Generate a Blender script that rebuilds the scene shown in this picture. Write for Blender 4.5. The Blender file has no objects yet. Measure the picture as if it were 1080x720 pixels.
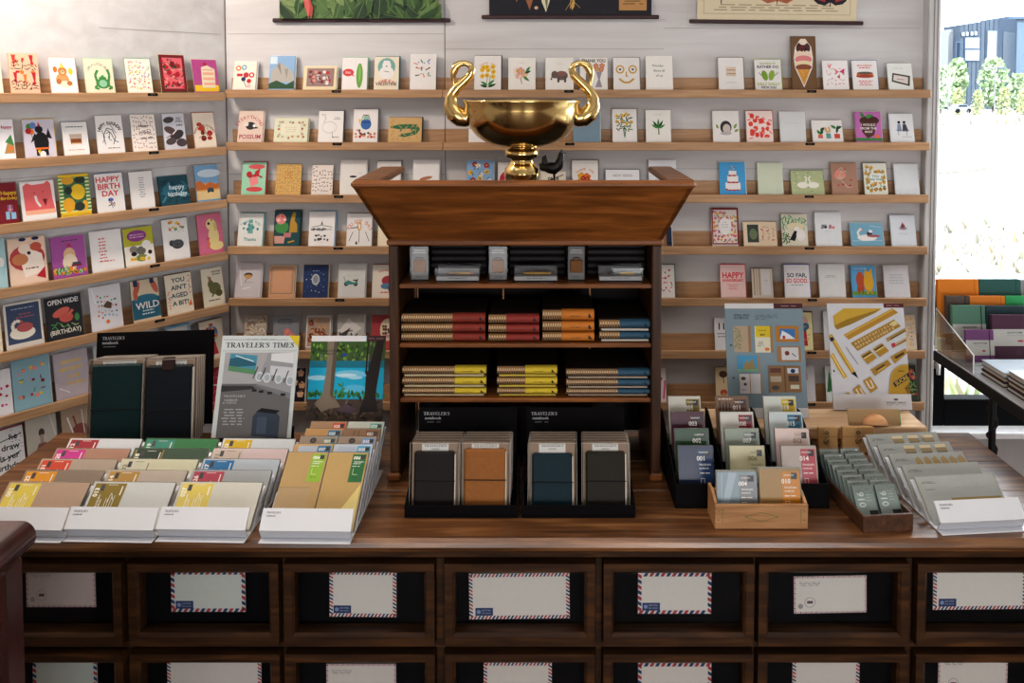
import bpy, math, random
from mathutils import Matrix, Vector
C = bpy.context.scene.collection
PI = math.pi
# ------------------------------------------------------------------ camera model (pixels of the 1080x720 frame)
F, CX, HZ, CAMZ, PITCH = 850.0, 570.0, 95.0, 1.837, math.radians(2.5)
CY = HZ + F*math.tan(PITCH)
def ray(px, py):
    a, b = (px-CX)/F, -(py-CY)/F
    cp, sp = math.cos(PITCH), math.sin(PITCH)
    return Vector((a, cp+b*sp, -sp+b*cp))
def at(px, py, Y):                      # point of the pixel's line of sight at depth Y
    d = ray(px, py); return Vector((0,0,CAMZ)) + d*(Y/d.y)
def onz(px, py, z):                     # same at height z
    d = ray(px, py); return Vector((0,0,CAMZ)) + d*((z-CAMZ)/d.z)
# ------------------------------------------------------------------ colours
PAL = dict(w='#e6e3e2', ww='#f0efee', cr='#e6dac2', k='#b98c5a', bk='#17151a', gy='#85858a', lg='#bfc0c3', r='#b3202c', dr='#7c1622',
  pk='#e3888c', lp='#ecc3bd', hp='#cf4a86', pr='#97458f', o='#df7530', y='#e6c02e', g='#478a4b', dg='#274f31', mt='#93c2a2', tl='#174a59',
  bl='#3768ab', nv='#1e2f5c', lb='#86b6d2', br='#62402b', tn='#c8a27b', pc='#e8ae92', li='#c3b8c6', sg='#9fae9b', gd='#b58c32', ol='#6b6a3a')
_lin = {}
def lin(h):
    if isinstance(h, (tuple, list)): return (h[0], h[1], h[2], 1.0)
    if h in _lin: return _lin[h]
    s = PAL.get(h, h).lstrip('#')
    if len(s)==3: s=''.join(c*2 for c in s)
    v = []
    for i in (0, 2, 4):
        c = int(s[i:i+2], 16)/255
        v.append(c/12.92 if c <= .04045 else ((c+.055)/1.055)**2.4)
    _lin[h] = (v[0], v[1], v[2], 1.0)
    return _lin[h]
# ------------------------------------------------------------------ materials (all node based)
MATS = {}
def nodes(name):
    m = bpy.data.materials.new(name); m.use_nodes = True
    nt = m.node_tree; b = nt.nodes['Principled BSDF']
    return m, nt, b
def attr_mat(name, rough=.6, gain=1, coat=0, metal=0, noise=.06, nscale=60, bump=0, trans=0, spec=.5):
    m, nt, b = nodes(name)
    a = nt.nodes.new('ShaderNodeAttribute'); a.attribute_name = 'Col'
    t = nt.nodes.new('ShaderNodeTexCoord')
    n = nt.nodes.new('ShaderNodeTexNoise'); n.inputs['Scale'].default_value = nscale; n.inputs['Detail'].default_value = 3
    mr = nt.nodes.new('ShaderNodeMapRange'); mr.inputs['To Min'].default_value = (1-noise)*gain; mr.inputs['To Max'].default_value = (1+noise)*gain
    mx = nt.nodes.new('ShaderNodeVectorMath'); mx.operation = 'SCALE'
    L = nt.links
    L.new(t.outputs['Object'], n.inputs['Vector']); L.new(n.outputs['Fac'], mr.inputs['Value'])
    L.new(a.outputs['Color'], mx.inputs[0]); L.new(mr.outputs['Result'], mx.inputs['Scale'])
    L.new(mx.outputs['Vector'], b.inputs['Base Color'])
    b.inputs['Roughness'].default_value = rough; b.inputs['Metallic'].default_value = metal
    b.inputs['Coat Weight'].default_value = coat; b.inputs['Coat Roughness'].default_value = .12
    b.inputs['Specular IOR Level'].default_value = spec
    if bump:
        bp = nt.nodes.new('ShaderNodeBump'); bp.inputs['Strength'].default_value = bump; bp.inputs['Distance'].default_value = .002
        L.new(n.outputs['Fac'], bp.inputs['Height']); L.new(bp.outputs['Normal'], b.inputs['Normal'])
    MATS[name] = m; return m
def wood_mat(name, c1, c2, axis=0, scale=9, rough=.45, stretch=14, bump=.25, c3=None, coat=0, spec=.5, var=.22):
    m, nt, b = nodes(name); L = nt.links
    t = nt.nodes.new('ShaderNodeTexCoord'); mp = nt.nodes.new('ShaderNodeMapping')
    s = [stretch]*3; s[axis] = 1; mp.inputs['Scale'].default_value = s
    n = nt.nodes.new('ShaderNodeTexNoise'); n.inputs['Scale'].default_value = scale*.35; n.inputs['Detail'].default_value = 7; n.inputs['Distortion'].default_value = .6
    n2 = nt.nodes.new('ShaderNodeTexNoise'); n2.inputs['Scale'].default_value = scale*.3; n2.inputs['Detail'].default_value = 2
    cr = nt.nodes.new('ShaderNodeValToRGB'); cr.color_ramp.elements[0].color = lin(c1); cr.color_ramp.elements[1].color = lin(c2)
    cr.color_ramp.elements[0].position = .3; cr.color_ramp.elements[1].position = .7
    if c3:
        e = cr.color_ramp.elements.new(.5); e.color = lin(c3)
    mr = nt.nodes.new('ShaderNodeMapRange'); mr.inputs['To Min'].default_value = 1-var; mr.inputs['To Max'].default_value = 1+var*.9
    mx = nt.nodes.new('ShaderNodeVectorMath'); mx.operation = 'SCALE'
    bp = nt.nodes.new('ShaderNodeBump'); bp.inputs['Strength'].default_value = bump; bp.inputs['Distance'].default_value = .002
    L.new(t.outputs['Object'], mp.inputs['Vector']); L.new(mp.outputs['Vector'], n.inputs['Vector']); L.new(t.outputs['Object'], n2.inputs['Vector'])
    L.new(n.outputs['Fac'], cr.inputs['Fac']); L.new(n2.outputs['Fac'], mr.inputs['Value'])
    L.new(cr.outputs['Color'], mx.inputs[0]); L.new(mr.outputs['Result'], mx.inputs['Scale']); L.new(mx.outputs['Vector'], b.inputs['Base Color'])
    L.new(n.outputs['Fac'], bp.inputs['Height']); L.new(bp.outputs['Normal'], b.inputs['Normal'])
    b.inputs['Roughness'].default_value = rough; b.inputs['Coat Weight'].default_value = coat; b.inputs['Coat Roughness'].default_value = .25
    b.inputs['Specular IOR Level'].default_value = spec
    MATS[name] = m; return m
def metal_mat(name, col, rough=.15, var=.12):
    m, nt, b = nodes(name); L = nt.links
    n = nt.nodes.new('ShaderNodeTexNoise'); n.inputs['Scale'].default_value = 14; n.inputs['Detail'].default_value = 6
    t = nt.nodes.new('ShaderNodeTexCoord'); L.new(t.outputs['Object'], n.inputs['Vector'])
    cr = nt.nodes.new('ShaderNodeValToRGB'); c = lin(col)
    cr.color_ramp.elements[0].color = (c[0]*.85, c[1]*.8, c[2]*.72, 1); cr.color_ramp.elements[1].color = c
    cr.color_ramp.elements[0].position = .25; cr.color_ramp.elements[1].position = .55
    L.new(n.outputs['Fac'], cr.inputs['Fac']); L.new(cr.outputs['Color'], b.inputs['Base Color'])
    mr = nt.nodes.new('ShaderNodeMapRange'); mr.inputs['To Min'].default_value = rough+var; mr.inputs['To Max'].default_value = max(.03, rough-var*.4)
    L.new(n.outputs['Fac'], mr.inputs['Value']); L.new(mr.outputs['Result'], b.inputs['Roughness'])
    b.inputs['Metallic'].default_value = 1
    MATS[name] = m; return m
def thin_glass(name, tint=(1,1,1), refl=.08, edge=.5, wrinkle=0):
    m, nt, b = nodes(name); L = nt.links; nt.nodes.remove(b)
    out = nt.nodes['Material Output']
    tr = nt.nodes.new('ShaderNodeBsdfTransparent'); tr.inputs['Color'].default_value = (*tint, 1)
    gl = nt.nodes.new('ShaderNodeBsdfGlossy'); gl.inputs['Roughness'].default_value = .04 if not wrinkle else .12
    lw = nt.nodes.new('ShaderNodeLayerWeight'); lw.inputs['Blend'].default_value = .25
    mr = nt.nodes.new('ShaderNodeMapRange'); mr.inputs['To Min'].default_value = refl; mr.inputs['To Max'].default_value = edge
    mx = nt.nodes.new('ShaderNodeMixShader')
    n = nt.nodes.new('ShaderNodeTexNoise'); n.inputs['Scale'].default_value = 30 if wrinkle else 3
    bp = nt.nodes.new('ShaderNodeBump'); bp.inputs['Strength'].default_value = .9 if wrinkle else .03; bp.inputs['Distance'].default_value = .01
    t = nt.nodes.new('ShaderNodeTexCoord')
    L.new(t.outputs['Object'], n.inputs['Vector']); L.new(n.outputs['Fac'], bp.inputs['Height']); L.new(bp.outputs['Normal'], gl.inputs['Normal'])
    L.new(lw.outputs['Fresnel'], mr.inputs['Value']); L.new(mr.outputs['Result'], mx.inputs['Fac'])
    L.new(tr.outputs[0], mx.inputs[1]); L.new(gl.outputs[0], mx.inputs[2]); L.new(mx.outputs[0], out.inputs['Surface'])
    MATS[name] = m; return m
attr_mat('paper', .65, noise=.05, nscale=90)
attr_mat('gloss', .4, coat=.2, spec=.35, noise=.06, nscale=40)
attr_mat('print', .55, coat=.04, spec=.3, noise=.04, nscale=50)
attr_mat('leather', .55, noise=.18, nscale=120, bump=.25, spec=.22)
attr_mat('acrylic', .28, coat=.35, noise=.02, nscale=10)
attr_mat('black card', .75, noise=.1, nscale=80, spec=.1, gain=.6)
attr_mat('paint', .5, noise=.08, nscale=30, bump=.1)
attr_mat('iron', .38, noise=.25, nscale=60, bump=.3)
attr_mat('rough', .95, gain=.3, noise=.2, nscale=3, spec=.02)
attr_mat('leafy', .95, gain=.62, noise=.2, nscale=3, spec=.0)  # raised gain puts the outdoor haze into the leaf colours
attr_mat('tuft', .95, gain=.40, noise=.2, nscale=3, spec=.0)
attr_mat('far gloss', .4, gain=.3, noise=.05, nscale=3, spec=.1)
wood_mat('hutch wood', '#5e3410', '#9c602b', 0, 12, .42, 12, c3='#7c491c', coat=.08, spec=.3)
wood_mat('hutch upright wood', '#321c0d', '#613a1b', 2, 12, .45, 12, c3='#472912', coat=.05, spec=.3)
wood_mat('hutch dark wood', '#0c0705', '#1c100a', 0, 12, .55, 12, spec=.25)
wood_mat('counter wood', '#4c2f18', '#9c6e45', 0, 10, .34, 16, c3='#724a2a', coat=.6)
wood_mat('drawer wood', '#2a180b', '#5c3a1d', 0, 14, .42, 12, c3='#3f2612', spec=.35)
wood_mat('carcass wood', '#160c07', '#2c190e', 0, 12, .5, 12, spec=.3)
wood_mat('oak', '#a37d5a', '#c19b75', 0, 12, .5, 16, bump=.1)
wood_mat('oak side', '#a37d5a', '#c19b75', 1, 12, .5, 16, bump=.1)
wood_mat('pine', '#d0a67c', '#e6c6a0', 0, 10, .5, 16, bump=.1)
wood_mat('box wood', '#a8794f', '#c99c6d', 0, 16, .5, 14, bump=.15)
wood_mat('tray wood', '#3d2617', '#6a4630', 1, 14, .45, 14)
wood_mat('red wood', '#260d0b', '#4c1e19', 2, 8, .25, 10, coat=.9)
wood_mat('floor wood', '#3b2a1e', '#6a4d36', 1, 6, .5, 10)
wood_mat('ball wood', '#e0a06a', '#f2c496', 0, 20, .4, 6, bump=.05)
wood_mat('white ply', '#cbc8c9', '#d9d8d9', 0, 5, .6, 9, bump=.08, spec=.3, var=.05)
wood_mat('white ply upright', '#c3c2c3', '#dadadb', 2, 8, .6, 14, bump=.1, spec=.3)
metal_mat('brass', '#e0c488', .13, .08)
metal_mat('brass bright', '#e0b55a', .2)
metal_mat('silver', '#c9c9c9', .25)
metal_mat('bronze wire', '#8d6c46', .35)
thin_glass('pane', (.97,.98,.98), .03, .35)
thin_glass('drawer glass', (.96,.97,.98), .02, .4)
thin_glass('sleeve', (.97,.97,.96), .1, .6, 1)
thin_glass('clear plastic', (.95,.96,.97), .03, .5)
# ------------------------------------------------------------------ mesh builder
class MB:
    def __init__(s): s.v=[]; s.f=[]; s.c=[]; s.m=[]; s.s=[]; s.k=0
    def add(s, pts, col='w', mat=0, smooth=False):
        i=len(s.v); s.v += [tuple(p) for p in pts]; s.f.append(tuple(range(i,i+len(pts)))); s.c.append(lin(col)); s.m.append(mat); s.s.append(smooth)
    def mesh(s, vs, fs, col='w', mat=0, smooth=False):
        i=len(s.v); s.v += [tuple(p) for p in vs]; c=lin(col)
        for f in fs: s.f.append(tuple(i+j for j in f)); s.c.append(c); s.m.append(mat); s.s.append(smooth)
    def box(s, x0,x1,y0,y1,z0,z1, col='w', mat=0, bev=0, M=None, front=None):
        if bev:
            return s.cbox(x0,x1,y0,y1,z0,z1,col,mat,bev,M)
        vs=[Vector(p) for p in ((x0,y0,z0),(x1,y0,z0),(x1,y1,z0),(x0,y1,z0),(x0,y0,z1),(x1,y0,z1),(x1,y1,z1),(x0,y1,z1))]
        if M: vs=[M@p for p in vs]
        fs=[(0,3,2,1),(4,5,6,7),(1,2,6,5),(2,3,7,6),(3,0,4,7)]
        s.mesh(vs, fs, col, mat); s.mesh(vs, [(0,1,5,4)], front or col, mat)
    def cbox(s, x0,x1,y0,y1,z0,z1,col,mat,b,M=None):
        b=min(b,(x1-x0)*.45,(y1-y0)*.45,(z1-z0)*.45)
        X=(x0,x1);Y=(y0,y1);Z=(z0,z1); vs=[]; ix={}
        for i in (0,1):
            for j in (0,1):
                for k in (0,1):
                    dx=b if i==0 else -b; dy=b if j==0 else -b; dz=b if k==0 else -b
                    for a,p in enumerate(((X[i],Y[j]+dy,Z[k]+dz),(X[i]+dx,Y[j],Z[k]+dz),(X[i]+dx,Y[j]+dy,Z[k]))):
                        ix[(i,j,k,a)]=len(vs); vs.append(M@Vector(p) if M else Vector(p))
        fs=[]; q=((0,0),(1,0),(1,1),(0,1))
        for i in (0,1):
            fs.append([ix[(i,a,b_,0)] for a,b_ in q]); fs.append([ix[(a,i,b_,1)] for a,b_ in q]); fs.append([ix[(a,b_,i,2)] for a,b_ in q])
        for i in (0,1):
            for j in (0,1):
                fs.append([ix[(i,j,0,0)],ix[(i,j,0,1)],ix[(i,j,1,1)],ix[(i,j,1,0)]])
                fs.append([ix[(i,0,j,0)],ix[(i,0,j,2)],ix[(i,1,j,2)],ix[(i,1,j,0)]])
                fs.append([ix[(0,i,j,1)],ix[(0,i,j,2)],ix[(1,i,j,2)],ix[(1,i,j,1)]])
                for k in (0,1): fs.append([ix[(i,j,k,0)],ix[(i,j,k,1)],ix[(i,j,k,2)]])
        s.mesh(vs, fs, col, mat)
    def prism(s, pts, axis, a0, a1, col='w', mat=0, smooth=False):   # polygon pts in the two other axes, extruded along axis
        def mk(p,a):
            l=list(p); l.insert(axis,a); return Vector(l)
        n=len(pts); vs=[mk(p,a0) for p in pts]+[mk(p,a1) for p in pts]
        s.mesh(vs,[tuple(range(n)),tuple(range(n,2*n))],col,mat)
        s.mesh(vs,[(i,(i+1)%n,n+(i+1)%n,n+i) for i in range(n)],col,mat,smooth)
    def lathe(s, prof, seg=32, col='w', mat=0, c=(0,0,0), smooth=True):
        vs=[]; n=len(prof)
        for i in range(seg):
            a=2*PI*i/seg
            for r,z in prof: vs.append((c[0]+r*math.cos(a),c[1]+r*math.sin(a),c[2]+z))
        fs=[]
        for i in range(seg):
            j=(i+1)%seg
            for k in range(n-1): fs.append((i*n+k,j*n+k,j*n+k+1,i*n+k+1))
        s.mesh(vs,fs,col,mat,smooth)
    def tube(s, pts, rad, seg=8, col='w', mat=0, cap=True, flat=1.0):
        pts=[Vector(p) for p in pts]; n=len(pts)
        if not isinstance(rad,(list,tuple)): rad=[rad]*n
        vs=[]; up=None
        for i,p in enumerate(pts):
            t=(pts[min(i+1,n-1)]-pts[max(i-1,0)]).normalized()
            if up is None:
                up=Vector((0,0,1)) if abs(t.z)<.9 else Vector((0,1,0))
            a=t.cross(up).normalized(); b=a.cross(t).normalized(); up=b
            for k in range(seg):
                w=2*PI*k/seg; vs.append(p+a*math.cos(w)*rad[i]*flat+b*math.sin(w)*rad[i])
        fs=[(i*seg+k,i*seg+(k+1)%seg,(i+1)*seg+(k+1)%seg,(i+1)*seg+k) for i in range(n-1) for k in range(seg)]
        s.mesh(vs,fs,col,mat,True)
        if cap: s.mesh(vs,[tuple(range(seg)),tuple(range((n-1)*seg,n*seg))],col,mat)
    def ball(s, c, r, col='w', mat=0, seg=14, rings=8, half=False):
        if not isinstance(r,(list,tuple)): r=(r,r,r)
        a0=0 if half else -PI/2; vs=[]; 
        for i in range(rings+1):
            a=a0+(PI/2-a0)*i/rings
            for k in range(seg):
                w=2*PI*k/seg; vs.append((c[0]+r[0]*math.cos(a)*math.cos(w),c[1]+r[1]*math.cos(a)*math.sin(w),c[2]+r[2]*math.sin(a)))
        s.mesh(vs,[(i*seg+k,i*seg+(k+1)%seg,(i+1)*seg+(k+1)%seg,(i+1)*seg+k) for i in range(rings) for k in range(seg)],col,mat,True)
    def build(s, name, mats, parent=None, loc=(0,0,0), rot=None, kind=None):
        me=bpy.data.meshes.new(name); me.from_pydata(s.v,[],s.f)
        at_=me.color_attributes.new('Col','FLOAT_COLOR','CORNER'); buf=[]
        for p,c in zip(me.polygons,s.c): buf += list(c)*p.loop_total
        at_.data.foreach_set('color',buf)
        me.polygons.foreach_set('material_index',s.m); me.polygons.foreach_set('use_smooth',s.s)
        for m in ([mats] if isinstance(mats,str) else mats): me.materials.append(MATS[m])
        me.update()
        o=bpy.data.objects.new(name,me); C.objects.link(o); o.location=loc
        if rot: o.rotation_euler=rot
        if parent: o.parent=parent
        if kind: o['kind']=kind
        return o
def tag(o, label, cat, group=None, kind=None):
    o['label']=label; o['category']=cat
    if group: o['group']=group
    if kind: o['kind']=kind
    return o
def thing(name, label, cat, loc=(0,0,0), rz=0, group=None, rx=0):
    o=bpy.data.objects.new(name,None); C.objects.link(o); o.location=loc; o.rotation_euler=(rx,0,rz); o.empty_display_size=.05
    return tag(o,label,cat,group)
def dup(o, parent=None):
    c=o.copy(); C.objects.link(c); c.parent=parent
    for ch in list(o.children): dup(ch,c)
    return c
# ------------------------------------------------------------------ lettering
_tx = {}
def glyphs(txt, bold=0):
    key=(txt,bold)
    if key in _tx: return _tx[key]
    cu=bpy.data.curves.new('lettering','FONT'); cu.body=txt; cu.size=1; cu.align_x='CENTER'; cu.resolution_u=2; cu.offset=bold
    ob=bpy.data.objects.new('lettering',cu)
    me=bpy.data.meshes.new_from_object(ob)
    vs=[(v.co.x/.7,v.co.y/.7) for v in me.vertices]; fs=[tuple(p.vertices) for p in me.polygons]
    bpy.data.meshes.remove(me); bpy.data.objects.remove(ob); bpy.data.curves.remove(cu)
    _tx[key]=(vs,fs); return _tx[key]
# serif capitals drawn from strokes: (x0,y0,x1,y1,thickness); widths in cap heights
TK, TN = .2, .07
SER = {'T':(.9,[(.45,0,.45,1,TK),(.02,.96,.88,.96,TN),(.06,.78,.06,1,TN),(.84,.78,.84,1,TN),(.25,.03,.65,.03,TN)]),
 'R':(.92,[(.2,0,.2,1,TK),(.03,.03,.4,.03,TN),(.03,.97,.5,.97,TN),(.2,.5,.5,.5,TN),(.5,.97,.68,.85,.12),(.68,.85,.7,.68,.2),(.7,.68,.5,.5,.12),(.42,.5,.78,.03,TK),(.68,.03,.92,.03,TN)]),
 'A':(.92,[(.46,.97,.14,.03,.08),(.46,1,.76,.03,TK),(.26,.33,.62,.33,TN),(.0,.03,.28,.03,TN),(.55,.03,.95,.03,TN)]),
 'V':(.92,[(.16,.97,.46,.0,TK),(.78,.97,.46,.0,.08),(.0,.97,.36,.97,TN),(.64,.97,.94,.97,TN)]),
 'E':(.82,[(.2,0,.2,1,TK),(.03,.03,.76,.03,TN),(.03,.97,.74,.97,TN),(.2,.52,.52,.52,TN),(.75,.0,.75,.26,TN),(.73,.76,.73,1,TN),(.53,.4,.53,.64,TN)]),
 'L':(.8,[(.2,0,.2,1,TK),(.03,.03,.74,.03,TN),(.03,.97,.4,.97,TN),(.74,0,.74,.3,TN)]),
 'S':(.72,[(.6,.72,.6,1,TN),(.56,.86,.42,.96,.09),(.42,.96,.2,.9,.1),(.2,.9,.14,.72,.16),(.14,.72,.5,.42,.2),(.5,.42,.56,.22,.17),(.56,.22,.42,.05,.12),(.42,.05,.2,.07,.09),(.2,.07,.1,.22,.07),(.08,0,.08,.32,TN)]),
 'I':(.46,[(.22,0,.22,1,TK),(.03,.03,.41,.03,TN),(.03,.97,.41,.97,TN)]),
 'M':(1.1,[(.18,0,.18,1,TN),(.2,.97,.54,.05,TK),(.86,.97,.54,.05,TN),(.88,0,.88,1,TK),(.03,.03,.33,.03,TN),(.68,.03,1.06,.03,TN),(.03,.97,.25,.97,TN),(.82,.97,1.06,.97,TN)]),
 "'":(.26,[(.12,.72,.15,1,.12)]), ' ':(.45,[])}
class Paint:
    """draws flat print on a rectangular face: origin bottom-left, u right, v up, units 0..1"""
    def __init__(s, mb, M, w, h, mat=0, q=None): s.mb=mb; s.M=M; s.w=w; s.h=h; s.mat=mat; s.q=q; s.n=0
    def lay(s): s.n+=1
    def pt(s,u,v):
        if s.q: u,v=s.q(u,v)
        return s.M@Vector((u*s.w, -.00012-.00006*s.n, v*s.h))
    def poly(s,pts,col):
        s.lay(); s.mb.add([s.pt(u,v) for u,v in pts],col,s.mat)
    def r(s,x0,y0,x1,y1,col): s.poly([(x0,y0),(x1,y0),(x1,y1),(x0,y1)],col)
    def e(s,cx,cy,rx,ry,col,n=16,a0=0,rot=0):
        if s.q is None: asp=s.w/s.h
        else: asp=1
        ca,sa=math.cos(rot),math.sin(rot); pts=[]
        for i in range(n):
            t=2*PI*i/n+a0; x=rx*math.cos(t); y=ry*math.sin(t)/asp
            pts.append((cx+x*ca-y*sa, cy+(x*sa+y*ca)*asp))
        s.poly(pts,col)
    def line(s,pts,wd,col):
        s.lay(); asp=s.w/s.h if s.q is None else 1
        for (x0,y0),(x1,y1) in zip(pts,pts[1:]):
            dx,dy=x1-x0,(y1-y0)/asp; l=math.hypot(dx,dy) or 1; nx,ny=-dy/l*wd/2,dx/l*wd/2*asp
            s.mb.add([s.pt(x0+nx,y0+ny),s.pt(x0-nx,y0-ny),s.pt(x1-nx,y1-ny),s.pt(x1+nx,y1+ny)],col,s.mat)
    def text(s,cx,cy,h,col,txt,bold=0.0,rot=0,wmax=None):
        s.lay(); vs,fs=glyphs(txt,bold)
        if not vs: return
        wx=max(v[0] for v in vs)-min(v[0] for v in vs); hh=h*s.h; sx=hh
        if wmax and wx*hh>wmax*s.w: sx=wmax*s.w/wx
        ca,sa=math.cos(rot),math.sin(rot); out=[]
        for x,y in vs:
            x*=sx; y=(y-.5)*hh
            out.append(s.pt(cx+(x*ca-y*sa)/s.w, cy+(x*sa+y*ca)/s.h))
        s.mb.mesh(out,fs,col,s.mat)
    def arc(s,cx,cy,R,h,col,txt,span=None,bold=.01):
        n=len(txt); step=(span or min(2.6,n*h*s.h*1.0/(R*s.w)))/max(1,n)
        for i,ch in enumerate(txt):
            if ch==' ': continue
            a=(i-(n-1)/2)*step
            s.text(cx+R*math.sin(a),cy+R*math.cos(a)*s.w/s.h,h,col,ch,bold,-a); s.n-=1
    def serif(s,x,cy,h,col,txt,width=None,rot=0):
        s.lay(); tot=sum(SER[c][0] for c in txt); k=h*s.h; kx=width*s.w/tot if width else k
        ca,sa=math.cos(rot),math.sin(rot); cur=0
        for c in txt:
            for x0,y0,x1,y1,t in SER[c][1]:
                dx,dy=x1-x0,y1-y0; l=math.hypot(dx,dy); nx,ny=-dy/l*t/2,dx/l*t/2
                P=[]
                for X,Y in ((x0+nx,y0+ny),(x0-nx,y0-ny),(x1-nx,y1-ny),(x1+nx,y1+ny)):
                    X=(X+cur)*kx; Y=(Y-.5)*k
                    P.append(s.pt(x+(X*ca-Y*sa)/s.w, cy+(X*sa+Y*ca)/s.h))
                s.mb.add(P,col,s.mat)
            cur+=SER[c][0]
    def flower(s,cx,cy,r,col,cc='y',n=5):
        asp=s.w/s.h
        for i in range(n):
            a=2*PI*i/n+.3; s.e(cx+r*.6*math.cos(a),cy+r*.6*math.sin(a)*asp,r*.48,r*.48*asp,col,8); s.n-=1
        s.lay(); s.e(cx,cy,r*.3,r*.3*asp,cc,8)
    def leaf(s,cx,cy,l,w,deg,col):
        asp=s.w/s.h; a=math.radians(deg); ca,sa=math.cos(a),math.sin(a)
        P=[(0,0),(.3,.5),(.65,.42),(1,0),(.65,-.42),(.3,-.5)]
        s.poly([(cx+(x*l*ca-y*w*sa),cy+(x*l*sa+y*w*ca)*asp) for x,y in P],col)
    def run(s,cmds):
        for cmd in cmds.split(';'):
            t=cmd.split()
            if not t: continue
            op=t[0]; fl=lambda a,b: [float(x) for x in t[a:b]]
            if op=='e': s.e(*fl(1,5),t[5],rot=math.radians(float(t[6])) if len(t)>6 else 0)
            elif op=='r': s.r(*fl(1,5),t[5])
            elif op=='p':
                n=fl(2,len(t)); s.poly(list(zip(n[::2],n[1::2])),t[1])
            elif op=='l':
                n=fl(3,len(t)); s.line(list(zip(n[::2],n[1::2])),float(t[1]),t[2])
            elif op in('t','tb'): s.text(*fl(1,4),t[4],' '.join(t[5:]),.02 if op=='tb' else 0,0,.86)
            elif op=='a': s.arc(*fl(1,5),t[5],' '.join(t[6:]))
            elif op=='o': s.flower(*fl(1,4),t[4],t[5])
            elif op=='v': s.leaf(*fl(1,6),t[6])
            elif op=='f':
                m,w=fl(1,3); c=t[3]; a=s.w/s.h; s.r(m,m*a,1-m,(m+w)*a,c); s.r(m,1-(m+w)*a,1-m,1-m*a,c); s.r(m,(m+w)*a,m+w,1-(m+w)*a,c); s.r(1-m-w,(m+w)*a,1-m,1-(m+w)*a,c)
            elif op=='x':      # lines of small illegible print: cx cy width height n colour
                cx,cy,w,h=fl(1,5); n=int(t[5]); rnd=random.Random(int(cx*100+cy*977+n))
                s.lay()
                for i in range(n):
                    yy=cy+h/2-(i+.5)*h/n; ww=w*rnd.uniform(.6,1); x0=cx-ww/2
                    while x0<cx+ww/2:
                        l=rnd.uniform(.04,.13); s.r(x0,yy-h/n*.2,min(x0+l,cx+ww/2),yy+h/n*.2,t[6]); s.n-=1; x0+=l+.025
            elif op in('d','b','h'):  # scatter: d dots / b bars / h flowers  seed n size x0 y0 x1 y1 colours
                rnd=random.Random(int(t[1])); n=int(t[2]); sz=float(t[3]); x0,y0,x1,y1=fl(4,8); cs=t[8].split(',')
                cell=math.sqrt((x1-x0)*(y1-y0)/n); nx=max(1,round((x1-x0)/cell)); ny=max(1,math.ceil(n/nx)); k=0
                for j in range(ny):
                    for i in range(nx):
                        if k>=n: break
                        k+=1; cx=x0+(x1-x0)*(i+.5+rnd.uniform(-.3,.3))/nx; cy=y0+(y1-y0)*(j+.5+rnd.uniform(-.3,.3))/ny; c=rnd.choice(cs)
                        if op=='d': s.e(cx,cy,sz*rnd.uniform(.7,1.2),sz*rnd.uniform(.7,1.2)*s.w/s.h,c,8)
                        elif op=='b':
                            a=rnd.uniform(0,PI); s.line([(cx-sz*math.cos(a),cy-sz*math.sin(a)*s.w/s.h),(cx+sz*math.cos(a),cy+sz*math.sin(a)*s.w/s.h)],sz*.5,c)
                        else: s.flower(cx,cy,sz,c,'y' if c!='y' else 'o')
                        s.n-=1
                s.lay()
LP=[33,58,9,24,60,8,8]   # lamp powers
# ================================================================== THE SETTING
WY = 3.4                                    # back wall plane
CORN = at(240,200,WY); CORN = Vector((CORN.x, WY, 0))
JX = at(971,200,WY).x; WX0 = at(983,200,WY).x
DL = Vector((-699,-850,0)).normalized()     # along the angled wall, from the corner towards the viewer
NL = Vector((-DL.y, DL.x, 0)); NL = NL if NL.x>0 else -NL
RZL = math.atan2(NL.x, -NL.y)
HC = 2.95
LEND = CORN + DL*2.35
def slab(name, x0,x1,y0,y1,z0,z1, mat, col='w', bev=0):
    m=MB(); m.box(x0,x1,y0,y1,z0,z1,col,0,bev); return m.build(name,mat,kind='structure')
slab('floor', -3.4,3.7,-3.2,3.52,-.1,0,'floor wood')
slab('ceiling', -3.4,3.7,-3.2,3.52,HC,HC+.12,'paint','#d9d4ce')
m=MB(); m.box(CORN.x-.06,WX0-.045,WY,WY+.1,0,HC)
gx=at(470,200,WY).x
m.box(gx-.0015,gx+.0015,WY-.001,WY,0,HC,'#6b625c',1)
m.box(CORN.x,CORN.x+.004,WY-.002,WY,0,HC,'#5d544e',1)
for a,b,py in ((240,470,184),(470,560,136),(470,700,52),(240,470,36),(700,970,30),(700,970,178)):
    z=at(500,py,WY).z; m.box(at(a,py,WY).x,at(b,py,WY).x,WY-.001,WY,z,z+.0018,'#a39b96',1)
m.build('wall_back',['white ply','paint'],kind='structure')
m=MB(); Ml=Matrix.Translation(CORN)@Matrix.Rotation(RZL,4,'Z')       # local: -x runs towards the viewer, -y is the room
m.box(-2.35,.0,0,.1,0,HC,'w',0,M=Ml)
for a,b,z in ((-.5,-.02,at(225,35,3.3).z),(-1.3,-.02,1.53),(-2.3,-.02,1.2)):
    m.box(a,b,-.001,0,z,z+.0018,'#a39b96',1,M=Ml)
m.build('wall_angled',['white ply','paint'],kind='structure')
slab('wall_left', LEND.x-.12,LEND.x,-3.2,LEND.y+.03,0,HC,'paint','#cfc9c4')
slab('wall_right', 3.55,3.67,-3.2,WY+.1,0,HC,'paint','#cfc9c4')
slab('wall_rear', -3.4,3.67,-3.2,-3.08,0,HC,'paint','#c9b49c')
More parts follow.
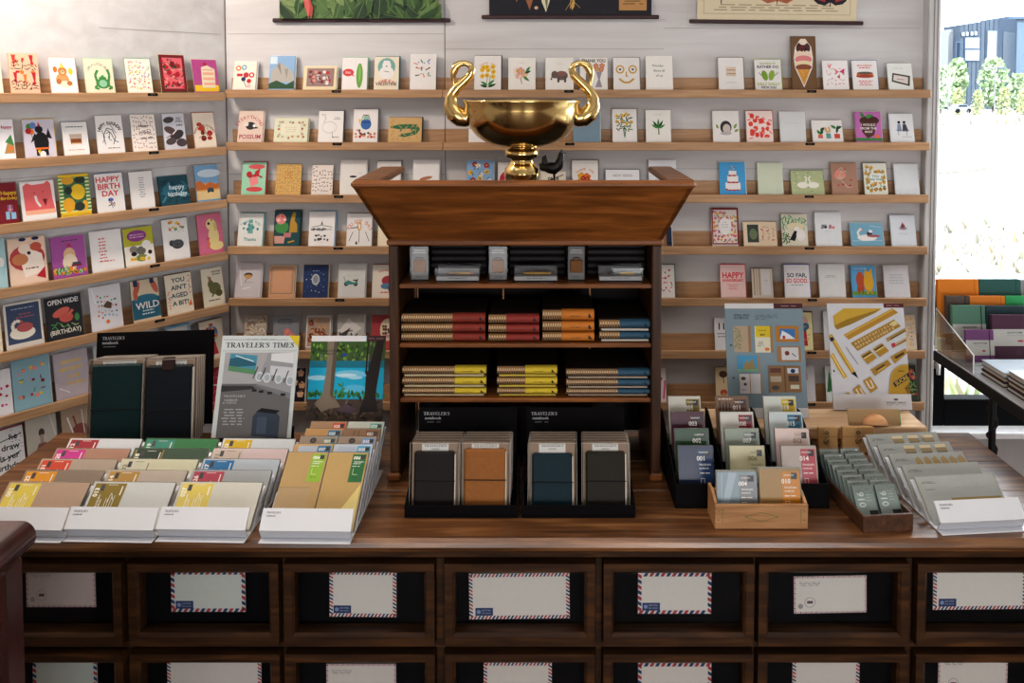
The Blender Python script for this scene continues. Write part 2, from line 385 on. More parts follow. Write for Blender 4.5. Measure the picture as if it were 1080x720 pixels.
# window wall: pier, sill wall, frames
m=MB(); m.box(JX-.003,WX0,WY-.05,WY+.14,0,HC,'w',0,.004)
for t in (.35,.65): 
    x=JX+(WX0-JX)*t; m.box(x,x+.004,WY-.052,WY-.049,0,HC,'#8d8884',1)
m.build('trim_1',['white ply upright','paint'],kind='structure')
ZS = at(1000,449,WY).z; ZT=at(1000,303,WY).z
slab('wall_below_window', WX0-.01,3.55,WY,WY+.1,0,ZS-.03,'paint','#b9b7b8')
slab('trim_2', WX0-.01,3.55,WY-.07,WY+.12,ZS-.03,ZS,'paint','#dcdcdd',.004)
slab('wall_above_window', WX0-.01,3.55,WY,WY+.1,2.75,HC,'paint','#cfc9c4')
def frame_rect(mb,x0,x1,z0,z1,wd,y0,y1,col,mat=0,bt=None):
    bt=bt or wd
    mb.box(x0,x0+wd,y0,y1,z0,z1,col,mat,.003); mb.box(x1-wd,x1,y0,y1,z0,z1,col,mat,.003)
    mb.box(x0+wd,x1-wd,y0,y1,z0,z0+bt,col,mat,.003); mb.box(x0+wd,x1-wd,y0,y1,z1-wd,z1,col,mat,.003)
w1=thing('window_1','','window'); del w1['label'],w1['category']; w1['kind']='structure'
m=MB(); frame_rect(m,WX0,3.5,ZT,2.75,.02,WY+.07,WY+.12,'#c9cdd2'); m.build('window_frame','paint',w1)
m=MB(); m.box(WX0+.02,3.48,WY+.09,WY+.096,ZT+.02,2.73); m.build('pane','pane',w1)
w2=thing('window_2','','window'); del w2['label'],w2['category']; w2['kind']='structure'
SX1=at(1120,400,WY).x
m=MB(); frame_rect(m,WX0-.01,SX1,ZS,ZT,.082,WY+.0,WY+.06,'#101216',0,.115); 
frame_rect(m,SX1,3.5,ZS,ZT,.062,WY+.0,WY+.06,'#101216',0,.115); m.build('window_frame','black card',w2)
m=MB(); m.box(WX0+.07,SX1-.08,WY+.02,WY+.026,ZS+.11,ZT-.06); m.box(SX1+.06,3.44,WY+.02,WY+.026,ZS+.11,ZT-.06); m.build('pane','pane',w2)
hx=at(981,376,WY)
m=MB(); m.cbox(hx.x-.002,hx.x+.03,WY-.014,WY,hx.z-.05,hx.z+.05,'#c9c9cc',0,.008); m.tube([(hx.x+.014,WY-.01,hx.z),(hx.x+.014,WY-.045,hx.z),(hx.x+.012,WY-.05,hx.z-.06)],.009,8,'#c9c9cc')
m.build('handle','silver',w2)
# ================================================================== OUTSIDE
GZ=-1.0
m=MB(); m.box(-160,260,4.2,600,GZ-.2,GZ,'#e9e7e2'); m.build('ground','rough',kind='structure')
d_=at(1040,178,30); 
kb=MB(); kc=onz(985,178,GZ)
pts=[onz(px,178+2.5*math.cos((px-1000)/20)+ (1.5 if px<1000 else 0),GZ+.05) for px in range(960,1050,6)]
kb.tube(pts,.12,6,'#c4beb4'); kb.build('kerb','rough',kind='structure')
BY=118.0
def wbox(mb,px0,px1,py0,py1,Y,dep,col,mat=0):
    a=at(px0,py0,Y); b=at(px1,py1,Y); mb.box(a.x,b.x,Y,Y+dep,min(a.z,b.z),max(a.z,b.z),col,mat)
b=thing('street_building','dark blue clad office block with white windows beyond the trees','building',(at(1035,110,BY).x,BY,GZ))
L0=b.location
def part(mb,name,mat,parent,**k):
    mb.v=[tuple(Vector(p)-parent.location) for p in mb.v]
    return mb.build(name,mat,parent,**k)
m=MB(); a0=at(1013,26,BY); a1=at(1053,20,BY); b1=at(1073,20,BY+6)
for i in range(9):                          # ribbed cladding panels of the front
    x0=a0.x+(a1.x-a0.x)*i/9; x1=a0.x+(a1.x-a0.x)*(i+1)/9
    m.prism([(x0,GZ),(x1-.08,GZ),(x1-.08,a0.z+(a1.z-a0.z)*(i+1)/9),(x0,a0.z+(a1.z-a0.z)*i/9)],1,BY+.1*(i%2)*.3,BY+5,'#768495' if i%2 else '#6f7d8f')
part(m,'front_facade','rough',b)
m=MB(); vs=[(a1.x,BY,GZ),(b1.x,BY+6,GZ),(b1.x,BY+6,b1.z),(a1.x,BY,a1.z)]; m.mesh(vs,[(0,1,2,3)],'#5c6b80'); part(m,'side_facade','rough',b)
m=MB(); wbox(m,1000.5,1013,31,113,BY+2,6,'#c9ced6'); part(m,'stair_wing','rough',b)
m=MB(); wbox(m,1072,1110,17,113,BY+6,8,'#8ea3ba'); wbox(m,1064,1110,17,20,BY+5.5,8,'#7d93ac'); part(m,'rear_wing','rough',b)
for q,(x0,x1,y0,y1,c) in enumerate(((1018,1032,40,51,'#f4f8fb'),(1018,1032,53,63.5,'#f4f8fb'),(1041.5,1049.5,33,70,'#f4f8fb'),(1009,1011.5,45,66,'#33435c'))):
    m=MB(); a=at(x0,y0,BY); c1=at(x1,y1,BY); m.box(a.x-.15,c1.x+.15,BY-.12,BY-.02,c1.z-.15,a.z+.15,'#6f87a3'); f=part(m,'window_frame','rough',b)
    m=MB(); m.box(a.x,c1.x,BY-.2,BY-.125,c1.z,a.z,c); part(m,'pane','gloss',f) if False else None
    mm=m; mm.v=[tuple(Vector(p)-b.location) for p in mm.v]; mm.build('pane','far gloss',f)
m=MB(); p0=at(1058,33,BY+1.6); p1=at(1069,80,BY+4.9); m.mesh([(p0.x,BY+1.5,p1.z),(p1.x,BY+4.7,p1.z),(p1.x,BY+4.7,p0.z),(p0.x,BY+1.5,p0.z)],[(0,1,2,3)],'#4a5d70'); part(m,'side_window','far gloss',b)
m=MB()
for i,px in enumerate((1015,1019,1024,1028)): wbox(m,px,px+2.5,34-i*.3,38-i*.3,BY-.3,.2,'#d5dde6')
part(m,'sign_lettering','rough',b)
# trees and hedges beyond the road
def tree(px,py0,py1,wpx,Y,label,seed,cols,trunk=True,group='trees beyond the road',flat=1):
    base=onz(px,py1,GZ) if False else at(px,py1,Y); base.z=GZ
    top=at(px,py0,Y).z; R=wpx/2*Y/F; t=thing('young_tree' if trunk else 'hedge_bush',label,'tree' if trunk else 'bush',base,0,group)
    rnd=random.Random(seed); m=MB(); h=top-GZ; n=620 if trunk else 420
    for i in range(n):
        v=rnd.random(); zz=(.12+.88*v)*h if trunk else v*h
        rr=R*(math.sin(PI*min(1,max(.06,(1-v)*.86+.1)))**.7) if trunk else R*math.sqrt(max(0,1-v*v*.8))
        a=rnd.uniform(0,2*PI); r=rr*math.sqrt(rnd.random()); p=Vector((r*math.cos(a),r*math.sin(a)*.7,zz))
        s=h*.055*rnd.uniform(.7,1.4); ax=Vector((rnd.uniform(-1,1),rnd.uniform(-1,1),rnd.uniform(-1,1))).normalized(); bx=ax.orthogonal().normalized(); cx=ax.cross(bx)
        m.add([p+bx*s,p+cx*s*.5,p-bx*s,p-cx*s*.5],rnd.choice(cols))
    m.build('foliage','leafy',t)
    if trunk:
        m=MB(); m.tube([(0,0,0),(0.02,0,h*.5),(0,0,h*.9)],[h*.018,h*.012,h*.004],6,'#7c6a58'); m.build('trunk','rough',t)
GR=['#a6bd90','#b8cca4','#93ab80','#c6d8b6']
tree(1047,62,114,31,100,'conical green tree behind the lamp post outside',3,GR)
tree(1009,62,113,22,104,'slender green tree at the corner of the blue building',4,GR)
tree(992,70,116,26,96,'pale green tree next to the window pier outside',5,['#c4d8b6','#d2e2c8','#b6cca6'])
tree(1073,78,118,24,95,'bushy green tree before the rear wing outside',6,GR)
YG=['#b5bd8c','#c6cc9c','#a2aa78','#ccca9c']
for i,(px,w,l) in enumerate(((1010,15,'yellow green hedge clump behind the parked car'),(1031,15,'rounded hedge clump between the two nearer trees'),(1059,15,'hedge clump at the foot of the lamp post'),(1079,14,'hedge clump under the bushy tree'))):
    tree(px,93+ (i%2)*2,118,w,92,l,20+i,YG,False,'hedge clumps along the road')
def post(px,py0,py1,Y,label,arm):
    base=at(px,py1,Y); t=thing('lamp_post' if arm else 'road_sign',label,'lamp post' if arm else 'sign',base)
    h=at(px,py0,Y).z-base.z; m=MB(); m.tube([(0,0,0),(0,0,h)],[h*.016,h*.012],8,'#b5b2b4'); m.build('pole','rough',t)
    m=MB()
    if arm:
        m.cbox(-h*.2,-h*.02,-.1,.1,h*.95,h*.985,'#b9bec6',0,.02); m.cbox(h*.05,h*.22,-.1,.1,h*.95,h*.985,'#8d98a8',0,.02); m.build('lamp_arm','rough',t)
        m=MB(); m.lathe([(h*.035,0),(h*.035,h*.07),(h*.02,h*.085)],10,'#d5cfc8'); m.build('base_collar','rough',t)
    else:
        m.cbox(-h*.045,h*.045,-.06,-.02,h*.74,h,'#e2e6ee',0,.01); m.build('sign_panel','rough',t)
post(1048.5,70,122,88,'pale street lamp with short arms outside the window',True)
post(999.5,83,119,90,'thin white road sign beside the pale tree',False)
cb=at(1012.5,119,89); t=thing('parked_car','small silver car parked before the hedge','car',(cb.x,89,cb.z))
m=MB(); m.prism([(-.95,.25),(1.0,.25),(1.0,.62),(.62,.68),(.35,.95),(-.45,.95),(-.75,.66),(-.95,.6)],1,-.7,.7,'#c3cad3'); m.build('body','far gloss',t)
m=MB(); m.prism([(-.62,.68),(.5,.68),(.3,.9),(-.42,.9)],1,-.72,.72,'#39485a'); m.build('glazing','far gloss',t)
for x in (-.6,.62):
    m=MB(); m.v=[]; m.lathe([(0,-.1),(.24,-.1),(.26,0),(.24,.1),(0,.1)],14,'#2a2c30'); m.v=[(p[0]+x,p[2]-.66,p[1]+.25) for p in m.v]; m.build('wheel','rough',t)
m=MB(); rnd=random.Random(9)
for i in range(900):
    px=rnd.uniform(972,1120); py=rnd.uniform(232,292) if i<600 else rnd.uniform(330,432) if i<750 else 131+rnd.uniform(-2,2); p=onz(px,py,GZ); s=(.28 if i<750 else 1.0)*rnd.uniform(.5,1.2); a=rnd.uniform(-.6,.6); q=rnd.uniform(0,PI)
    ux=Vector((math.cos(q),math.sin(q),0))*s*.2
    m.add([p-ux,p+ux,p+Vector((a*s,0,s))],rnd.choice(['#e9e5da','#e2dfcd','#eeebe2','#d6d1c0','#e4d6be'] if i%9 and (i<600 or i>=750) else ['#c4d0a4','#d6ccaa','#b4c490'] if 600<=i<750 else ['#d2dabf','#ecd6ae']))  # grass tints whitened to imitate haze and glare
o=m.build('dry_grass','tuft'); tag(o,'pale dry grass tufts in the verge outside the window','grass',kind='stuff')
# ================================================================== WALL LEDGES
ROWY=[94.5,150,205.5,260,314.5,370,424.5]
ROWZ=[at(560,y,WY-.087).z for y in ROWY]
ROWYL=[97.5,154.5,210,265,319.5,374,427]; ROWZL=[at(240,y,WY-.087).z for y in ROWYL]
LAB=[[355,600,856],[355,601,855],[356,855],[355,856],[356,860],[612,860],[860]]
LABL=[161,162,162,163,168]
NAMES=['top','second','third','fourth','fifth','sixth','lowest']
def on_left(px,py,off):                 # pixel -> (u along wall towards -x local, z) on plane off in front of the angled wall
    d=ray(px,py); o=Vector((0,0,CAMZ)); P0=CORN+NL*off; t=(P0-o).dot(NL)/d.dot(NL); p=o+d*t; return (p-CORN).dot(DL),p.z
def ledge(x0,x1,z,M_rz,loc,label,labs,side):
    t=thing('picture_ledge',label,'shelf',loc,M_rz,'wooden card ledges'); w=side
    H=.022
    m=MB(); m.cbox(x0,x1,-.012,-.0005,z-H-.012,z+.05,'w',0,.0015); m.build('back_rail',w,t)
    m=MB(); m.cbox(x0,x1,-.074,-.0125,z-H-.012,z-H,'w',0,.0015); m.build('shelf_board',w,t)
    m=MB(); m.cbox(x0,x1,-.087,-.0745,z-H-.012,z,'w',0,.002); m.build('front_lip',w,t)
    for lx in labs:
        m=MB(); lw=.019; m.cbox(lx-lw,lx+lw,-.0895,-.0873,z-.012,z-.002,'#141316',0,.0008)
        P=Paint(m,Matrix.Translation((lx-lw,-.0896,z-.012)),2*lw,.01); P.run('x .5 .5 .7 .5 1 #8b8b8b')
        m.build('label_holder','black card',t)
XB0=CORN.x+.03; XBM=gx; XB1=JX-.006
for i,z in enumerate(ROWZ):
    n=NAMES[i]
    labs=[at(p,100,WY-.087).x for p in LAB[i]]
    ledge(XB0,XBM-.001,z,0,(0,WY,0),f'oak card ledge nearest the wall corner, {n} of the short back wall run',[l for l in labs if l<XBM],'oak')
    ledge(XBM+.001,XB1,z,0,(0,WY,0),f'long oak card ledge up to the window pier, {n} of the back wall',[l for l in labs if l>XBM],'oak')
    ll=[-on_left(LABL[i],ROWY[i]+4,.087)[0]] if i<5 else []
    ledge(-2.3,-.05,ROWZL[i],RZL,CORN,f'oak card ledge, {n} of the angled side wall',ll,'oak')
# ================================================================== GREETING CARDS
def card(name,cat,w,h,bg,side,design,label,group,loc,rz,lean,mat='print',th=.006):
    m=MB(); e=side or None
    m.box(-w/2,w/2,-th/2,th/2,0,h,bg,0,front=bg)
    hid=.022 if h>.09 else .02; P=Paint(m,Matrix.Translation((-w/2,-th/2,hid)),w,h-hid); P.run(design)
    o=m.build(name,mat,None,loc,(-lean,0,rz)); tag(o,label,cat,group)
    if side:
        m=MB(); m.box(-w/2+.001,w/2+.0045,th/2+.0003,th/2+.0045,0,h+.0035,side); m.build('envelope','paper',o)
    return o
def cards(rows,left,where):
    for i,row in enumerate(rows):
        zf=(ROWZL if left else ROWZ)[i]-.0182
        for c in row:
            x0,x1,yt,bg,side,desc,design=c[:7]; mat='gloss' if len(c)>7 else 'print'
            off=.056; hpx=ROWY[i]-yt
            if left:
                xa,xb=x0+.225*(hpx+3),x1; u0,_=on_left(xa,ROWYL[i],off); u1,_=on_left(xb,ROWYL[i],off); uc=(u0+u1)/2; w=abs(u1-u0)
                base=CORN+DL*uc+NL*off; zt=on_left((x0+x1)/2-4,yt,.02)[1]; rz=RZL
            else:
                s=.0128*(570-(x0+x1)/2); xa,xb=(x0,x1-s) if s>0 else (x0-s,x1)
                a=at(xa,ROWY[i],WY-off); b=at(xb,ROWY[i],WY-off); w=b.x-a.x
                base=Vector(((a.x+b.x)/2,WY-off,0)); zt=at((x0+x1)/2,yt,WY-.02).z; rz=0
            h=(zt-zf)/.96; lean=math.asin(min(.32,.034/h)); h=(zt-zf)/math.cos(lean)
            card('greeting_card','card',w,h,bg,side,design,f'{desc}, {NAMES[i]} ledge {where}',f'greeting cards on the {NAMES[i]} ledge {where}',(base.x,base.y,zf),rz,lean,mat)
LEFT=[[ # top
 (-9,4,60,'cr',None,'cream card cut by the photo edge','e .4 .5 .2 .15 y'),
 (3,43,56,'#f0b79d',None,'pink card of red carrots and green leaves','d 1 9 .07 .1 .1 .9 .9 r,o,#d8433a;p r .12 .5 .25 .5 .2 .15;p o .45 .45 .58 .45 .52 .12;p r .75 .5 .9 .5 .84 .15;p #d8433a .1 .95 .25 .95 .17 .6;p r .7 .95 .85 .95 .8 .65;b 2 26 .06 .05 .05 .95 .3 bk,dg;b 3 20 .06 .05 .55 .95 .8 bk,dg'),
 (47,83,61,'w','pc','white card of a teddy bear in party hat','e .45 .35 .25 .2 #d99a63;e .47 .6 .17 .13 #c58148;e .55 .22 .3 .1 #ead3c3;e .47 .58 .08 .06 #f0d0a8;p y .4 .7 .55 .7 .45 .88;e .2 .65 .08 .09 o;e .78 .6 .08 .1 y;d 4 6 .02 .4 .56 .54 .64 bk;e .3 .3 .1 .08 #b06f3e;e .7 .25 .1 .07 #b06f3e'),
 (84,122,62,'cr','mt','cream card of a leaping green frog','a .45 .55 .36 .07 #8a8a7c LIKE A LITTLE FROG;e .6 .25 .25 .16 g;e .6 .4 .13 .1 g;l .09 g .4 .3 .35 .5 .45 .65;l .09 g .8 .3 .85 .5 .8 .68;e .6 .25 .14 .11 mt;l .08 g .38 .18 .3 .12 .45 .08;l .08 g .8 .18 .92 .12 .78 .08;e .52 .47 .04 .03 #bfe0b0;e .68 .47 .04 .03 #bfe0b0'),
 (128,162,62,'#efe7dc','g','white card with rows of tiny coloured animals','b 5 40 .05 .05 .05 .95 .95 o,y,pr,pk,#c98d4f;d 6 26 .04 .05 .05 .95 .95 o,pk,li,y,#9ab0c0'),
 (163,198,58,'dg','cr','dark red card of cherries framed by green leaves','f 0 .1 dr;r .1 .08 .9 .92 #dd6a77;d 7 9 .12 .15 .15 .85 .85 r,dr;h 8 10 .07 .1 .1 .9 .9 pk;b 9 14 .07 .05 .05 .95 .95 dg;l .02 dg .3 .8 .5 .6 .7 .8;d 10 14 .05 .02 .02 .98 .98 dg,r'),
 (199,232,63,'#b8508f','#d7cfc0','purple card of a tall layered cake slice','r 0 0 1 .2 y;p cr .3 .12 .85 .12 .9 .7 .6 .82 .34 .76;r .38 .2 .84 .28 pc;r .38 .36 .84 .44 pc;r .38 .52 .84 .6 pc;r .38 .66 .84 .7 pc;e .5 .86 .08 .05 r')],
 [ # second
 (-6,17,126,'#e8e4ea',None,'white card of an ice cream scoop in green and tan','tb .5 .8 .08 r Happy;p #b08a55 .3 .1 .95 .1 .95 .35 .6 .45;p g .4 .4 .95 .3 .8 .6;p o .5 .2 .9 .2 .8 .3'),
 (21,60,126,'#cdc7d4','y','lilac card of a black bear in dancing pose with balloons','e .55 .35 .24 .3 bk;e .5 .72 .13 .1 bk;p bk .2 .35 .35 .62 .45 .5;p bk .8 .75 .9 .45 .7 .5;r .36 0 .5 .2 bk;r .6 0 .75 .2 bk;e .56 .03 .1 .1 w;r .33 .17 .78 .22 o;p y .4 .13 .5 .17 .45 .03;e .2 .8 .1 .09 g;e .32 .83 .1 .09 #6d84c0;e .25 .66 .09 .08 o;e .16 .68 .09 .08 r;p r .46 .8 .56 .8 .5 .93;l .015 bk .25 .6 .3 .4'),
 (63,95,129,'w','gy','white card of a whiskey tumbler','x .5 .85 .8 .07 1 #4c4c50;p #b9a89c .3 .3 .72 .3 .76 .62 .26 .62;r .3 .32 .72 .47 #8a4a1c;r .33 .3 .7 .34 #d8b994;x .5 .12 .7 .05 1 o'),
 (97,132,122,'w','li','white card of a pen drawn wild haired figure','a .5 .5 .42 .09 bk HAPPY BIRTHDAY;l .03 #55555a .3 .2 .25 .45 .4 .65 .6 .6 .7 .4 .6 .2;l .025 #55555a .35 .5 .5 .55 .45 .35 .55 .3;l .03 #55555a .4 .6 .55 .5 .65 .3 .8 .25;l .02 #55555a .55 .75 .65 .6 .75 .5;l .02 #55555a .2 .6 .3 .4 .2 .25;e .45 .4 .03 .02 bk;x .6 .1 .5 .05 1 #55555a'),
 (134,166.5,121,'#ece4dd','lg','white card strewn with dark red sprinkles','b 11 64 .045 .03 .03 .97 .97 dr,#8a2430;tb .5 .68 .07 #4c3b3b Happy;tb .55 .5 .07 #4c3b3b birthday;tb .6 .34 .07 #4c3b3b you old'),
 (167.5,197.5,120,'#cfcfd8','lg','white card of grey badgers lying in rows','x .75 .82 .35 .16 3 bk;e .28 .82 .25 .09 #4d4548 10;e .3 .52 .28 .1 #5d4a48 -25;e .6 .38 .34 .13 #3f3639 25;e .78 .15 .25 .12 #4b4044;e .3 .2 .25 .1 #55494c 15;l .05 w .4 .4 .6 .52;l .04 #8a5a60 .1 .3 .4 .4;x .75 .66 .3 .08 1 bk'),
 (199,229,119,'#e8dccb','r','cream card of tomatoes on the vine','a .5 .3 .5 .06 dr HAPPY BIRTHDAY;d 12 3 .11 .2 .45 .5 .7 r,#c9302f;d 13 5 .12 .35 .15 .8 .6 r,#c9302f,dr;l .025 g .25 .65 .5 .55 .6 .3;b 14 10 .05 .2 .2 .8 .7 g')],
 [ # third
 (-6,20,193,'dr',None,'dark red card of wrapped presents','tb .62 .74 .1 y Happy;tb .62 .6 .08 y Birthday;r .5 .22 .75 .42 #8a5c94;r .4 .05 .58 .25 lb;r .65 .05 .88 .22 lb;l .03 y .62 .22 .62 .42;l .03 #e0a8c0 .5 .3 .75 .3'),
 (20,60,191,'w',None,'white card of a plump pink elephant','p #df6a6c .08 .88 .2 .96 .35 .9 .7 .92 .82 .99 .9 .9 .92 .5 .98 .12 .1 .12;r .15 .03 .25 .14 w;r .5 .03 .6 .14 w;l .07 w .42 .6 .45 .45 .55 .3;p dr .62 .5 .76 .5 .7 .3;e .4 .68 .03 .02 #b84b50;e .65 .7 .03 .02 #b84b50;r .1 .1 .96 .22 pc'),
 (59,97,184,'y',None,'green card of big yellow lemons in a striped border','r 0 0 1 1 #d8dca8;r 0 0.000 1 0.045 g;r 0 0.091 1 0.136 g;r 0 0.182 1 0.227 g;r 0 0.273 1 0.318 g;r 0 0.364 1 0.409 g;r 0 0.455 1 0.500 g;r 0 0.545 1 0.590 g;r 0 0.636 1 0.681 g;r 0 0.727 1 0.772 g;r 0 0.818 1 0.863 g;r 0 0.909 1 0.954 g;r .14 .1 .86 .9 #3f6b4c;e .6 .55 .24 .2 y;e .28 .24 .2 .18 #e0a82c;e .3 .85 .2 .1 #d9a32e;e .8 .2 .1 .13 #e0a82c;e .3 .6 .12 .1 #2c3a30;e .7 .85 .18 .09 #2c3a30;e .62 .18 .17 .11 #2c3a30;r .02 .93 .98 1 y;r .02 0 .98 .06 y'),
 (97.5,132.5,183,'w','#4a5fa8','white card with big red HAPPY BIRTH DAY lettering','tb .45 .84 .15 #d2363c HAPPY;tb .48 .65 .15 #d2363c BIRTH;tb .5 .46 .15 #d2363c DAY;e .5 .28 .1 .05 #5d6fb0;b 16 7 .05 .4 .1 .65 .3 r,bk;l .02 bk .5 .25 .55 .05'),
 (133.5,164,181,'w','gy','white card with centred grey verse and grey envelope','x .5 .55 .3 .6 9 #9a9aa0'),
 (165.5,201,186,'tl','tl','wide dark teal card with white swirls','b 17 22 .14 .05 .05 .95 .95 #2c6b80,#3d7f90,#123c4c;e .3 .5 .2 .2 #2c6b80;tb .6 .6 .17 #cfe0e4 happy;tb .6 .35 .15 #cfe0e4 birthday;l .02 #cfe0e4 .35 .25 .6 .3 .85 .22'),
 (201,233,174,'#7ea9cf','#c3b8a8','blue sky card of orange desert dunes','e .6 .75 .5 .12 #c9d8e6;p #d9a25e 0 .55 .3 .45 .6 .5 1 .4 1 .1 0 .1;p #c46f33 0 .5 .2 .55 .4 .42 .6 .5 .85 .42 1 .46 1 .3 0 .28;r 0 0 1 .25 #dcc28f;e .6 .27 .14 .06 #2f4a55;r .5 .26 .72 .32 #35525c;e .5 .22 .04 .03 bk;e .7 .22 .04 .03 bk')],
 [ # fourth
 (-6,8,252,'#a9c9cf',None,'pale blue card cut by the photo edge','e .5 .5 .3 .1 w'),
 (8,50,251,'#e6cbb8','#d9c9b8','pinkish card of a red and white dog','e .5 .55 .48 .3 #b8474a;p #efe2d6 .3 .5 .6 .75 .9 .6 .95 .2 .4 .1;e .45 .75 .18 .12 #ead7c8;e .3 .52 .22 .13 #c98458;e .75 .78 .16 .1 #c25a45;e .55 .65 .05 .04 bk;e .4 .97 .1 .04 nv;e .75 .97 .1 .04 nv;p r .7 .1 .95 .3 .95 .02;x .6 .3 .5 .08 1 #8a6a60'),
 (53,92,249,'#a3559c','li','purple card of a ginger cat with flowers','e .52 .5 .18 .2 #d9b48c;e .52 .32 .22 .22 #e8d6bd;p r .45 .72 .6 .72 .53 .82;x .55 .88 .7 .06 1 #5c2f57;h 18 14 .07 .05 .03 .95 .2 y,o,mt;r .55 .2 .85 .26 #7c2f3e;r .58 .26 .82 .31 #394a5c;b 19 12 .06 .05 .03 .95 .2 dg,g'),
 (93,131,243,'w',None,'white card with a column of small red verse','x .38 .5 .3 .66 8 #d0636a;x .6 .2 .35 .06 1 #d0636a'),
 (128,164,240,'#e8e2d8','gy','yellow green card of raccoons under a purple burst','r 0 .5 1 1 #b4b02e;e .45 .77 .34 .16 #8c3f86;x .45 .77 .5 .13 2 #d8b0d0;e .3 .4 .14 .1 #8a8378;e .55 .35 .16 .12 #6f6a63;e .75 .5 .16 .12 w;e .85 .28 .07 .06 bk;e .3 .28 .1 .06 bk;e .55 .15 .2 .1 #7d8a4c;e .8 .12 .15 .08 w;h 20 5 .06 .1 .05 .9 .2 y'),
 (167,201,231,'w','gy','white card of a grey skunk below balloons','e .55 .34 .24 .12 #3d3d42;e .32 .38 .1 .08 #3d3d42;b 21 20 .06 .35 .28 .75 .45 #5d5d62;d 22 9 .06 .2 .7 .9 .95 #d08050,#7aa060,y,#6a9a98;b 23 9 .03 .2 .65 .9 .8 g'),
 (203,237,226,'#cf6f8f','#b89878','pink card of a cream puppy','e .55 .72 .2 .15 #e3cf92;e .62 .4 .22 .26 #e3cf92;e .7 .15 .28 .12 #e3cf92;e .72 .66 .07 .13 #d2ba78;e .46 .75 .05 .04 bk;e .38 .35 .06 .05 hp;r .36 .1 .42 .34 o;e .6 .83 .03 .02 bk')],
 [ # fifth
 (-6,2,318,'cr',None,'cream card cut by the photo edge','e .5 .5 .3 .3 y'),
 (6,46,318,'#d9d3ca',None,'slate blue card of a white swan','r .06 .05 .94 .95 #3f4d68;e .45 .28 .34 .15 #e6e0d2;l .09 #e6e0d2 .22 .3 .2 .5 .3 .58 .4 .55;e .52 .4 .22 .11 #b55a5a;x .5 .85 .7 .06 1 #9aa4b8;x .55 .68 .5 .14 2 #a8586a;p o .4 .57 .5 .54 .4 .52'),
 (49,88,312,'#26252b','#8a7f78','black chalkboard style card of a roast bird','tb .5 .87 .12 w OPEN WIDE!;e .42 .6 .26 .1 #d0685a 20;e .55 .45 .2 .12 #c95c50;l .08 #d0685a .6 .5 .75 .62;e .85 .42 .07 .1 g;tb .5 .12 .11 #dcd6c6 (BIRTHDAY);b 24 10 .06 .1 .2 .9 .35 g,#9ab07a'),
 (93,130,301,'#dedce2',None,'plastic wrapped card of a brown bird amid dots','d 25 28 .035 .2 .2 .85 .8 o,g,r,#9ab,lb;e .55 .5 .16 .12 #dedce2;p br .4 .5 .55 .62 .7 .55 .66 .42 .5 .45;e .52 .12 .06 .05 o;l .03 ww .1 .95 .18 .6',1),
 (136,170,295,'#d8c8ac','gy','teal and cream card with WILD lettering','r 0 0 1 .52 #1f5f78;e .5 .5 .45 .12 #2b7590;e .2 .78 .1 .2 #c2654f -20;e .85 .8 .1 .2 #c2654f 20;e .15 .6 .08 .1 #c2654f;r .1 .85 .25 1 nv;r .7 .88 .85 1 nv;tb .55 .34 .17 w WILD;x .55 .16 .6 .16 2 #cfe0e4'),
 (171,205,289,'#eadfcd','br','cream card lettered YOU AINT AGED A BIT','tb .5 .84 .12 #1f3f4c YOU;tb .5 .64 .12 #1f3f4c AIN\'T;tb .5 .43 .12 #1f3f4c AGED;tb .52 .22 .12 #1f3f4c A BIT!;b 26 7 .05 .05 .1 .14 .6 r,o;b 27 7 .05 .86 .4 .95 .95 r,o;p o .8 .1 .9 .28 .96 .1'),
 (208,238,283,'#e4dbc6',None,'cream card of an olive brown hare','e .58 .42 .28 .17 ol;e .4 .55 .14 .12 ol;e .75 .28 .16 .1 #5c5628;l .06 #b5605a .36 .62 .32 .78;l .06 ol .42 .62 .4 .76;l .07 ol .5 .28 .4 .2;x .7 .85 .4 .14 2 #55504a;x .5 .1 .7 .08 1 #55504a')],
 [ # sixth
 (-8,13,390,'#e6e4e8',None,'white card with red dots cut by the photo edge','d 28 10 .07 .1 .1 .9 .9 hp,r'),
 (15,54,377,'#8fb4c0','w','pale blue card strewn with small fruit and flowers','d 29 9 .05 .1 .1 .9 .9 r,y,dr;b 30 9 .06 .1 .1 .9 .9 g,dr,pk;h 31 4 .06 .1 .1 .9 .9 pk'),
 (58,95,370,'#b9adb3',None,'mauve plastic wrapped card with yellow birthday wishes','tb .5 .77 .075 y SENDING;tb .5 .6 .075 y BIRTHDAY;tb .55 .42 .075 y LOVE;tb .58 .26 .075 y TO YOU;l .02 w .1 .2 .4 .05',1),
 (99,130,362,'lg',None,'grey card peeping over the black notebook stand','e .3 .5 .2 .2 w'),
 (144,168,353,'#dcdad8',None,'white card top showing above the black stand','l .02 #8a8 .1 .9 .9 .95',1),
 (172,203,344,'#d9d6d2','lb','pale blue edged card with gold lettering','f 0 .06 lb;x .5 .7 .6 .3 3 #c9a048'),
 (206,238,338,'#dacbb8','br','cream card of a red gumball machine','e .5 .62 .28 .22 #7a98b0;d 32 34 .045 .26 .45 .74 .8 r,y,o,w,bl;r .42 .84 .58 .9 r;p r .4 .4 .62 .4 .66 .22 .36 .22;p r .3 .04 .72 .04 .66 .24 .36 .24')],
 [ # lowest
 (-5,26,452,'w','#a84a50','white card of black brush lettered birthday wishes','tb .7 .8 .13 bk he;tb .6 .58 .13 bk draw;tb .55 .36 .13 bk is yer;tb .5 .14 .13 bk Birthday;l .03 bk .2 .72 .95 .82;l .03 bk .3 .28 .9 .42;b 33 16 .03 .6 .45 .97 .97 bk'),
